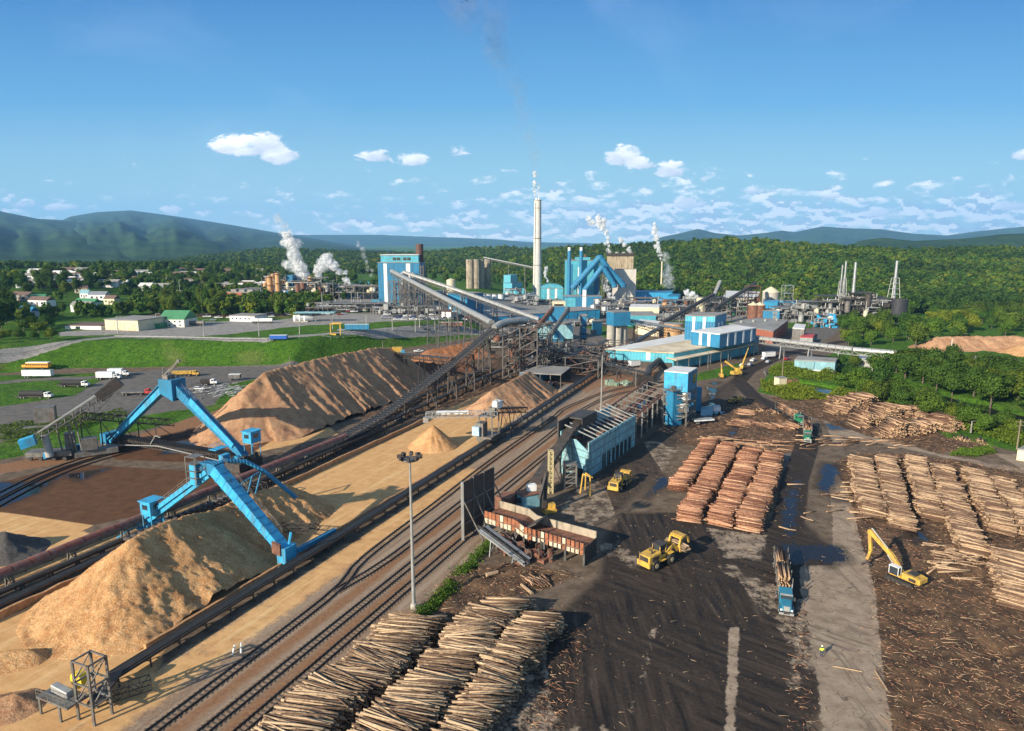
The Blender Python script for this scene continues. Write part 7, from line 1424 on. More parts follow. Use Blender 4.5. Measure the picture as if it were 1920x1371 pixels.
# ---------------- hopper ----------------
hp = thing('log_hopper', 'long rust panelled log hopper trough on legs with a sloping feed deck', 'log hopper', G(1000, 1030)); PAN = [mat('rust_panel', (.30, .11, .05), .8, 0, .35, .8, dirt=(.12, .06, .04), dirt_amt=.6), mat('cream_rusty_panel', (.58, .50, .36), .75, 0, .2, .8, dirt=(.25, .1, .05), dirt_amt=.7)]
A0 = G(908, 958, 5.8); A1 = G(966, 975, 5.8); A2 = G(982, 988, 4.6); A3 = G(1095, 1020, 4.6); prof = [A0, A1, A2, A3]; k = 0
bk = Vector((3.2, 5.4, 0)).normalized() * 6.0
for (p_, q_, n_, hh) in ((A0, A1, 8, 2.6), (A1, A2, 2, 2.4), (A2, A3, 14, 2.4)):
    for i in range(n_):
        u, v = p_.lerp(q_, i / n_ + .01), p_.lerp(q_, (i + 1) / n_ - .01); k += 1
        m_ = MB(); m_.add([u, v, v - Vector((0, 0, hh * .5)), u - Vector((0, 0, hh * .5)), u + bk.normalized() * .15, v + bk.normalized() * .15, v - Vector((0, 0, hh * .5)) + bk.normalized() * .15, u - Vector((0, 0, hh * .5)) + bk.normalized() * .15], [(0, 3, 2, 1), (4, 5, 6, 7), (0, 1, 5, 4), (3, 7, 6, 2), (0, 4, 7, 3), (1, 2, 6, 5)]); m_.build('side_panel', PAN[0 if k % 5 else 1], hp)
        m_ = MB(); dz = Vector((0, 0, hh * .52)); m_.boxv((u + v) / 2 - dz * 1.5 + bk.normalized() * .1, (v - u) / 2 * .96, bk.normalized() * .08, dz * .46); m_.build('side_panel', PAN[1 if k % 4 else 0], hp)
for (p_, q_) in ((A0, A1), (A1, A2), (A2, A3)):
    m_ = MB(); z = Vector((0, 0, -1.3)); m_.add([p_ + z, q_ + z, q_ + z + bk, p_ + z + bk], [(0, 1, 2, 3)]); v = m_.v; m_ = MB(); m_.loft([[p_ + z, p_ + z + bk, p_ + z + bk + Vector((0, 0, -.25)), p_ + z + Vector((0, 0, -.25))], [q_ + z, q_ + z + bk, q_ + z + bk + Vector((0, 0, -.25)), q_ + z + Vector((0, 0, -.25))]]); m_.build('deck', RUSTM, hp)
    m_ = MB(); m_.boxv((p_ + q_) / 2 + bk * 1.0 - Vector((0, 0, .6)), (q_ - p_) / 2, bk.normalized() * .12, (0, 0, .9)); m_.build('back_wall', STCON, hp)
m_ = MB(); cc = (A2 + A3) / 2; m_.boxv(A2.lerp(A3, .08) + bk * .5 + Vector((0, 0, .1)), Vector((1.4, -.5, .9)), bk * .45, Vector((-.05, .03, .1))); m_.build('flap_plate', DARKST, hp)
for f in (0, .5, 1): q = A0.lerp(A1, f); m_ = MB(); m_.beam((q.x, q.y, 0), q - Vector((0, 0, 2)), .3); m_.build('leg', STEEL, hp)
for f in (.0, .35, .7, 1): q = A2.lerp(A3, f); m_ = MB(); m_.beam((q.x, q.y, 0), q - Vector((0, 0, 2)), .35); m_.build('leg', STEEL, hp); q = q + bk; m_ = MB(); m_.beam((q.x, q.y, 0), q - Vector((0, 0, 1.4)), .35); m_.build('leg', STEEL, hp)
m_ = MB(); m_.boxv(A3 + bk * .5 - Vector((0, 0, 3)), bk * .5, Vector((.1, -.03, 0)), (0, 0, 2.0)); m_.build('end_wall', DARKST, hp)
conveyor('silver railed bark conveyor dropping to the ground in front of the log hopper', [G(905, 990, 5.0), G(988, 1052, 1.0)], 'open', 1.6, .8, 2, frame_m=GALV, leg_th=.2)
mh = thing('crane_pit_machinery', 'cluttered rusty grapple machinery heap under the log hopper', 'machinery', G(1000, 1040)); m_ = MB()
for i in range(26): g_ = G(random.uniform(930, 1035), random.uniform(1015, 1058)); m_.box(g_, random.uniform(.4, 2), random.uniform(.4, 1.6), random.uniform(.4, 2.4), random.random() * 3)
m_.build('scrap_parts', RUSTM, mh); m_ = MB()
for i in range(22): g_ = G(random.uniform(940, 1040), random.uniform(1015, 1058)); m_.beam(g_, g_ + Vector((random.uniform(-2, 2), random.uniform(-2, 2), random.uniform(1, 3))), .14)
m_.build('bent_bars', STEEL, mh); g_ = G(1012, 1035); m_ = MB(); m_.tube(g_ + Vector((0, 0, 1.6)), g_ + Vector((1.2, .5, 1.6)), 1.3, n=18); m_.build('drum_wheel', DARKST, mh)
bw = thing('barrier_wall', 'tall dark steel barrier wall with braced white post beside the rail tracks', 'barrier wall', G(868, 1015)); w0 = G(868, 1012); w1 = G(911, 985); w1 = w0 + (w1 - w0).normalized() * 12
m_ = MB(); m_.boxv((w0 + w1) / 2 + Vector((0, 0, 6.6)), (w1 - w0) / 2, Vector((.12, -.06, 0)), (0, 0, 6.0)); m_.build('panel', DARKST, bw)
for f in (0, .33, .66, 1): q = w0.lerp(w1, f); m_ = MB(); m_.beam(q, q + Vector((0, 0, 12.8)), .4 if f else .6); m_.build('post', GALV if f == 0 else STEEL, bw); m_ = MB(); m_.beam(q + Vector((.1, 0, 9)), q + Vector((4.5, -1.6, .2)), .22); m_.build('brace', STEEL, bw)
for z in (3.5, 8): m_ = MB(); m_.beam(w0 + Vector((.2, -.1, z)), w1 + Vector((.2, -.1, z)), .25); m_.build('rail', STEEL, bw)
oc = thing('log_crane', 'stationary log crane with teal cabin and black boom behind the hopper', 'crane', G(1010, 965)); q = oc.location
m_ = MB(); m_.box(q + Vector((-2.5, 1.5, 1.5)), 4.6, 3.4, 3.2, .5); m_.build('cabin', TEAL, oc, bevel=.08); m_ = MB(); m_.box(q + Vector((-2.5, 1.5, 4.703)), 5, 3.8, .25, .5); m_.build('cabin_roof', RUSTM, oc); m_ = MB(); m_.box(q + Vector((-3.6, .2, 3)), 2.8, .5, 1.2, .5); m_.build('window', GLASS, oc)
m_ = MB(); m_.box(q + Vector((2.5, 1, .2)), 3, 2, .8, .4); m_.box(q + Vector((3.0, 1.4, 1.003)), 1.6, 1.4, 1.2, .2); m_.build('base', YEL, oc); m_ = MB(); m_.beam(q + Vector((1.2, 1, 1)), q + Vector((1.9, 1.2, 10.0)), .8); m_.beam(q + Vector((1.9, 1.2, 10)), q + Vector((.2, -.5, 4)), .6); m_.build('boom', DARKST, oc); m_ = MB(); m_.box(q + Vector((-1.6, 2.6, 4.9)), 2, 1.5, 1.5, .3); m_.build('rooftop_unit', WHITE, oc)
m_ = MB(); m_.boxv(q + Vector((-7.5, .5, 3.0)), (1.0, 1.8, 0), (1.6, -.6, 0), (0, 0, 1.6)); m_.build('side_bin', RUSTM, oc)
yf = thing('pipe_frame', 'yellow pipe goal post frame standing in the yard behind the hopper', 'steel frame', G(1100, 925)); m_ = MB()
p_, q_ = G(1088, 925), G(1106, 930); m_.path([p_, p_ + Vector((.6, 0, 5)), q_ + Vector((0, 0, 5)), q_], .2); m_.path([p_ + Vector((1.5, 2.5, 0)), p_ + Vector((1.5, 2, 4.6)), q_ + Vector((.5, 0, 4.8))], .18); m_.build('pipe_work', YEL, yf)
# ---------------- debarking line and hoist tower ----------------
dl = thing('debarking_line', 'long tangle of rusty steel frames between teal building and blue hoist tower', 'log conveyor', G(1215, 800)); p_, q_ = G(1192, 830), G(1256, 770); dd = (q_ - p_); n_ = Vector((-dd.y, dd.x, 0)).normalized()
for i in range(8):
    f = i / 7; b0_ = p_ + dd * f; m_ = MB(); m_.beam(b0_, b0_ + Vector((0, 0, 9)), .4); m_.build('post', GALV if i % 2 else STEEL, dl); m_ = MB(); m_.beam(b0_ + n_ * 9, b0_ + n_ * 9 + Vector((0, 0, 10.5)), .4); m_.build('post', STEEL, dl); m_ = MB(); m_.beam(b0_ + Vector((0, 0, 9)), b0_ + n_ * 9 + Vector((0, 0, 10.5)), .22); m_.build('cross_beam', STEEL, dl)
m_ = MB(); m_.beam(p_ + Vector((0, 0, 9)), q_ + Vector((0, 0, 9)), .4); m_.beam(p_ + n_ * 9 + Vector((0, 0, 10.5)), q_ + n_ * 9 + Vector((0, 0, 10.5)), .4); m_.beam(p_ + n_ * 3 + Vector((0, 0, 5)), q_ + n_ * 3 + Vector((0, 0, 6)), 2.4, .6); m_.beam(p_ + n_ * 6 + Vector((0, 0, 7)), q_ + n_ * 6 + Vector((0, 0, 8)), 1.4, .6); m_.build('running_beam', RUSTM, dl)
m_ = MB(); m_.tube(p_ + n_ * 4.5 + Vector((0, 0, 3.2)), q_ + n_ * 4.5 + Vector((0, 0, 3.2)), 2.0, n=18); m_.build('debarking_drum', RUSTM, dl)
m_ = MB()
for i in range(50): f = random.random(); m_.box(p_ + dd * f + n_ * random.uniform(-.5, 9) + Vector((0, 0, random.uniform(0, 6))), random.uniform(.4, 1.8), random.uniform(.4, 1.8), random.uniform(.4, 2), random.random() * 3)
m_.build('machinery', DARKST, dl)
r, P = poly_bld('hoist_house', 'blue hoist house with white roof at the end of the debarking line', 'tower', [(1246, 697), (1290, 701), (1307, 691), (1264, 688)], 18.5, BLUE, ROOFW, 12.0, .35)
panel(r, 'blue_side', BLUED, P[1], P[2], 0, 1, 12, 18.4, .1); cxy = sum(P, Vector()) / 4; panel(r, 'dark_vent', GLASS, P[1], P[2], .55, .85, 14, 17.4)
for p_ in P:
    m_ = MB(); m_.beam((p_.x, p_.y, 0), (p_.x, p_.y, 12), .5); m_.build('column', STEEL, r)
for z in (3.5, 7.2, 10.8):
    m_ = MB()
    for i in range(4): m_.beam(Vector((P[i].x, P[i].y, z)), Vector((P[(i + 1) % 4].x, P[(i + 1) % 4].y, z)), .35); m_.beam(Vector((P[i].x, P[i].y, z - 3.5)), Vector((P[(i + 1) % 4].x, P[(i + 1) % 4].y, z)), .2)
    m_.prism([(v.x, v.y) for v in P], z, z + .15); m_.build('deck', STEEL, r)
q = G(1262, 796); m_ = MB(); m_.box(q, 4.2, 3.6, 12.5, .5); m_.build('blue_shaft', BLUED, r); m_ = MB(); m_.box(q + Vector((.3, .3, 12.5)), 7.6, 6.2, .3, .5); m_.box(q + Vector((4.4, .5, 8.4)), 4.5, 4.5, .25, .5); m_.box(q + Vector((4.4, .5, 4.6)), 4.5, 4.5, .25, .5)
handrail(m_, q + Vector((-3, -3, 12.8)), q + Vector((4, -2.4, 12.8)), 6); handrail(m_, q + Vector((-3, -3, 12.8)), q + Vector((-1.5, 4, 12.8)), 5); m_.build('gallery', STEEL, r); m_ = MB(); m_.box(q + Vector((3.8, -.6, 9)), 2.4, 2, 2.6, .5); m_.box(q + Vector((3.2, -1, 4.9)), 2.6, 2, 2.6, .5); m_.build('white_cabinet', WHITE, r)
m_ = MB()
for k in range(14): m_.box(q + Vector((random.uniform(-2, 7), random.uniform(-2, 4), random.choice((4.8, 8.6, 12.8)))), random.uniform(.5, 1.6), random.uniform(.5, 1.4), random.uniform(.5, 1.8), random.random())
m_.build('equipment', STEEL, r); m_ = MB(); m_.box(G(1300, 772) + Vector((0, 3, 0)), 4, 6, 9, .5); m_.build('side_shaft', BLUED, r)
# open shed
sh = thing('open_shed', 'open fronted blue ended shed with grey roof behind the furrowed chip pile', 'shed', G(1010, 718)); S = [G(975, 700, 5.5), G(1052, 704, 5.5), G(1070, 690, 5.5), G(1010, 686, 5.5)]
m_ = MB(); m_.prism([(p.x, p.y) for p in S], 5.5, 5.9); m_.build('roof', ROOFG, sh); m_ = MB(); A_ = S[0]; B_ = S[0].lerp(S[1], .28); m_.prism([(A_.x, A_.y), (B_.x, B_.y), (S[3].lerp(S[2], .28).x, S[3].lerp(S[2], .28).y), (S[3].x, S[3].y)], 0, 5.4); m_.build('blue_end', BLUED, sh); m_ = MB(); m_.boxv((S[3] + S[2]) / 2 - Vector((0, 0, 2.8)), (S[2] - S[3]) / 2, Vector((0, .1, 0)), (0, 0, 2.6)); m_.build('back_wall', DARKST, sh)
for f in (.5, .75, 1): q = S[0].lerp(S[1], f * .99); m_ = MB(); m_.beam((q.x, q.y, 0), (q.x, q.y, 5.5), .3); m_.build('post', STEEL, sh)
for i in range(9):
    q = S[0].lerp(S[1], .34 + i * .07) + Vector((0, 2.5 + (i % 3), 0)); q.z = 0; m_ = MB(); m_.tube(q + Vector((0, 0, .9)), q + Vector((1.2, .2, .9)), .8, n=12) if i % 2 else m_.box(q, 1.4, 1.2, 1.7, .3 * i); tag(m_.build('machine_part' if i % 2 == 0 else 'drum', RUSTM if i % 3 else GALV), (('rusty' if i % 3 else 'grey') + (' drum' if i % 2 else ' boxy machine part') + ' stored under the open shed roof'), 'machine part', 'parts stored in the open shed')
# ---------------- transfer tower and high conveyors ----------------
def steel_tower(lab, s0, s1, t0, t1, h, levels, fill=40, name='steel_transfer_tower', m=DARKST, bays=(3, 2)):
    r = thing(name, lab, 'steel tower', W((s0 + s1) / 2, (t0 + t1) / 2)); lv = np.linspace(0, h, levels + 1)[1:]
    S_ = np.linspace(s0, s1, bays[0] + 1); T_ = np.linspace(t0, t1, bays[1] + 1)
    for s_ in S_:
        for t_ in T_: m_ = MB(); m_.beam(W(s_, t_, 0), W(s_, t_, h), .4); m_.build('column', STEEL, r)
    for z in lv:
        m_ = MB()
        for s_ in S_: m_.beam(W(s_, t0, z), W(s_, t1, z), .35)
        for t_ in T_: m_.beam(W(s0, t_, z), W(s1, t_, z), .35)
        m_.beam(W((s0 + s1) / 2, (t0 + t1) / 2 - 1.5, z), W((s0 + s1) / 2 + .1, (t0 + t1) / 2 + 1.5, z), s1 - s0, .12); handrail(m_, W(s0, t0, z), W(s0, t1, z), 6); handrail(m_, W(s0, t1, z), W(s1, t1, z), 6); m_.build('deck', m, r)
    m_ = MB(); zp = 0
    for z in lv:
        for a, b_ in zip(T_[:-1], T_[1:]): m_.beam(W(s0, a, zp), W(s0, b_, z), .22); m_.beam(W(s1, b_, zp), W(s1, a, z), .22)
        for a, b_ in zip(S_[:-1], S_[1:]): m_.beam(W(a, t1, zp), W(b_, t1, z), .22)
        zp = z
    m_.build('bracing', STEEL, r); m_ = MB()
    for _ in range(fill): m_.box(W(random.uniform(s0, s1), random.uniform(t0, t1), random.choice([0] + list(lv[:-1]))), random.uniform(.6, 2.6), random.uniform(.6, 2.2), random.uniform(.8, 3), random.random() * 3)
    m_.build('machinery', m, r); m_ = MB()
    for _ in range(fill // 2): a = W(random.uniform(s0, s1), random.uniform(t0, t1), random.uniform(0, h * .7)); m_.beam(a, a + Vector((random.uniform(-4, 4), random.uniform(-4, 4), random.uniform(-3, 5))), .45)
    m_.build('chutes', RUSTM, r); return r
steel_tower('dark steel lattice tower where the steep black conveyor tops out', 284, 304, -127, -110, 24, 5, 60); steel_tower('low rusty steel framework with decks right of the dark lattice tower', 300, 330, -118, -86, 9, 2, 60, 'steel_framework'); steel_tower('rusty pipe framework below the teal screening house', 345, 372, -116, -86, 8, 2, 50, 'steel_framework')
Yb = boil.a.y
conveyor('long pale tube conveyor from the dark lattice tower up to the boiler house', [PY(922, 606, 320), PY(735, 509, Yb - 14)], 'gallery', 3.0, 2.2, 9, cover_m=GALV, frame_m=STEEL, leg_th=.5, spread=2)
conveyor('pale tube conveyor from the boiler house down to the blue head tower', [PY(1012, 600, 430), PY(870, 549, 480), PY(757, 511, Yb - 10)], 'gallery', 3.0, 2.2, 8, cover_m=GALV, frame_m=STEEL, leg_th=.5, spread=2)
conveyor('dark red brown chute rising right to the head tower, left one of the crossing pair', [PY(985, 640, 345), PY(1036, 579, 400)], 'tube', 2.6, 1, cover_m=RUSTM, frame_m=DARKST)
conveyor('grey brown chute rising right across the screening house, right one of the crossing pair', [PY(1004, 668, 330), PY(1066, 578, 395)], 'tube', 2.2, 1, cover_m=STEEL, frame_m=DARKST)
conveyor('deep blue chute sloping down right across the teal screening house', [PY(1030, 590, 398), PY(1066, 634, 385)], 'boxed', 2.4, 1.6, cover_m=BLUED, frame_m=BLUED)
conveyor('grey chute lying low left of the screening house legs', [PY(988, 690, 330), PY(1010, 655, 345)], 'tube', 2.4, 1, cover_m=GALV)
conveyor('long open black conveyor stretching from the steel framework right to the light mast', [PY(925, 618, 318), PY(1005, 640, 325), PY(1100, 675, 322), PY(1215, 700, 300)], 'open', 2.4, 1.8, 8, leg_th=.35)
conveyor('grey tube conveyor bending down from the warehouse front to the debarking line', [PY(1245, 668, 345), PY(1217, 690, 318), PY(1207, 722, 290), PY(1188, 776, 262)], 'gallery', 2.4, 1.8, 3, cover_m=DARKST, frame_m=DARKST)
conveyor('pale conveyor from the blue perched box to the hall behind the warehouse', [PY(1168, 600, 405), PY(1312, 624, 425)], 'gallery', 2.6, 2.0, 3, cover_m=GALV)
conveyor('dark open conveyor sagging right from the blue perched box', [PY(1170, 600, 402), PY(1250, 625, 415)], 'open', 2.4, 1.8, 2); conveyor('grey round chute climbing from the warehouse roof edge to the concrete cylinders', [PY(1178, 648, 402), PY(1236, 615, 440)], 'tube', 2.2, 1, cover_m=GALV)
conveyor('thick grey tube entering the warehouse yard from the screening house', [PY(1075, 650, 400), PY(1148, 642, 402)], 'tube', 2.2, 1, cover_m=GALV)
conveyor('left one of two long dark conveyors climbing right behind the blue hall', [PY(1240, 607, 470), PY(1337, 553, 560)], 'gallery', 3.2, 2.4, 4, cover_m=DARKST, frame_m=STEEL, leg_th=.45); conveyor('short steep grey conveyor head rising from the left diagonal conveyor', [PY(1338, 556, 560), PY(1350, 528, 575)], 'gallery', 2.6, 2, 0, cover_m=GALV)
conveyor('right one of two long dark conveyors climbing right behind the blue hall', [PY(1336, 582, 520), PY(1416, 532, 600)], 'gallery', 3.2, 2.4, 4, cover_m=DARKST, frame_m=STEEL, leg_th=.45)
lattice_tower('rusty steel tower under the head of the right diagonal conveyor', (1408, 592), 536, 10, RUSTM); lattice_tower('rusty steel tower under the head of the left diagonal conveyor', (1345, 590), 540, 9, DARKST)
conveyor('very long pale pipe bridge from the blue block over the haul road into the trees', [PY(1396, 632, 385), PY(1600, 656, 336), PY(1745, 668, 318)], 'gallery', 2.8, 2.4, 6, cover_m=GALV, frame_m=GALV, leg_th=.5, bay=4)
conveyor('grey pipe bridge continuing right of the trees to the picture edge', [PY(1822, 672, 315), PY(1960, 684, 306)], 'gallery', 2.6, 1.6, 4, cover_m=GALV, frame_m=GALV, leg_th=.4, bay=4)
conveyor('low truss conveyor with yellow head above the dark bark pile', [PT(742, 662, -168), PT(845, 672, -130)], 'open', 2.2, 1.8, 3, leg_th=.3)
hq = thing('conveyor_head_house', 'small yellow and blue drive house at the end of the low truss conveyor', 'machine house', G(743, 690)); q = PT(745, 660, -168); m_ = MB(); m_.box(q, 4, 3, 2.2, .3); m_.build('yellow_housing', YEL, hq); m_ = MB(); m_.box(q + Vector((2.6, -1, -.8)), 1.6, 2, 1.8, .3); m_.build('blue_housing', BLUE, hq); m_ = MB(); [m_.beam((q.x + i * 2, q.y + j * 1.5, 0), (q.x + i * 2, q.y + j * 1.5, q.z), .35) for i in (-1, 1) for j in (-1, 1)]; m_.beam((q.x - 2, q.y - 1.5, q.z * .5), (q.x + 2, q.y + 1.5, q.z * .5), .2); m_.build('support', STEEL, hq)
# ---------------- process units: frames full of vessels and pipes ----------------
def unit(lab, px, wd, dp, top, seed, m=STEEL, acc=(GALV, CREAM, RUSTM), dense=1.0, vess=4):
    rs = random.Random(seed); c = gt_at(*px); h = htop(c, top) - c.z; r = thing('process_unit', lab, 'process unit', c); nb = max(2, int(wd / 7)); n = max(2, int(h / 5)); m_ = MB()
    for i in range(nb + 1):
        for j in (0, 1):
            hh = h * (1 - .35 * rs.random()); x = -wd / 2 + wd * i / nb; m_.beam(c + Vector((x, dp * j, 0)), c + Vector((x, dp * j, hh)), .4)
    for k in range(1, n + 1):
        z = h * k / n * .92; f0 = rs.random() * .3; f1 = 1 - rs.random() * .3
        if k < n * .6: f0, f1 = 0, 1
        for j in (0, 1): m_.beam(c + Vector((-wd / 2 + wd * f0, dp * j, z)), c + Vector((-wd / 2 + wd * f1, dp * j, z)), .35)
        m_.beam(c + Vector((-wd / 2 + wd * f0, dp * .5, z)), c + Vector((-wd / 2 + wd * f1, dp * .5, z)), dp, .1)
        for i in range(nb):
            if rs.random() < .6: x = -wd / 2 + wd * i / nb; m_.beam(c + Vector((x, 0, z - h / n)), c + Vector((x + wd / nb, 0, z)), .2)
    m_.build('steel_frame', m, r)
    for i in range(vess):
        x = rs.uniform(-wd * .45, wd * .45); rr = rs.uniform(1.2, 2.6); z0 = rs.choice((0, h * .3, h * .5)); m_ = MB(); zz = rs.uniform(.25, .45) * h; m_.lathe(c + Vector((x, rs.uniform(-1, dp * .5), z0)), [(rr * .4, 0), (rr, .8), (rr, zz), (rr * .3, zz + 1)], 14); m_.build('vessel', rs.choice(acc), r)
    m_ = MB()
    for i in range(int(14 * dense)):
        x = rs.uniform(-wd / 2, wd / 2); z = rs.uniform(1, h * .9); L = rs.uniform(4, wd * .5); y = rs.uniform(-1.5, dp); p0 = c + Vector((x, y, z)); p1 = p0 + Vector((L if x < 0 else -L, 0, 0)); m_.path([p0 + Vector((0, 0, rs.uniform(-6, 4))), p0, p1, p1 + Vector((0, 0, rs.uniform(-6, 3)))], rs.uniform(.2, .6), 7)
    m_.build('pipework', rs.choice((GALV, SILVER)), r); m_ = MB()
    for i in range(int(10 * dense)): m_.box(c + Vector((rs.uniform(-wd / 2, wd / 2), rs.uniform(-2, dp), rs.choice((0, h * .2, h * .4, h * .6)))), rs.uniform(1, 4), rs.uniform(1, 3), rs.uniform(1, 4))
    if dense > 3:
        for i in range(8): m_.box(c + Vector((rs.uniform(-wd * .4, wd * .4), dp * .6, rs.choice((0, h * .25, h * .5)))), rs.uniform(4, 9), dp * .6, rs.uniform(.15, .35) * h)
    m_.build('equipment', rs.choice(acc + (DARKST,)), r); return r
U_ = [('tall tan and rusty tower unit beside the small blue mill tower', (515, 560), 22, 12, 512, (CREAM, ORANGE, RUSTM)), ('rusty frame with vessels behind the white steam cloud', (566, 562), 40, 14, 524, (RUSTM, CREAM)), ('dark frame with an orange vessel between the two big steam clouds', (590, 562), 34, 14, 518, (ORANGE, GALV)),
      ('low tangle of pipes right of the left steam clouds', (630, 560), 50, 16, 532, (GALV, WHITE, DARKST)), ('wide low pipe rack left of the boiler house', (682, 562), 60, 16, 534, (GALV, DARKST, CREAM)), ('pipes and vessels right of the boiler house', (815, 568), 40, 14, 545, (GALV, WHITE)),
      ('small stack of white decks beside the chimney foot', (968, 566), 24, 10, 540, (WHITE, CYAN)), ('vessels and pipes between the blue house and concrete tower', (1140, 585), 26, 12, 560, (GALV, WHITE)), ('wide tangle of pipes right of the concrete tower', (1220, 580), 50, 16, 558, (CREAM, RUSTM, GALV)),
      ('pipe racks in front of the cream storage hall', (1290, 585), 55, 16, 562, (CREAM, ORANGE, RUSTM)), ('rusty frame between the two diagonal conveyors', (1350, 590), 44, 16, 558, (RUSTM, DARKST)), ('dark rusty frame right of the right diagonal conveyor', (1392, 592), 36, 14, 556, (RUSTM, GREENP)),
      ('grey pipe rack beside the road right of the brick hall', (1490, 600), 34, 14, 575, (GALV, WHITE)), ('left dark framed unit of the right process plant', (1532, 605), 36, 16, 563, (GALV, CREAM, DARKST)), ('tallest dark framed unit, below the twin silver stacks', (1572, 603), 46, 18, 552, (DARKST, WHITE, GALV)),
      ('unit with orange stairs in the middle of the right process plant', (1610, 606), 30, 18, 545, (RUSTM, STEEL, DARKST)), ('right unit of the right process plant with red and tan vessels', (1648, 606), 36, 18, 556, (RUSTM, CREAM, DARKST)), ('small white cube frame at the near side of the right process plant', (1545, 615), 16, 8, 588, (WHITE, BLUE)),
      ('pipe bridge before the long blue building', (1100, 612), 40, 8, 600, (GALV, CREAM)), ('low pipe rack left of the concrete cylinders', (1240, 600), 30, 10, 588, (GALV,)), ('substation frames left of the boiler house car park', (650, 586), 70, 14, 568, (GALV, GALV)), ('second row of substation frames beside the trees', (612, 582), 40, 14, 566, (GALV, GALV)), ('rusty steel clutter under the dark tower, right side', (960, 655), 30, 12, 628, (RUSTM, DARKST)), ('low machinery and pipes behind the open shed', (1080, 672), 44, 10, 655, (RUSTM, GALV)), ('pipe rack between brick hall and process plant', (1500, 592), 30, 12, 572, (GALV, CREAM)), ('small frame with white vessels beside the long blue building', (1128, 596), 24, 10, 572, (WHITE, GALV)), ('rack of grey pipes before the cyan curved building', (1035, 572), 40, 8, 562, (GALV, STEEL)), ('rusty conveyor framework behind the cream low shed', (1265, 596), 40, 12, 574, (RUSTM, ORANGE)), ('vessels between domed tank and lattice tower', (1458, 586), 30, 10, 568, (BLUE, GALV)), ('pipes and steel at the foot of the boiler house legs', (760, 590), 50, 8, 574, (STEEL, GALV)), ('tangled steel beside the chimney base, left', (985, 572), 26, 8, 552, (GALV, WHITE)), ('grey decks on top of the mill behind the long blue building', (1085, 596), 30, 10, 580, (GALV, CREAM))]
for i, (lb, px, wd, dp, tp_, ac) in enumerate(U_): unit(lb, px, wd, dp, tp_, 40 + i, STEEL if i not in (14, 15, 16) else DARKST, ac, 3.4 if 12 < i < 17 else 1.8, 9 if 12 < i < 17 else 5)
for i, (x, tp_, r_, lb, wdn) in enumerate(((1571, 497, .6, 'left thin one of the twin silver stacks', 0), (1577, 490, .8, 'right taller one of the twin silver stacks', 0), (1595, 492, 1.15, 'thick tapering silver stack standing alone right of the twin stacks', 1), (1671, 489, 1.2, 'silver stack in a lattice cage at the right end of the process plant', 2))):
    c = gt_at(x, 603); h = htop(c, tp_) - c.z; s = thing('exhaust_stack', lb, 'stack', c); m_ = MB(); m_.lathe(c, [(r_ * 1.5, 0), (r_ * 1.3, h * .3), (r_, h * .6), (r_ * .8, h)], 16); m_.build('shaft', SILVER, s)
    
    if wdn in (0, 2):
        m_ = MB(); w0 = 3.2 if wdn else 1.6
        for (i_, j_) in ((-1, -1), (1, -1), (1, 1), (-1, 1)): m_.beam(c + Vector((i_ * w0 * 1.5, j_ * w0 * 1.5, 0)), c + Vector((i_ * w0 * .6, j_ * w0 * .6, h * .72)), .35)
        for z in np.linspace(.1, .72, 8): w_ = w0 * (1.5 - 1.25 * z); [m_.beam(c + Vector((a0 * w_, b0_ * w_, h * z)), c + Vector((a1 * w_, b1 * w_, h * z)), .3) for a0, b0_, a1, b1 in ((-1, -1, 1, -1), (1, -1, 1, 1), (1, 1, -1, 1), (-1, 1, -1, -1))]
        m_.build('cage', GALV, s)
c = gt_at(1682, 606); s = thing('dark_silo', 'wide dark cylindrical tank at the right end of the process plant', 'tank', c); h = htop(c, 562) - c.z; m_ = MB(); m_.lathe(c, [(6.5, 0), (6.5, h)], 24); m_.build('wall', mat('blackened_steel', (.03, .03, .035), .6), s); m_ = MB(); m_.lathe(c, [(6.7, h), (6.7, h + .4), (.1, h + 1)], 24); m_.build('roof', DARKST, s)
c = G(1239, 553); h = htop(c, 490); s = thing('exhaust_stack', 'thin pale stack with white steam right of the concrete tower', 'stack', c); m_ = MB(); m_.tube(c, c + Vector((0, 0, h)), 1.0, .8, 12); m_.build('shaft', CREAM, s); m_ = MB(); m_.lathe(c, [(1.4, 0), (1.4, 1.5), (1, 1.6)], 12); m_.build('base', CONC, s)
b = Bld('blue_mill_building', 'blue building with white stripes at the left end of the mill', 'industrial building', (493, 562), (550, 562), 22, 545, BLUED, ROOFG); [b.front('white_stripe', WHITE, f, f + .05, .4, .98) for f in (.18, .45, .70)]; b.top('tower', BLUED, .76, .96, .2, .8, 13)
b = Bld('brick_factory', 'low brick factory with grey saw roof left of the blue mill building', 'industrial building', (425, 560), (490, 562), 40, 549, BRICK, ROOFG)
for i in range(4): b.top('roof_monitor', ROOFG, .05 + i * .24, .2 + i * .24, .1, .9, 2)
for i, (x, y) in enumerate(((523, 546), (508, 548))):
    c = gt_at(x, 562); m_ = MB(); h = htop(c, 512 + i * 6) - c.z; r = thing('brick_tower', ('right', 'left')[i] + ' tan brick process tower beside the left blue mill building', 'tower', c); m_.lathe(c, [(2.8, 0), (2.4, h * .8), (2.4, h)], 14); m_.build('shaft', ORANGE, r); m_ = MB(); [m_.lathe(c, [(3.4, h * z), (3.4, h * z + .4), (2.4, h * z + .5)], 14) for z in (.3, .6, .95)]; m_.build('deck_ring', RUSTM, r)
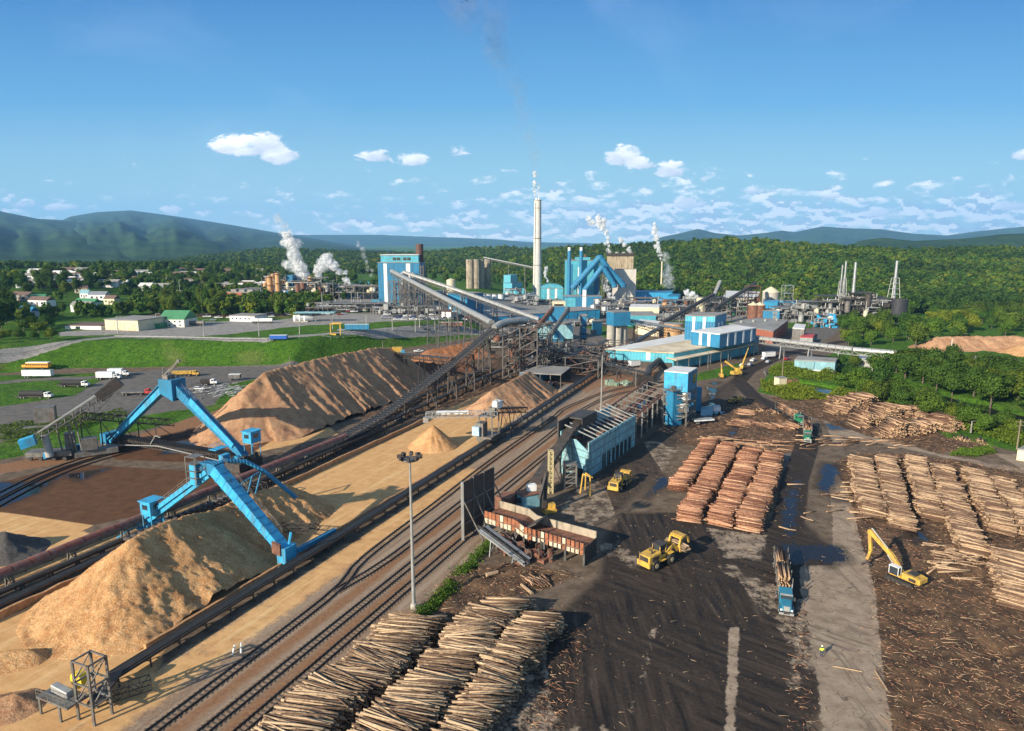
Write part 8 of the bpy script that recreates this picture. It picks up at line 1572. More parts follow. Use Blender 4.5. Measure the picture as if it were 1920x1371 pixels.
# ---------------- left side town ----------------
b = Bld('garage_building', 'cream garage with three tall roller doors in front of the grass bank', 'garage', (198, 619), (260, 621), 22, 601, CREAM, ROOFG)
for f in (.06, .36, .66): b.front('roller_door', mat('beige_door', (.6, .5, .32), .6), f, f + .24, .02, .78)
b = Bld('low_white_building', 'long low white building with dark roof and garage door left of the cream garage', 'building', (122, 618), (190, 619), 16, 611, WHITE, ROOFBR); b.front('dark_doorway', GLASS, .3, .42, 0, .8); b.front('garage_door', WHITE, .75, .95, 0, .7)
b = Bld('green_roof_house', 'white two storey house with a steep green roof', 'house', (299, 613), (346, 614), 14, 599, mat('cream_white_siding', (.68, .66, .55), .6), ROOFGR, gable=5)
for zf in (.15, .62): [b.front('window', GLASS, x, x + .06, zf, zf + .2) for x in (.18, .38, .6, .8)]
b = Bld('green_lean_to', 'small low green shed between cream garage and green roofed house', 'shed', (280, 616), (302, 616), 10, 609, GREENP, ROOFGR); b.front('door', WHITE, .3, .5, 0, .8)
b = Bld('small_office', 'low white office with grey roof beside the tree row', 'office', (431, 603), (478, 604), 14, 593, WHITE, ROOFG); [b.front('window', GLASS, x, x + .05, .4, .7) for x in (.1, .25, .4, .6, .75)]
hs = [((53, 573), (88, 576), 'house with brown roof and porch at the left edge of town', WHITE, ROOFBR, 8), ((56, 570), (84, 570), 'grey house with green gable behind the brown roofed one', GALV, ROOFGR, 9), ((133, 585), (168, 586), 'white house with dark roof below the green roofed barn', WHITE, ROOFG, 7), ((140, 578), (176, 580), 'long house with green roof on the lawn', WHITE, ROOFGR, 8), ((166, 562), (198, 564), 'blue white house with pale gable facing the mill', WHITE, SILVER, 8),
      ((20, 562), (52, 566), 'grey sided house at far left among trees', GALV, ROOFBR, 9), ((30, 540), (52, 542), 'red brown roofed house above the left trees', WHITE, ROOFBR, 8), ((140, 550), (165, 551), 'house with brown roof at the top of the lawn', CREAM, ROOFBR, 8), ((150, 560), (166, 561), 'small teal roofed shed beside the lawn', WHITE, TEAL, 5), ((195, 571), (215, 572), 'house half hidden left of the town road', CREAM, ROOFBR, 7), ((35, 595), (60, 598), 'low blue roofed shed under the big left tree', WHITE, BLUED, 5), ((320, 560), (338, 561), 'small white house inside the dark tree clump', WHITE, ROOFG, 6)]
for (a, b_, lb, wm_, rm_, dp) in hs:
    b = Bld('house', lb, 'house', a, b_, dp, 5.0, wm_, rm_, gable=2.8); [b.front('window', GLASS, x, x + .12, .4, .72) for x in (.15, .7)]; b.front('door', ROOFBR, .45, .55, 0, .7)
rs = random.Random(5); cnt = 0
for i in range(95):
    x = rs.uniform(60, 560); y = rs.uniform(513, 546); 
    if 150 < x < 240 and y > 540: continue
    w_ = rs.uniform(9, 22); p_ = gt_at(x, y); m_ = MB(); far = thing('house', f'small distant white or grey house among trees in the valley town', 'house', p_, group='far houses in the valley town'); m_.box(p_, w_, 10, 5, 0); m_.build('wall', rs.choice((WHITE, CREAM, WHITE, BRICK, GALV)), far)
    m_ = MB(); e = .6; z = Vector((0, 0, 5)); q = [p_ + z + Vector((i_ * (w_ / 2 + e), j_ * (5 + e), 0)) for i_, j_ in ((-1, -1), (1, -1), (1, 1), (-1, 1))]; m_.add(q + [p_ + z + Vector((-w_ / 2 - e, 0, 3)), p_ + z + Vector((w_ / 2 + e, 0, 3))], [(0, 1, 5, 4), (2, 3, 4, 5), (0, 4, 3), (1, 2, 5), (3, 2, 1, 0)]); m_.build('roof', rs.choice((ROOFG, ROOFBR, ROOFW, ROOFG)), far)
# ---------------- poles, gantry, fences ----------------
def lamp_post(lab, px, top, grp, arm=True, m=GALV, name='street_lamp'):
    c = gt_at(*px); h = htop(c, top) - c.z; r = thing(name, lab, 'street lamp', c, group=grp); m_ = MB(); m_.tube(c, c + Vector((0, 0, h)), .28, .18, 8); m_.build('pole', m, r); m_ = MB(); m_.beam(c + Vector((0, 0, h)), c + Vector((2.0, 0, h + .1)), .2); m_.box(c + Vector((2.2, 0, h)), 1.2, .5, .25); m_.build('lamp_head', STEEL, r)
LP = [(222, 628, 593), (294, 615, 588), (486, 632, 597), (562, 628, 598), (624, 618, 591), (687, 610, 592), (736, 620, 591), (779, 624, 597), (787, 616, 594), (842, 622, 594), (881, 618, 592), (383, 632, 600), (815, 618, 604)]
for i, (x, y, tp_) in enumerate(LP): lamp_post('tall grey street lamp along the upper road', (x, y), tp_, 'street lamps along the upper road')
for (x, y, tp_) in ((390, 567, 533), (338, 555, 525), (660, 585, 545), (672, 585, 548), (605, 586, 548)): lamp_post('pale tall lattice like power pole standing among the town trees', (x, y), tp_, 'pale power poles among the trees', name='power_pole')
def upole(lab, px, top, arms=True, z=None, m=WOOD, name='utility_pole'):
    c = gt_at(*px); h = htop(c, top) - c.z; r = thing(name, lab, 'pole', c); m_ = MB(); m_.tube(c, c + Vector((0, 0, h)), .22, .14, 8); m_.build('pole', m, r)
    if arms: m_ = MB(); m_.beam(c + Vector((-1.4, 0, h - .7)), c + Vector((1.4, 0, h - .7)), .16); m_.beam(c + Vector((-1.2, 0, h - 1.9)), c + Vector((1.2, 0, h - 1.9)), .14); m_.build('crossarm', m, r)
upole('wooden utility pole with double crossarm at the right edge', (1906, 846), 787); upole('thin brown pole in the weeds beside the haul road', (1466, 714), 662, False); upole('white pole standing in the river trees below the pipe bridge', (1782, 668), 636, False, m=WHITE); upole('slim pole right of the light mast near the dark bin', (1191, 745), 692, False, m=STEEL)
upole('grey post in front of the warehouse canopy, left one', (1327, 692), 660, False, m=STEEL); upole('grey post in front of the warehouse canopy, right one', (1365, 680), 655, False, m=STEEL); upole('tall slim pole rising before the chimney foot', (1031, 610), 532, False, m=GALV); upole('bare pole at the bottom of the grass bank right of the largest chip pile', (719, 690), 640, False, m=STEEL); upole('wooden pole at the grass bank end of the yard road', (545, 712), 668, False)
lamp_post('curved street lamp among the river bushes', (1820, 812), 790, None); lamp_post('street lamp near the sawdust clearing across the river', (1803, 642), 626, None)
gy_ = thing('height_gantry', 'yellow portal gantry over the upper road beside the blue trailer', 'gantry', gt_at(632, 632)); c = gy_.location; h = 6.5
for dx in (-3.5, 2): m_ = MB(); m_.beam(c + Vector((dx, 0, 0)), c + Vector((dx, 0, h)), .5); m_.build('post', YEL, gy_)
m_ = MB(); m_.beam(c + Vector((-3.5, 0, h)), c + Vector((2, 0, h)), .5); m_.beam(c + Vector((-3.5, 4, h)), c + Vector((2, 4, h)), .5); m_.build('beam', YEL, gy_); m_ = MB(); m_.box(c + Vector((-2, 1, 0)), 3, 3, 1, 0); m_.build('yellow_base', YEL, gy_)
r = thing('canopy', 'flat pale canopy roof over a fuel bay on the upper terrace', 'canopy', gt_at(592, 604)); c = r.location; m_ = MB(); m_.box(c + Vector((0, 0, 6)), 26, 7, .5, .03); m_.build('roof', TEAL, r); [(lambda m_: (m_.beam(c + Vector((x, 0, 0)), c + Vector((x, 0, 6)), .5), m_.build('post', STEEL, r)))(MB()) for x in (-10, 0, 10)]
for i in range(3): c = gt_at(556 + i * 9, 604); r = thing('storage_tank', ('left', 'middle', 'right')[i] + ' one of three white round tanks beside the pale canopy', 'tank', c); m_ = MB(); m_.tube(c + Vector((-1.5, 0, 2.2)), c + Vector((3.0, 3, 2.4)), 2.3, n=16); m_.build('drum', WHITE, r); m_ = MB(); m_.box(c, 3, 3, .6); m_.build('cradle', CONC, r)
def rail_fence(lab, pts, h=1.0, n=40, m=GALV, name='guard_rail', zt=True):
    P = [gt_at(*p) for p in pts]; r = thing(name, lab, 'fence', P[0]); m_ = MB()
    for a, b_ in zip(P[:-1], P[1:]):
        k = max(2, int((b_ - a).length / 4)); A_ = [Vector((a.lerp(b_, i / k).x, a.lerp(b_, i / k).y, T(a.lerp(b_, i / k).x, a.lerp(b_, i / k).y))) for i in range(k + 1)]
        for u, v in zip(A_[:-1], A_[1:]): m_.beam(u + Vector((0, 0, h)), v + Vector((0, 0, h)), .1, .35); m_.beam(u, u + Vector((0, 0, h)), .15)
    m_.build('rail', m, r)
rail_fence('grey guard rail along the crest of the grass bank', [(0, 671), (100, 654), (215, 634), (330, 637), (500, 641), (620, 636), (700, 630)]); rail_fence('low rail along the bend of the haul road beside the weeds', [(1435, 705), (1432, 700), (1448, 690), (1480, 680)])
# scrap heap, culvert etc
sc = thing('scrap_heap', 'heap of white pipes and scrap metal at the end of the gravel yard', 'scrap heap', G(410, 738)); m_ = MB()
for i in range(150): g_ = G(random.gauss(418, 28), random.gauss(733, 6)); aa = random.gauss(1.2, .6); m_.beam(g_ + Vector((0, 0, random.random() * .8)), g_ + Vector((math.sin(aa) * random.uniform(1, 4), math.cos(aa) * 2, random.random() * 1.2)), .22)
m_.build('scrap_metal', SILVER, sc)['kind'] = 'stuff'
c = G(1463, 722); r = thing('pump_house', 'small cream and rust brown pump house in the weeds beside the pond', 'pump house', c); m_ = MB(); m_.box(c, 4, 3.4, 3.4, .3); m_.build('wall', CREAM, r); m_ = MB(); m_.box(c + Vector((5, -1, 0)), 4, 3, 2.6, .3); m_.build('rusty_tank', RUSTM, r); m_ = MB(); m_.box(c + Vector((0, 0, 3.403)), 4.4, 3.8, .2, .3); m_.build('roof', ROOFG, r)
c = G(1158, 722); r = thing('scrap_machine', 'collapsed green machine lying by the curved tracks', 'machinery', c); m_ = MB(); [m_.box(c + Vector((random.uniform(-5, 5), random.uniform(-2, 3), 0)), random.uniform(1, 3), random.uniform(1, 2.4), random.uniform(.6, 2), random.random() * 3) for _ in range(14)]; m_.build('body', mat('faded_green_metal', (.2, .27, .2), .7), r)
c = G(1206, 722); r = thing('steel_bin', 'dark rusty open bin under the bent grey conveyor', 'bin', c); m_ = MB(); m_.box(c, 8, 4, .2, .3); [m_.boxv(c + Vector((0, 0, 2)), *v) for v in ()]; m_.box(c + Vector((.6, -1.9, 0)), 8, .2, 4, .3); m_.box(c + Vector((-.6, 1.9, 0)), 8, .2, 4, .3); m_.box(c + Vector((-3.8, -1.2, 0)), .2, 3.8, 4, .3); m_.build('wall', DARKST, r)
# ---------------- trees ----------------
def crown_mesh(name, h, r, nleaf, size, seed, m, narrow=1.0, lobes=9):
    g_ = np.random.default_rng(seed); C_ = []
    L = [(0, 0, h * .62, r * .62, h * .30)]
    for k in range(lobes): a = 2.4 * k + g_.random(); q = r * g_.uniform(.35, .68); z = h * g_.uniform(.35, .85); L.append((q * math.cos(a), q * math.sin(a), z, r * g_.uniform(.30, .5), h * g_.uniform(.12, .2)))
    w_ = np.array([l[3] ** 2 * l[4] for l in L]); w_ /= w_.sum()
    for i, l in enumerate(L):
        n = max(8, int(nleaf * w_[i])); u = g_.normal(0, 1, (n, 3)); u /= np.linalg.norm(u, axis=1)[:, None]; rad = g_.uniform(.72, 1.08, n)[:, None] ** 1.0; c = np.array(l[:3]) + u * rad * np.array([l[3], l[3], l[4]]); C_.append(c)
    C_ = np.concatenate(C_); C_ = C_[C_[:, 2] > h * .16]; C_[:, :2] *= narrow
    N = len(C_); nrm = C_ - np.array([0, 0, h * .5]); nrm /= np.linalg.norm(nrm, axis=1)[:, None] + 1e-9; nrm += g_.normal(0, .45, (N, 3)); nrm /= np.linalg.norm(nrm, axis=1)[:, None]
    t1 = np.cross(nrm, g_.normal(0, 1, (N, 3))); t1 /= np.linalg.norm(t1, axis=1)[:, None] + 1e-9; t2 = np.cross(nrm, t1); sz = (size * g_.uniform(.6, 1.4, N))[:, None]
    V = np.stack([C_ - t1 * sz, C_ - t2 * sz * .75, C_ + t1 * sz, C_ + t2 * sz * .75], 1).reshape(-1, 3); return np_mesh(name, V, np.arange(N * 4).reshape(-1, 4), m)
BARKT = mat('tree_bark', (0.11, 0.085, 0.06), .9, 0, .3, 1.5)
def trunk_mesh(h, r, seed):
    rs = random.Random(seed); m_ = MB(); m_.tube((0, 0, -.5), (0, 0, h * .45), r, r * .6, 8); m_.tube((0, 0, h * .45), (rs.uniform(-.5, .5), rs.uniform(-.5, .5), h * .8), r * .6, r * .2, 7)
    for k in range(5): a = k * 1.3 + rs.random(); z = h * rs.uniform(.28, .5); m_.tube((0, 0, z), (h * .22 * math.cos(a), h * .22 * math.sin(a), z + h * .25), r * .38, r * .12, 6)
    me = bpy.data.meshes.new('trunk'); me.from_pydata(m_.v, [], m_.f); me.materials.append(BARKT); return me
TREES = []
for i, (h, r, nl, sz, m, nw) in enumerate(((13, 6.2, 2600, .42, LEAF, 1), (11, 5.6, 2300, .40, LEAF, 1), (15, 6.0, 2700, .44, DLEAF, 1), (12, 5.4, 2200, .40, DLEAF, 1), (16, 4.6, 2400, .42, DLEAF, .9), (9, 5.0, 1900, .36, LEAF, 1.05))):
    TREES.append((h, r, crown_mesh('crown', h, r, nl, sz, 70 + i, m, nw), trunk_mesh(h, .32, i)))
def tree(k, p, sc, lab, grp, cat='tree', name='broadleaf_tree'):
    h, r, cm, tm = TREES[k]; t_ = thing(name, lab, cat, p, random.random() * 6.28, grp); t_.scale = (sc * random.uniform(.9, 1.1),) * 2 + (sc * random.uniform(.85, 1.1),)
    c = link(bpy.data.objects.new('crown', cm)); c.parent = t_; u = link(bpy.data.objects.new('trunk', tm)); u.parent = t_; return t_
def inpoly(x, y, P):
    c = False; n = len(P)
    for i in range(n):
        a, b_ = P[i], P[(i + 1) % n]
        if (a[1] > y) != (b_[1] > y) and x < (b_[0] - a[0]) * (y - a[1]) / (b_[1] - a[1]) + a[0]: c = not c
    return c
PL = []
def plant(poly, n, dmin, ks, sc, lab, grp, seed, avoid=()):
    rs = random.Random(seed); xs = [p[0] for p in poly]; ys = [p[1] for p in poly]; done = 0
    W0 = [gt_at(*p) for p in poly]; P2 = [(p.x, p.y) for p in W0]; x0, x1, y0, y1 = min(p[0] for p in P2), max(p[0] for p in P2), min(p[1] for p in P2), max(p[1] for p in P2)
    for _ in range(n * 40):
        x = rs.uniform(x0, x1); y = rs.uniform(y0, y1)
        if not inpoly(x, y, P2) or any((x - a) ** 2 + (y - b_) ** 2 < dmin * dmin for a, b_ in PL): continue
        if seg_dist(np.array([x]), np.array([y]), _riv)[0] < 12: continue
        PL.append((x, y)); tree(rs.choice(ks), (x, y, T(x, y) - .1), rs.uniform(*sc), lab, grp); done += 1
        if done >= n: break
plant([(1575, 735), (1620, 752), (1700, 775), (1760, 795), (1830, 818), (1800, 790), (1700, 750), (1640, 725), (1600, 710)], 24, 6, (0, 1, 3, 5), (.6, .9), 'green riverside tree on the near bank behind the messy log piles', 'trees on the near river bank', 1)
plant([(1600, 705), (1650, 715), (1700, 735), (1800, 765), (1925, 790), (1980, 760), (1925, 720), (1780, 700), (1650, 695)], 44, 6.5, (0, 1, 0, 5, 1, 5), (.85, 1.3), 'green and yellowish tree in the thick riverside belt below the pipe bridge', 'trees below the pipe bridge', 2)
plant([(1830, 815), (1925, 830), (2000, 835), (1990, 800), (1925, 790)], 7, 7, (0, 1, 5), (.5, .75), 'bushy light green tree beside the utility pole at right', 'trees beside the utility pole', 3)
plant([(1570, 655), (1590, 605), (1700, 612), (1800, 628), (1780, 655), (1700, 655), (1640, 652)], 34, 11, (0, 2, 3, 1), (.8, 1.15), 'dense dark green tree between process plant and pipe bridge', 'trees behind the pipe bridge', 4)
plant([(1690, 610), (1760, 585), (1925, 590), (2000, 610), (1925, 635), (1800, 625)], 40, 12, (0, 1, 3, 5), (.85, 1.2), 'green tree along the far river bank at the hill foot', 'trees at the hill foot on the right', 5)
plant([(1560, 700), (1570, 690), (1600, 690), (1600, 700)], 3, 6, (3,), (.7, .8), 'dark bushy tree right of the teal shed', 'trees right of the teal shed', 6)
plant([(240, 590), (290, 583), (290, 560), (420, 565), (440, 590), (380, 588), (330, 596)], 24, 11, (2, 3, 4), (.8, 1.1), 'dark broad tree in the clump behind the green roofed house', 'dark trees behind the green roofed house', 7)
plant([(385, 590), (430, 592), (520, 588), (620, 582), (610, 566), (500, 566), (400, 562)], 34, 9, (0, 3, 1), (.6, .85), 'green tree in the long row before the left end of the mill', 'trees before the left end of the mill', 8)
plant([(-60, 620), (30, 630), (20, 570), (-60, 560)], 12, 12, (2, 3, 4), (1.0, 1.4), 'large dark tree at the left edge above the gravel yard', 'large dark trees at the left edge', 9)
plant([(40, 625), (110, 628), (120, 618), (60, 610)], 5, 8, (3, 5), (.8, 1.0), 'round dark tree left of the low white building', 'round trees by the low white building', 10)
plant([(-40, 648), (60, 640), (100, 640), (60, 634), (-40, 630)], 9, 8, (3, 5), (.5, .8), 'dark shrubby tree in the shade at the left end of the grass bank', 'shrubby trees at the bank end', 11)
plant([(90, 555), (150, 560), (130, 535), (60, 530)], 12, 12, (2, 4), (.9, 1.2), 'dark tree behind the lawn houses', 'dark trees behind the lawn houses', 12)
plant([(0, 560), (60, 560), (250, 540), (560, 540), (560, 530), (0, 530)], 60, 16, (2, 3, 4, 0), (.8, 1.2), 'tree standing between the far houses of the town', 'trees between the far houses', 13)
for px, k, sc_, lb in (((1856, 770), 1, 1.25, 'lone round yellow green tree on the grassy river bank'), ((975, 606), 3, .8, 'single dark tree before the long blue building'), ((1650, 750), 4, 1.1, 'tall thin crowned tree with visible limbs at the river bend'), ((187, 596), 3, .5, 'small dark tree on the lawn below the blue white house'), ((118, 590), 3, .7, 'single dark tree left of the lawn'), ((555, 600), 0, .55, 'small bright green tree at the corner of the car park')): tree(k, gt_at(*px), sc_, lb, None)
def shrub_area(name, lab, poly, n, hgt, size, m=LEAF):
    P2 = [(gt_at(*p).x, gt_at(*p).y) for p in poly]; x0, x1, y0, y1 = min(p[0] for p in P2), max(p[0] for p in P2), min(p[1] for p in P2), max(p[1] for p in P2); C_ = []
    while len(C_) < n:
        x = random.uniform(x0, x1); y = random.uniform(y0, y1)
        if inpoly(x, y, P2): hh = hgt * max(.15, .5 + 1.6 * mnoise.noise(Vector((x * .16, y * .16, 1)))); C_.append((x, y, T(x, y) + hh * random.random() ** .6))
    v, f = leaf_quads(np.array(C_), size, .3); tag(link(bpy.data.objects.new(name, np_mesh(name, v, f, m))), lab, kind='stuff')
shrub_area('bushes', 'green bushes in the wet ground beside the haul road bend', [(1440, 698), (1455, 685), (1600, 695), (1640, 712), (1560, 716), (1470, 712)], 16000, 2.4, .38); shrub_area('bushes', 'bushy weeds between pump house and log piles', [(1425, 722), (1440, 715), (1480, 724), (1540, 740), (1640, 745), (1600, 752), (1480, 750), (1430, 735)], 15000, 2.4, .34)
shrub_area('bushes', 'low bushes along the near river bank', [(1600, 745), (1680, 765), (1780, 800), (1925, 845), (1925, 815), (1800, 785), (1640, 735)], 15000, 2.6, .36); shrub_area('bushes', 'bright weeds on the mound beside the small white hut', [(1780, 855), (1800, 842), (1850, 842), (1870, 852), (1830, 860)], 5000, 1.3, .2)
shrub_area('bushes', 'dark hedge bushes along the near edge of the gravel yard', [(0, 830), (0, 800), (60, 790), (230, 772), (240, 780), (60, 830)], 6000, 1.0, .3, DLEAF)
# ---------------- forests as instanced crowns (one object each) ----------------
fcol = bpy.data.collections.new('forest_crowns')
for i, (h, r, m) in enumerate(((12, 5.2, LEAF), (14, 5.4, DLEAF), (11, 4.8, DLEAF), (13, 5.6, DLEAF))):
    me = crown_mesh('forest_crown', h, r, 330, 1.15, 300 + i, m, 1, 7); fcol.objects.link(bpy.data.objects.new('forest_crown', me))
ng = bpy.data.node_groups.new('forest_scatter', 'GeometryNodeTree'); ng.interface.new_socket('Geometry', in_out='INPUT', socket_type='NodeSocketGeometry'); ng.interface.new_socket('Geometry', in_out='OUTPUT', socket_type='NodeSocketGeometry')
gi = ng.nodes.new('NodeGroupInput'); go = ng.nodes.new('NodeGroupOutput'); ip = ng.nodes.new('GeometryNodeInstanceOnPoints'); ci = ng.nodes.new('GeometryNodeCollectionInfo'); ci.inputs['Collection'].default_value = fcol; ci.inputs['Separate Children'].default_value = True; ci.inputs['Reset Children'].default_value = True
rv = ng.nodes.new('FunctionNodeRandomValue'); rv.data_type = 'FLOAT_VECTOR'; rv.inputs[0].default_value = (-.08, -.08, 0); rv.inputs[1].default_value = (.08, .08, 6.28); na_ = ng.nodes.new('GeometryNodeInputNamedAttribute'); na_.data_type = 'FLOAT'; na_.inputs[0].default_value = 'sc'
ri_ = ng.nodes.new('FunctionNodeRandomValue'); ri_.data_type = 'INT'; ri_.inputs[4].default_value = 0; ri_.inputs[5].default_value = 3
ng.links.new(gi.outputs[0], ip.inputs['Points']); ng.links.new(ci.outputs[0], ip.inputs['Instance']); ip.inputs['Pick Instance'].default_value = True; ng.links.new(ri_.outputs[2], ip.inputs['Instance Index']); ng.links.new(rv.outputs[0], ip.inputs['Rotation']); ng.links.new(na_.outputs[0], ip.inputs['Scale']); ng.links.new(ip.outputs[0], go.inputs[0])
def forest(name, lab, V, S_):
    me = bpy.data.meshes.new(name); me.vertices.add(len(V)); me.vertices.foreach_set('co', np.asarray(V, np.float32).ravel()); at = me.attributes.new('sc', 'FLOAT', 'POINT'); at.data.foreach_set('value', np.asarray(S_, np.float32)); me.update()
    o = link(bpy.data.objects.new(name, me)); mo = o.modifiers.new('scatter', 'NODES'); mo.node_group = ng; return tag(o, lab, kind='stuff')
def scatter_grid(X, Y, Z, n, rows):
    ny, nx = X.shape; V = []
    i = rng.random(n) * (nx - 1.001); j = rng.random(n) * (rows - 1.001); i0 = i.astype(int); j0 = j.astype(int); fi = (i - i0)[:, None]; fj = (j - j0)[:, None]; P = np.stack([X, Y, Z], 2)
    return (P[j0, i0] * (1 - fi) + P[j0, i0 + 1] * fi) * (1 - fj) + (P[j0 + 1, i0] * (1 - fi) + P[j0 + 1, i0 + 1] * fi) * fj
for (o, X, Y, Z), n, lb, sc_ in zip(HILLS, (17000, 7000, 15000), ('wooded low hills behind the valley town and the mill', 'wooded ridge behind the chimney and blue buildings', 'steep wooded hill behind the right half of the mill'), (1.25, 1.0, 1.0)):
    V = scatter_grid(X, Y, Z, n, 38); V[:, 2] -= 2.0; forest('forest', lb, V, sc_ * rng.uniform(.7, 1.35, n))
N = 9000; yy = 700 + 1300 * rng.random(N) ** 1.2; xx = rng.uniform(-.95, .35, N) * yy; keep = (fbm(xx * .006, yy * .006, 3) > -.16) & ~((xx > -330) & (yy < 900) & (xx < 420)); keep &= ~((np.abs(xx + 700) < 300) & (yy < 1000) & (rng.random(N) < .5))
V = np.stack([xx, yy, terr(xx, yy) - 1.5], 1)[keep]; forest('forest', 'trees filling the valley between the far houses', V, rng.uniform(.6, 1.1, len(V)))
N = 5200; yy = rng.uniform(600, 900, N); xx = rng.uniform(.45, 1.1, N) * yy; keep = seg_dist(xx, yy, _riv) > 20; V = np.stack([xx, yy, terr(xx, yy) - 1], 1)[keep]; forest('forest', 'trees on the flat land across the river at the hill foot', V, rng.uniform(.7, 1.1, len(V)))
N = 2600; yy = rng.uniform(400, 800, N); xx = -rng.uniform(.18, 1.0, N) * yy; h_ = np.array([o.location[:2] for o in scene.objects if o.get('category') in ('house', 'garage', 'building', 'office', 'industrial building')]); keep = (np.min(np.hypot(xx[:, None] - h_[None, :, 0], yy[:, None] - h_[None, :, 1]), 1) > 17) & (yy > np.where(xx > -230, 470, 405)) & ~((xx > -260) & (yy < 455)) & ~((xx > -150) & (yy < 720)) & (fbm(xx * .02, yy * .02, 3) > -.05); V = np.stack([xx, yy, terr(xx, yy) - 1], 1)[keep]; forest('forest', 'trees between the lawns and houses of the near part of the town', V, rng.uniform(.5, .95, len(V)))
N = 900; yy = rng.uniform(470, 600, N); xx = rng.uniform(.76, 1.1, N) * yy; V = np.stack([xx, yy, terr(xx, yy) - 1], 1); forest('forest', 'trees beyond the right end of the far sawdust piles', V, rng.uniform(.7, 1.0, len(V)))

# ---------------- steam ----------------
def steam_mat(name, op, col=(.93, .94, .95)):
    m = bpy.data.materials.new(name); m.use_nodes = True; t = NT(m.node_tree); t.n.clear(); o = t.node('ShaderNodeOutputMaterial'); g_ = t.node('ShaderNodeNewGeometry'); lw = t.node('ShaderNodeLayerWeight'); lw.inputs[0].default_value = .5
    d = t.node('ShaderNodeBsdfDiffuse'); d.inputs[0].default_value = (*col, 1); tl = t.node('ShaderNodeBsdfTranslucent'); tl.inputs[0].default_value = (*col, 1); mm = t.node('ShaderNodeMixShader'); mm.inputs[0].default_value = .5; t.l.new(d.outputs[0], mm.inputs[1]); t.l.new(tl.outputs[0], mm.inputs[2])
    n_ = t.noise(g_.outputs['Position'], .22, 6, .7); f = t.m('MULTIPLY', t.m('POWER', t.m('SUBTRACT', 1.0, lw.outputs['Facing'], clamp=True), 1.9), t.mapr(n_, .28, .66)); f = t.m('MULTIPLY', f, op, clamp=True)
    tr_ = t.node('ShaderNodeBsdfTransparent'); mx_ = t.node('ShaderNodeMixShader'); t.l.new(f, mx_.inputs[0]); t.l.new(tr_.outputs[0], mx_.inputs[1]); t.l.new(mm.outputs[0], mx_.inputs[2]); t.l.new(mx_.outputs[0], o.inputs[0]); return m
STEAM = steam_mat('white_steam', 1.0); THIN = steam_mat('thin_steam', .22); SMOKE = steam_mat('faint_smoke', .035, (.55, .5, .46))
import bmesh
_b = bmesh.new(); bmesh.ops.create_icosphere(_b, subdivisions=3, radius=1.0); ICO_V = np.array([v.co[:] for v in _b.verts]); ICO_F = np.array([[v.index for v in f.verts] for f in _b.faces]); _b.free()
def plume(lab, path, n, m, seed, name='steam_plume', sq=1.0):
    rs = np.random.default_rng(seed); Vs = []; Fs = []; P = [(PY(x, y, Y), r / F_PX * Y) for x, y, r, Y in path]
    for k in range(n):
        u = (k + rs.random()) / n * (len(P) - 1); i = min(int(u), len(P) - 2); f = u - i; c = np.array(P[i][0].lerp(P[i + 1][0], f)); r = P[i][1] * (1 - f) + P[i + 1][1] * f
        off = rs.normal(0, .5, 3) * r; rr = r * rs.uniform(.6, 1.0); v = ICO_V * 1.0; ns = np.array([mnoise.fractal(Vector(q * 1.6 + k * 7.1), .9, 2.1, 3) for q in ICO_V]); v = v * (1 + .5 * ns)[:, None]; v = v * rr * np.array([1, 1, sq]) + c + off; Fs.append(ICO_F + len(Vs) * len(ICO_V)); Vs.append(v)
    V = np.concatenate(Vs); c = V.mean(0); o = link(bpy.data.objects.new(name, np_mesh(name, V - c, np.concatenate(Fs), m, True))); o.location = c; return tag(o, lab, 'steam')
Y1 = 640
plume('largest white steam cloud, tall and billowing, left of the boiler house', [(576, 542, 5, Y1), (567, 520, 10, Y1), (560, 500, 14, Y1), (554, 475, 13, Y1), (546, 452, 9, Y1), (534, 436, 6, Y1)], 46, STEAM, 1); plume('leaning white steam cloud just right of the largest one', [(662, 541, 2, Y1), (648, 524, 6, Y1), (630, 500, 9, Y1), (612, 488, 12, Y1), (600, 504, 9, Y1), (590, 515, 6, Y1)], 38, STEAM, 2)
plume('thin drifting wisp above the largest steam cloud', [(536, 436, 7, Y1), (526, 420, 9, Y1), (518, 405, 8, Y1)], 12, THIN, 3); plume('faint slim steam wisp left of the boiler house', [(698, 520, 3, Y1), (688, 495, 5, Y1), (680, 472, 5, Y1), (668, 450, 4, Y1)], 18, THIN, 4)
plume('taller narrow white steam jet on top of the chimney', [(1004, 371, 2.2, 755), (1003, 350, 3.2, 755), (1002, 330, 3.4, 755), (1003, 320, 2.4, 755)], 20, STEAM, 5); plume('shorter steam jet on the right flue of the chimney', [(1009, 371, 1.4, 755), (1010, 356, 2, 755), (1010, 345, 2.4, 755)], 10, STEAM, 6)
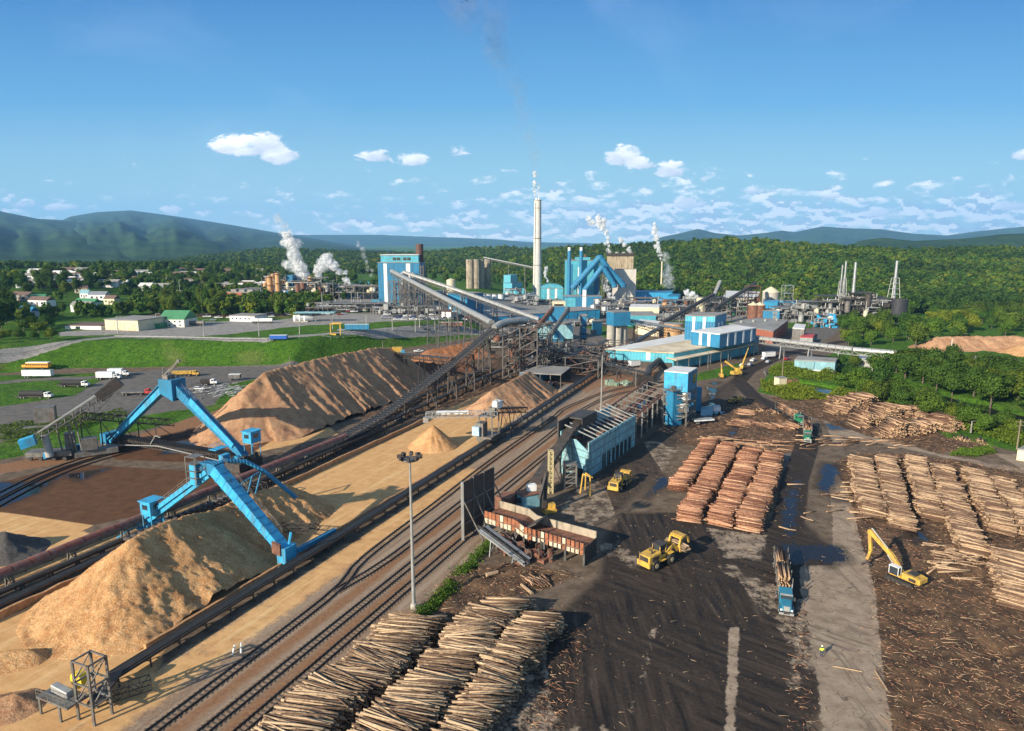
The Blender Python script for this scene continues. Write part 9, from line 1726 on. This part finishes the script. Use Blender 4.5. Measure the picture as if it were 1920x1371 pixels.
plume('white steam rising from the top of the stained storey, curling left', [(1143, 479, 3, 690), (1141, 455, 5, 690), (1137, 435, 5, 690), (1131, 418, 7, 690), (1118, 412, 7, 690), (1098, 408, 4, 690)], 30, STEAM, 7); plume('small white steam puff right of the taller one over the concrete tower', [(1184, 478, 2, 690), (1178, 464, 4.5, 690), (1169, 454, 5, 690), (1160, 450, 3, 690)], 16, STEAM, 8)
plume('white steam streaming up from the thin pale stack', [(1239, 489, 1.5, 790), (1235, 472, 4, 790), (1230, 452, 5.5, 790), (1229, 436, 5, 790), (1223, 420, 4, 790)], 24, STEAM, 9); plume('wide grey see-through steam column right of the thin pale stack', [(1256, 549, 9, 770), (1255, 525, 10, 770), (1250, 500, 8, 770), (1243, 475, 6, 770)], 26, THIN, 10)
plume('ragged steam leaking down the face of the concrete tower', [(1152, 566, 5, 655), (1143, 552, 5, 655), (1136, 535, 5, 655), (1130, 515, 4, 655)], 20, STEAM, 11); plume('small steam puff right beside the chimney shaft', [(1028, 530, 2, 745), (1022, 516, 3, 745), (1024, 498, 4.5, 745)], 14, STEAM, 12); plume('low white puff over the orange shed among the pipe racks', [(1305, 556, 4, 640), (1295, 552, 5, 640), (1286, 547, 4, 640)], 12, STEAM, 13)
plume('faint brown smoke trail drifting high up from the chimney', [(1004, 316, 8, 755), (1000, 280, 13, 740), (988, 235, 14, 720), (972, 185, 17, 700), (960, 120, 22, 680), (925, 65, 32, 660), (880, 25, 34, 640), (850, -10, 30, 640)], 60, SMOKE, 14, 'smoke_trail')
# ---------------- air ----------------
m_ = MB(); m_.box((0, 11900, -14), 56000, 26500, 1300 + 14); hz = m_.build('haze', MATS['white_paint']); hm = bpy.data.materials.new('haze_air'); hm.use_nodes = True; t = NT(hm.node_tree); t.n.clear(); o = t.node('ShaderNodeOutputMaterial'); pv = t.node('ShaderNodeVolumePrincipled'); pv.inputs['Color'].default_value = (0.28, 0.58, 1.0, 1); pv.inputs['Density'].default_value = 5.0e-5; pv.inputs['Anisotropy'].default_value = 0.0; t.l.new(pv.outputs[0], o.inputs['Volume'])
hz.data.materials.clear(); hz.data.materials.append(hm); tag(hz, kind='stuff')
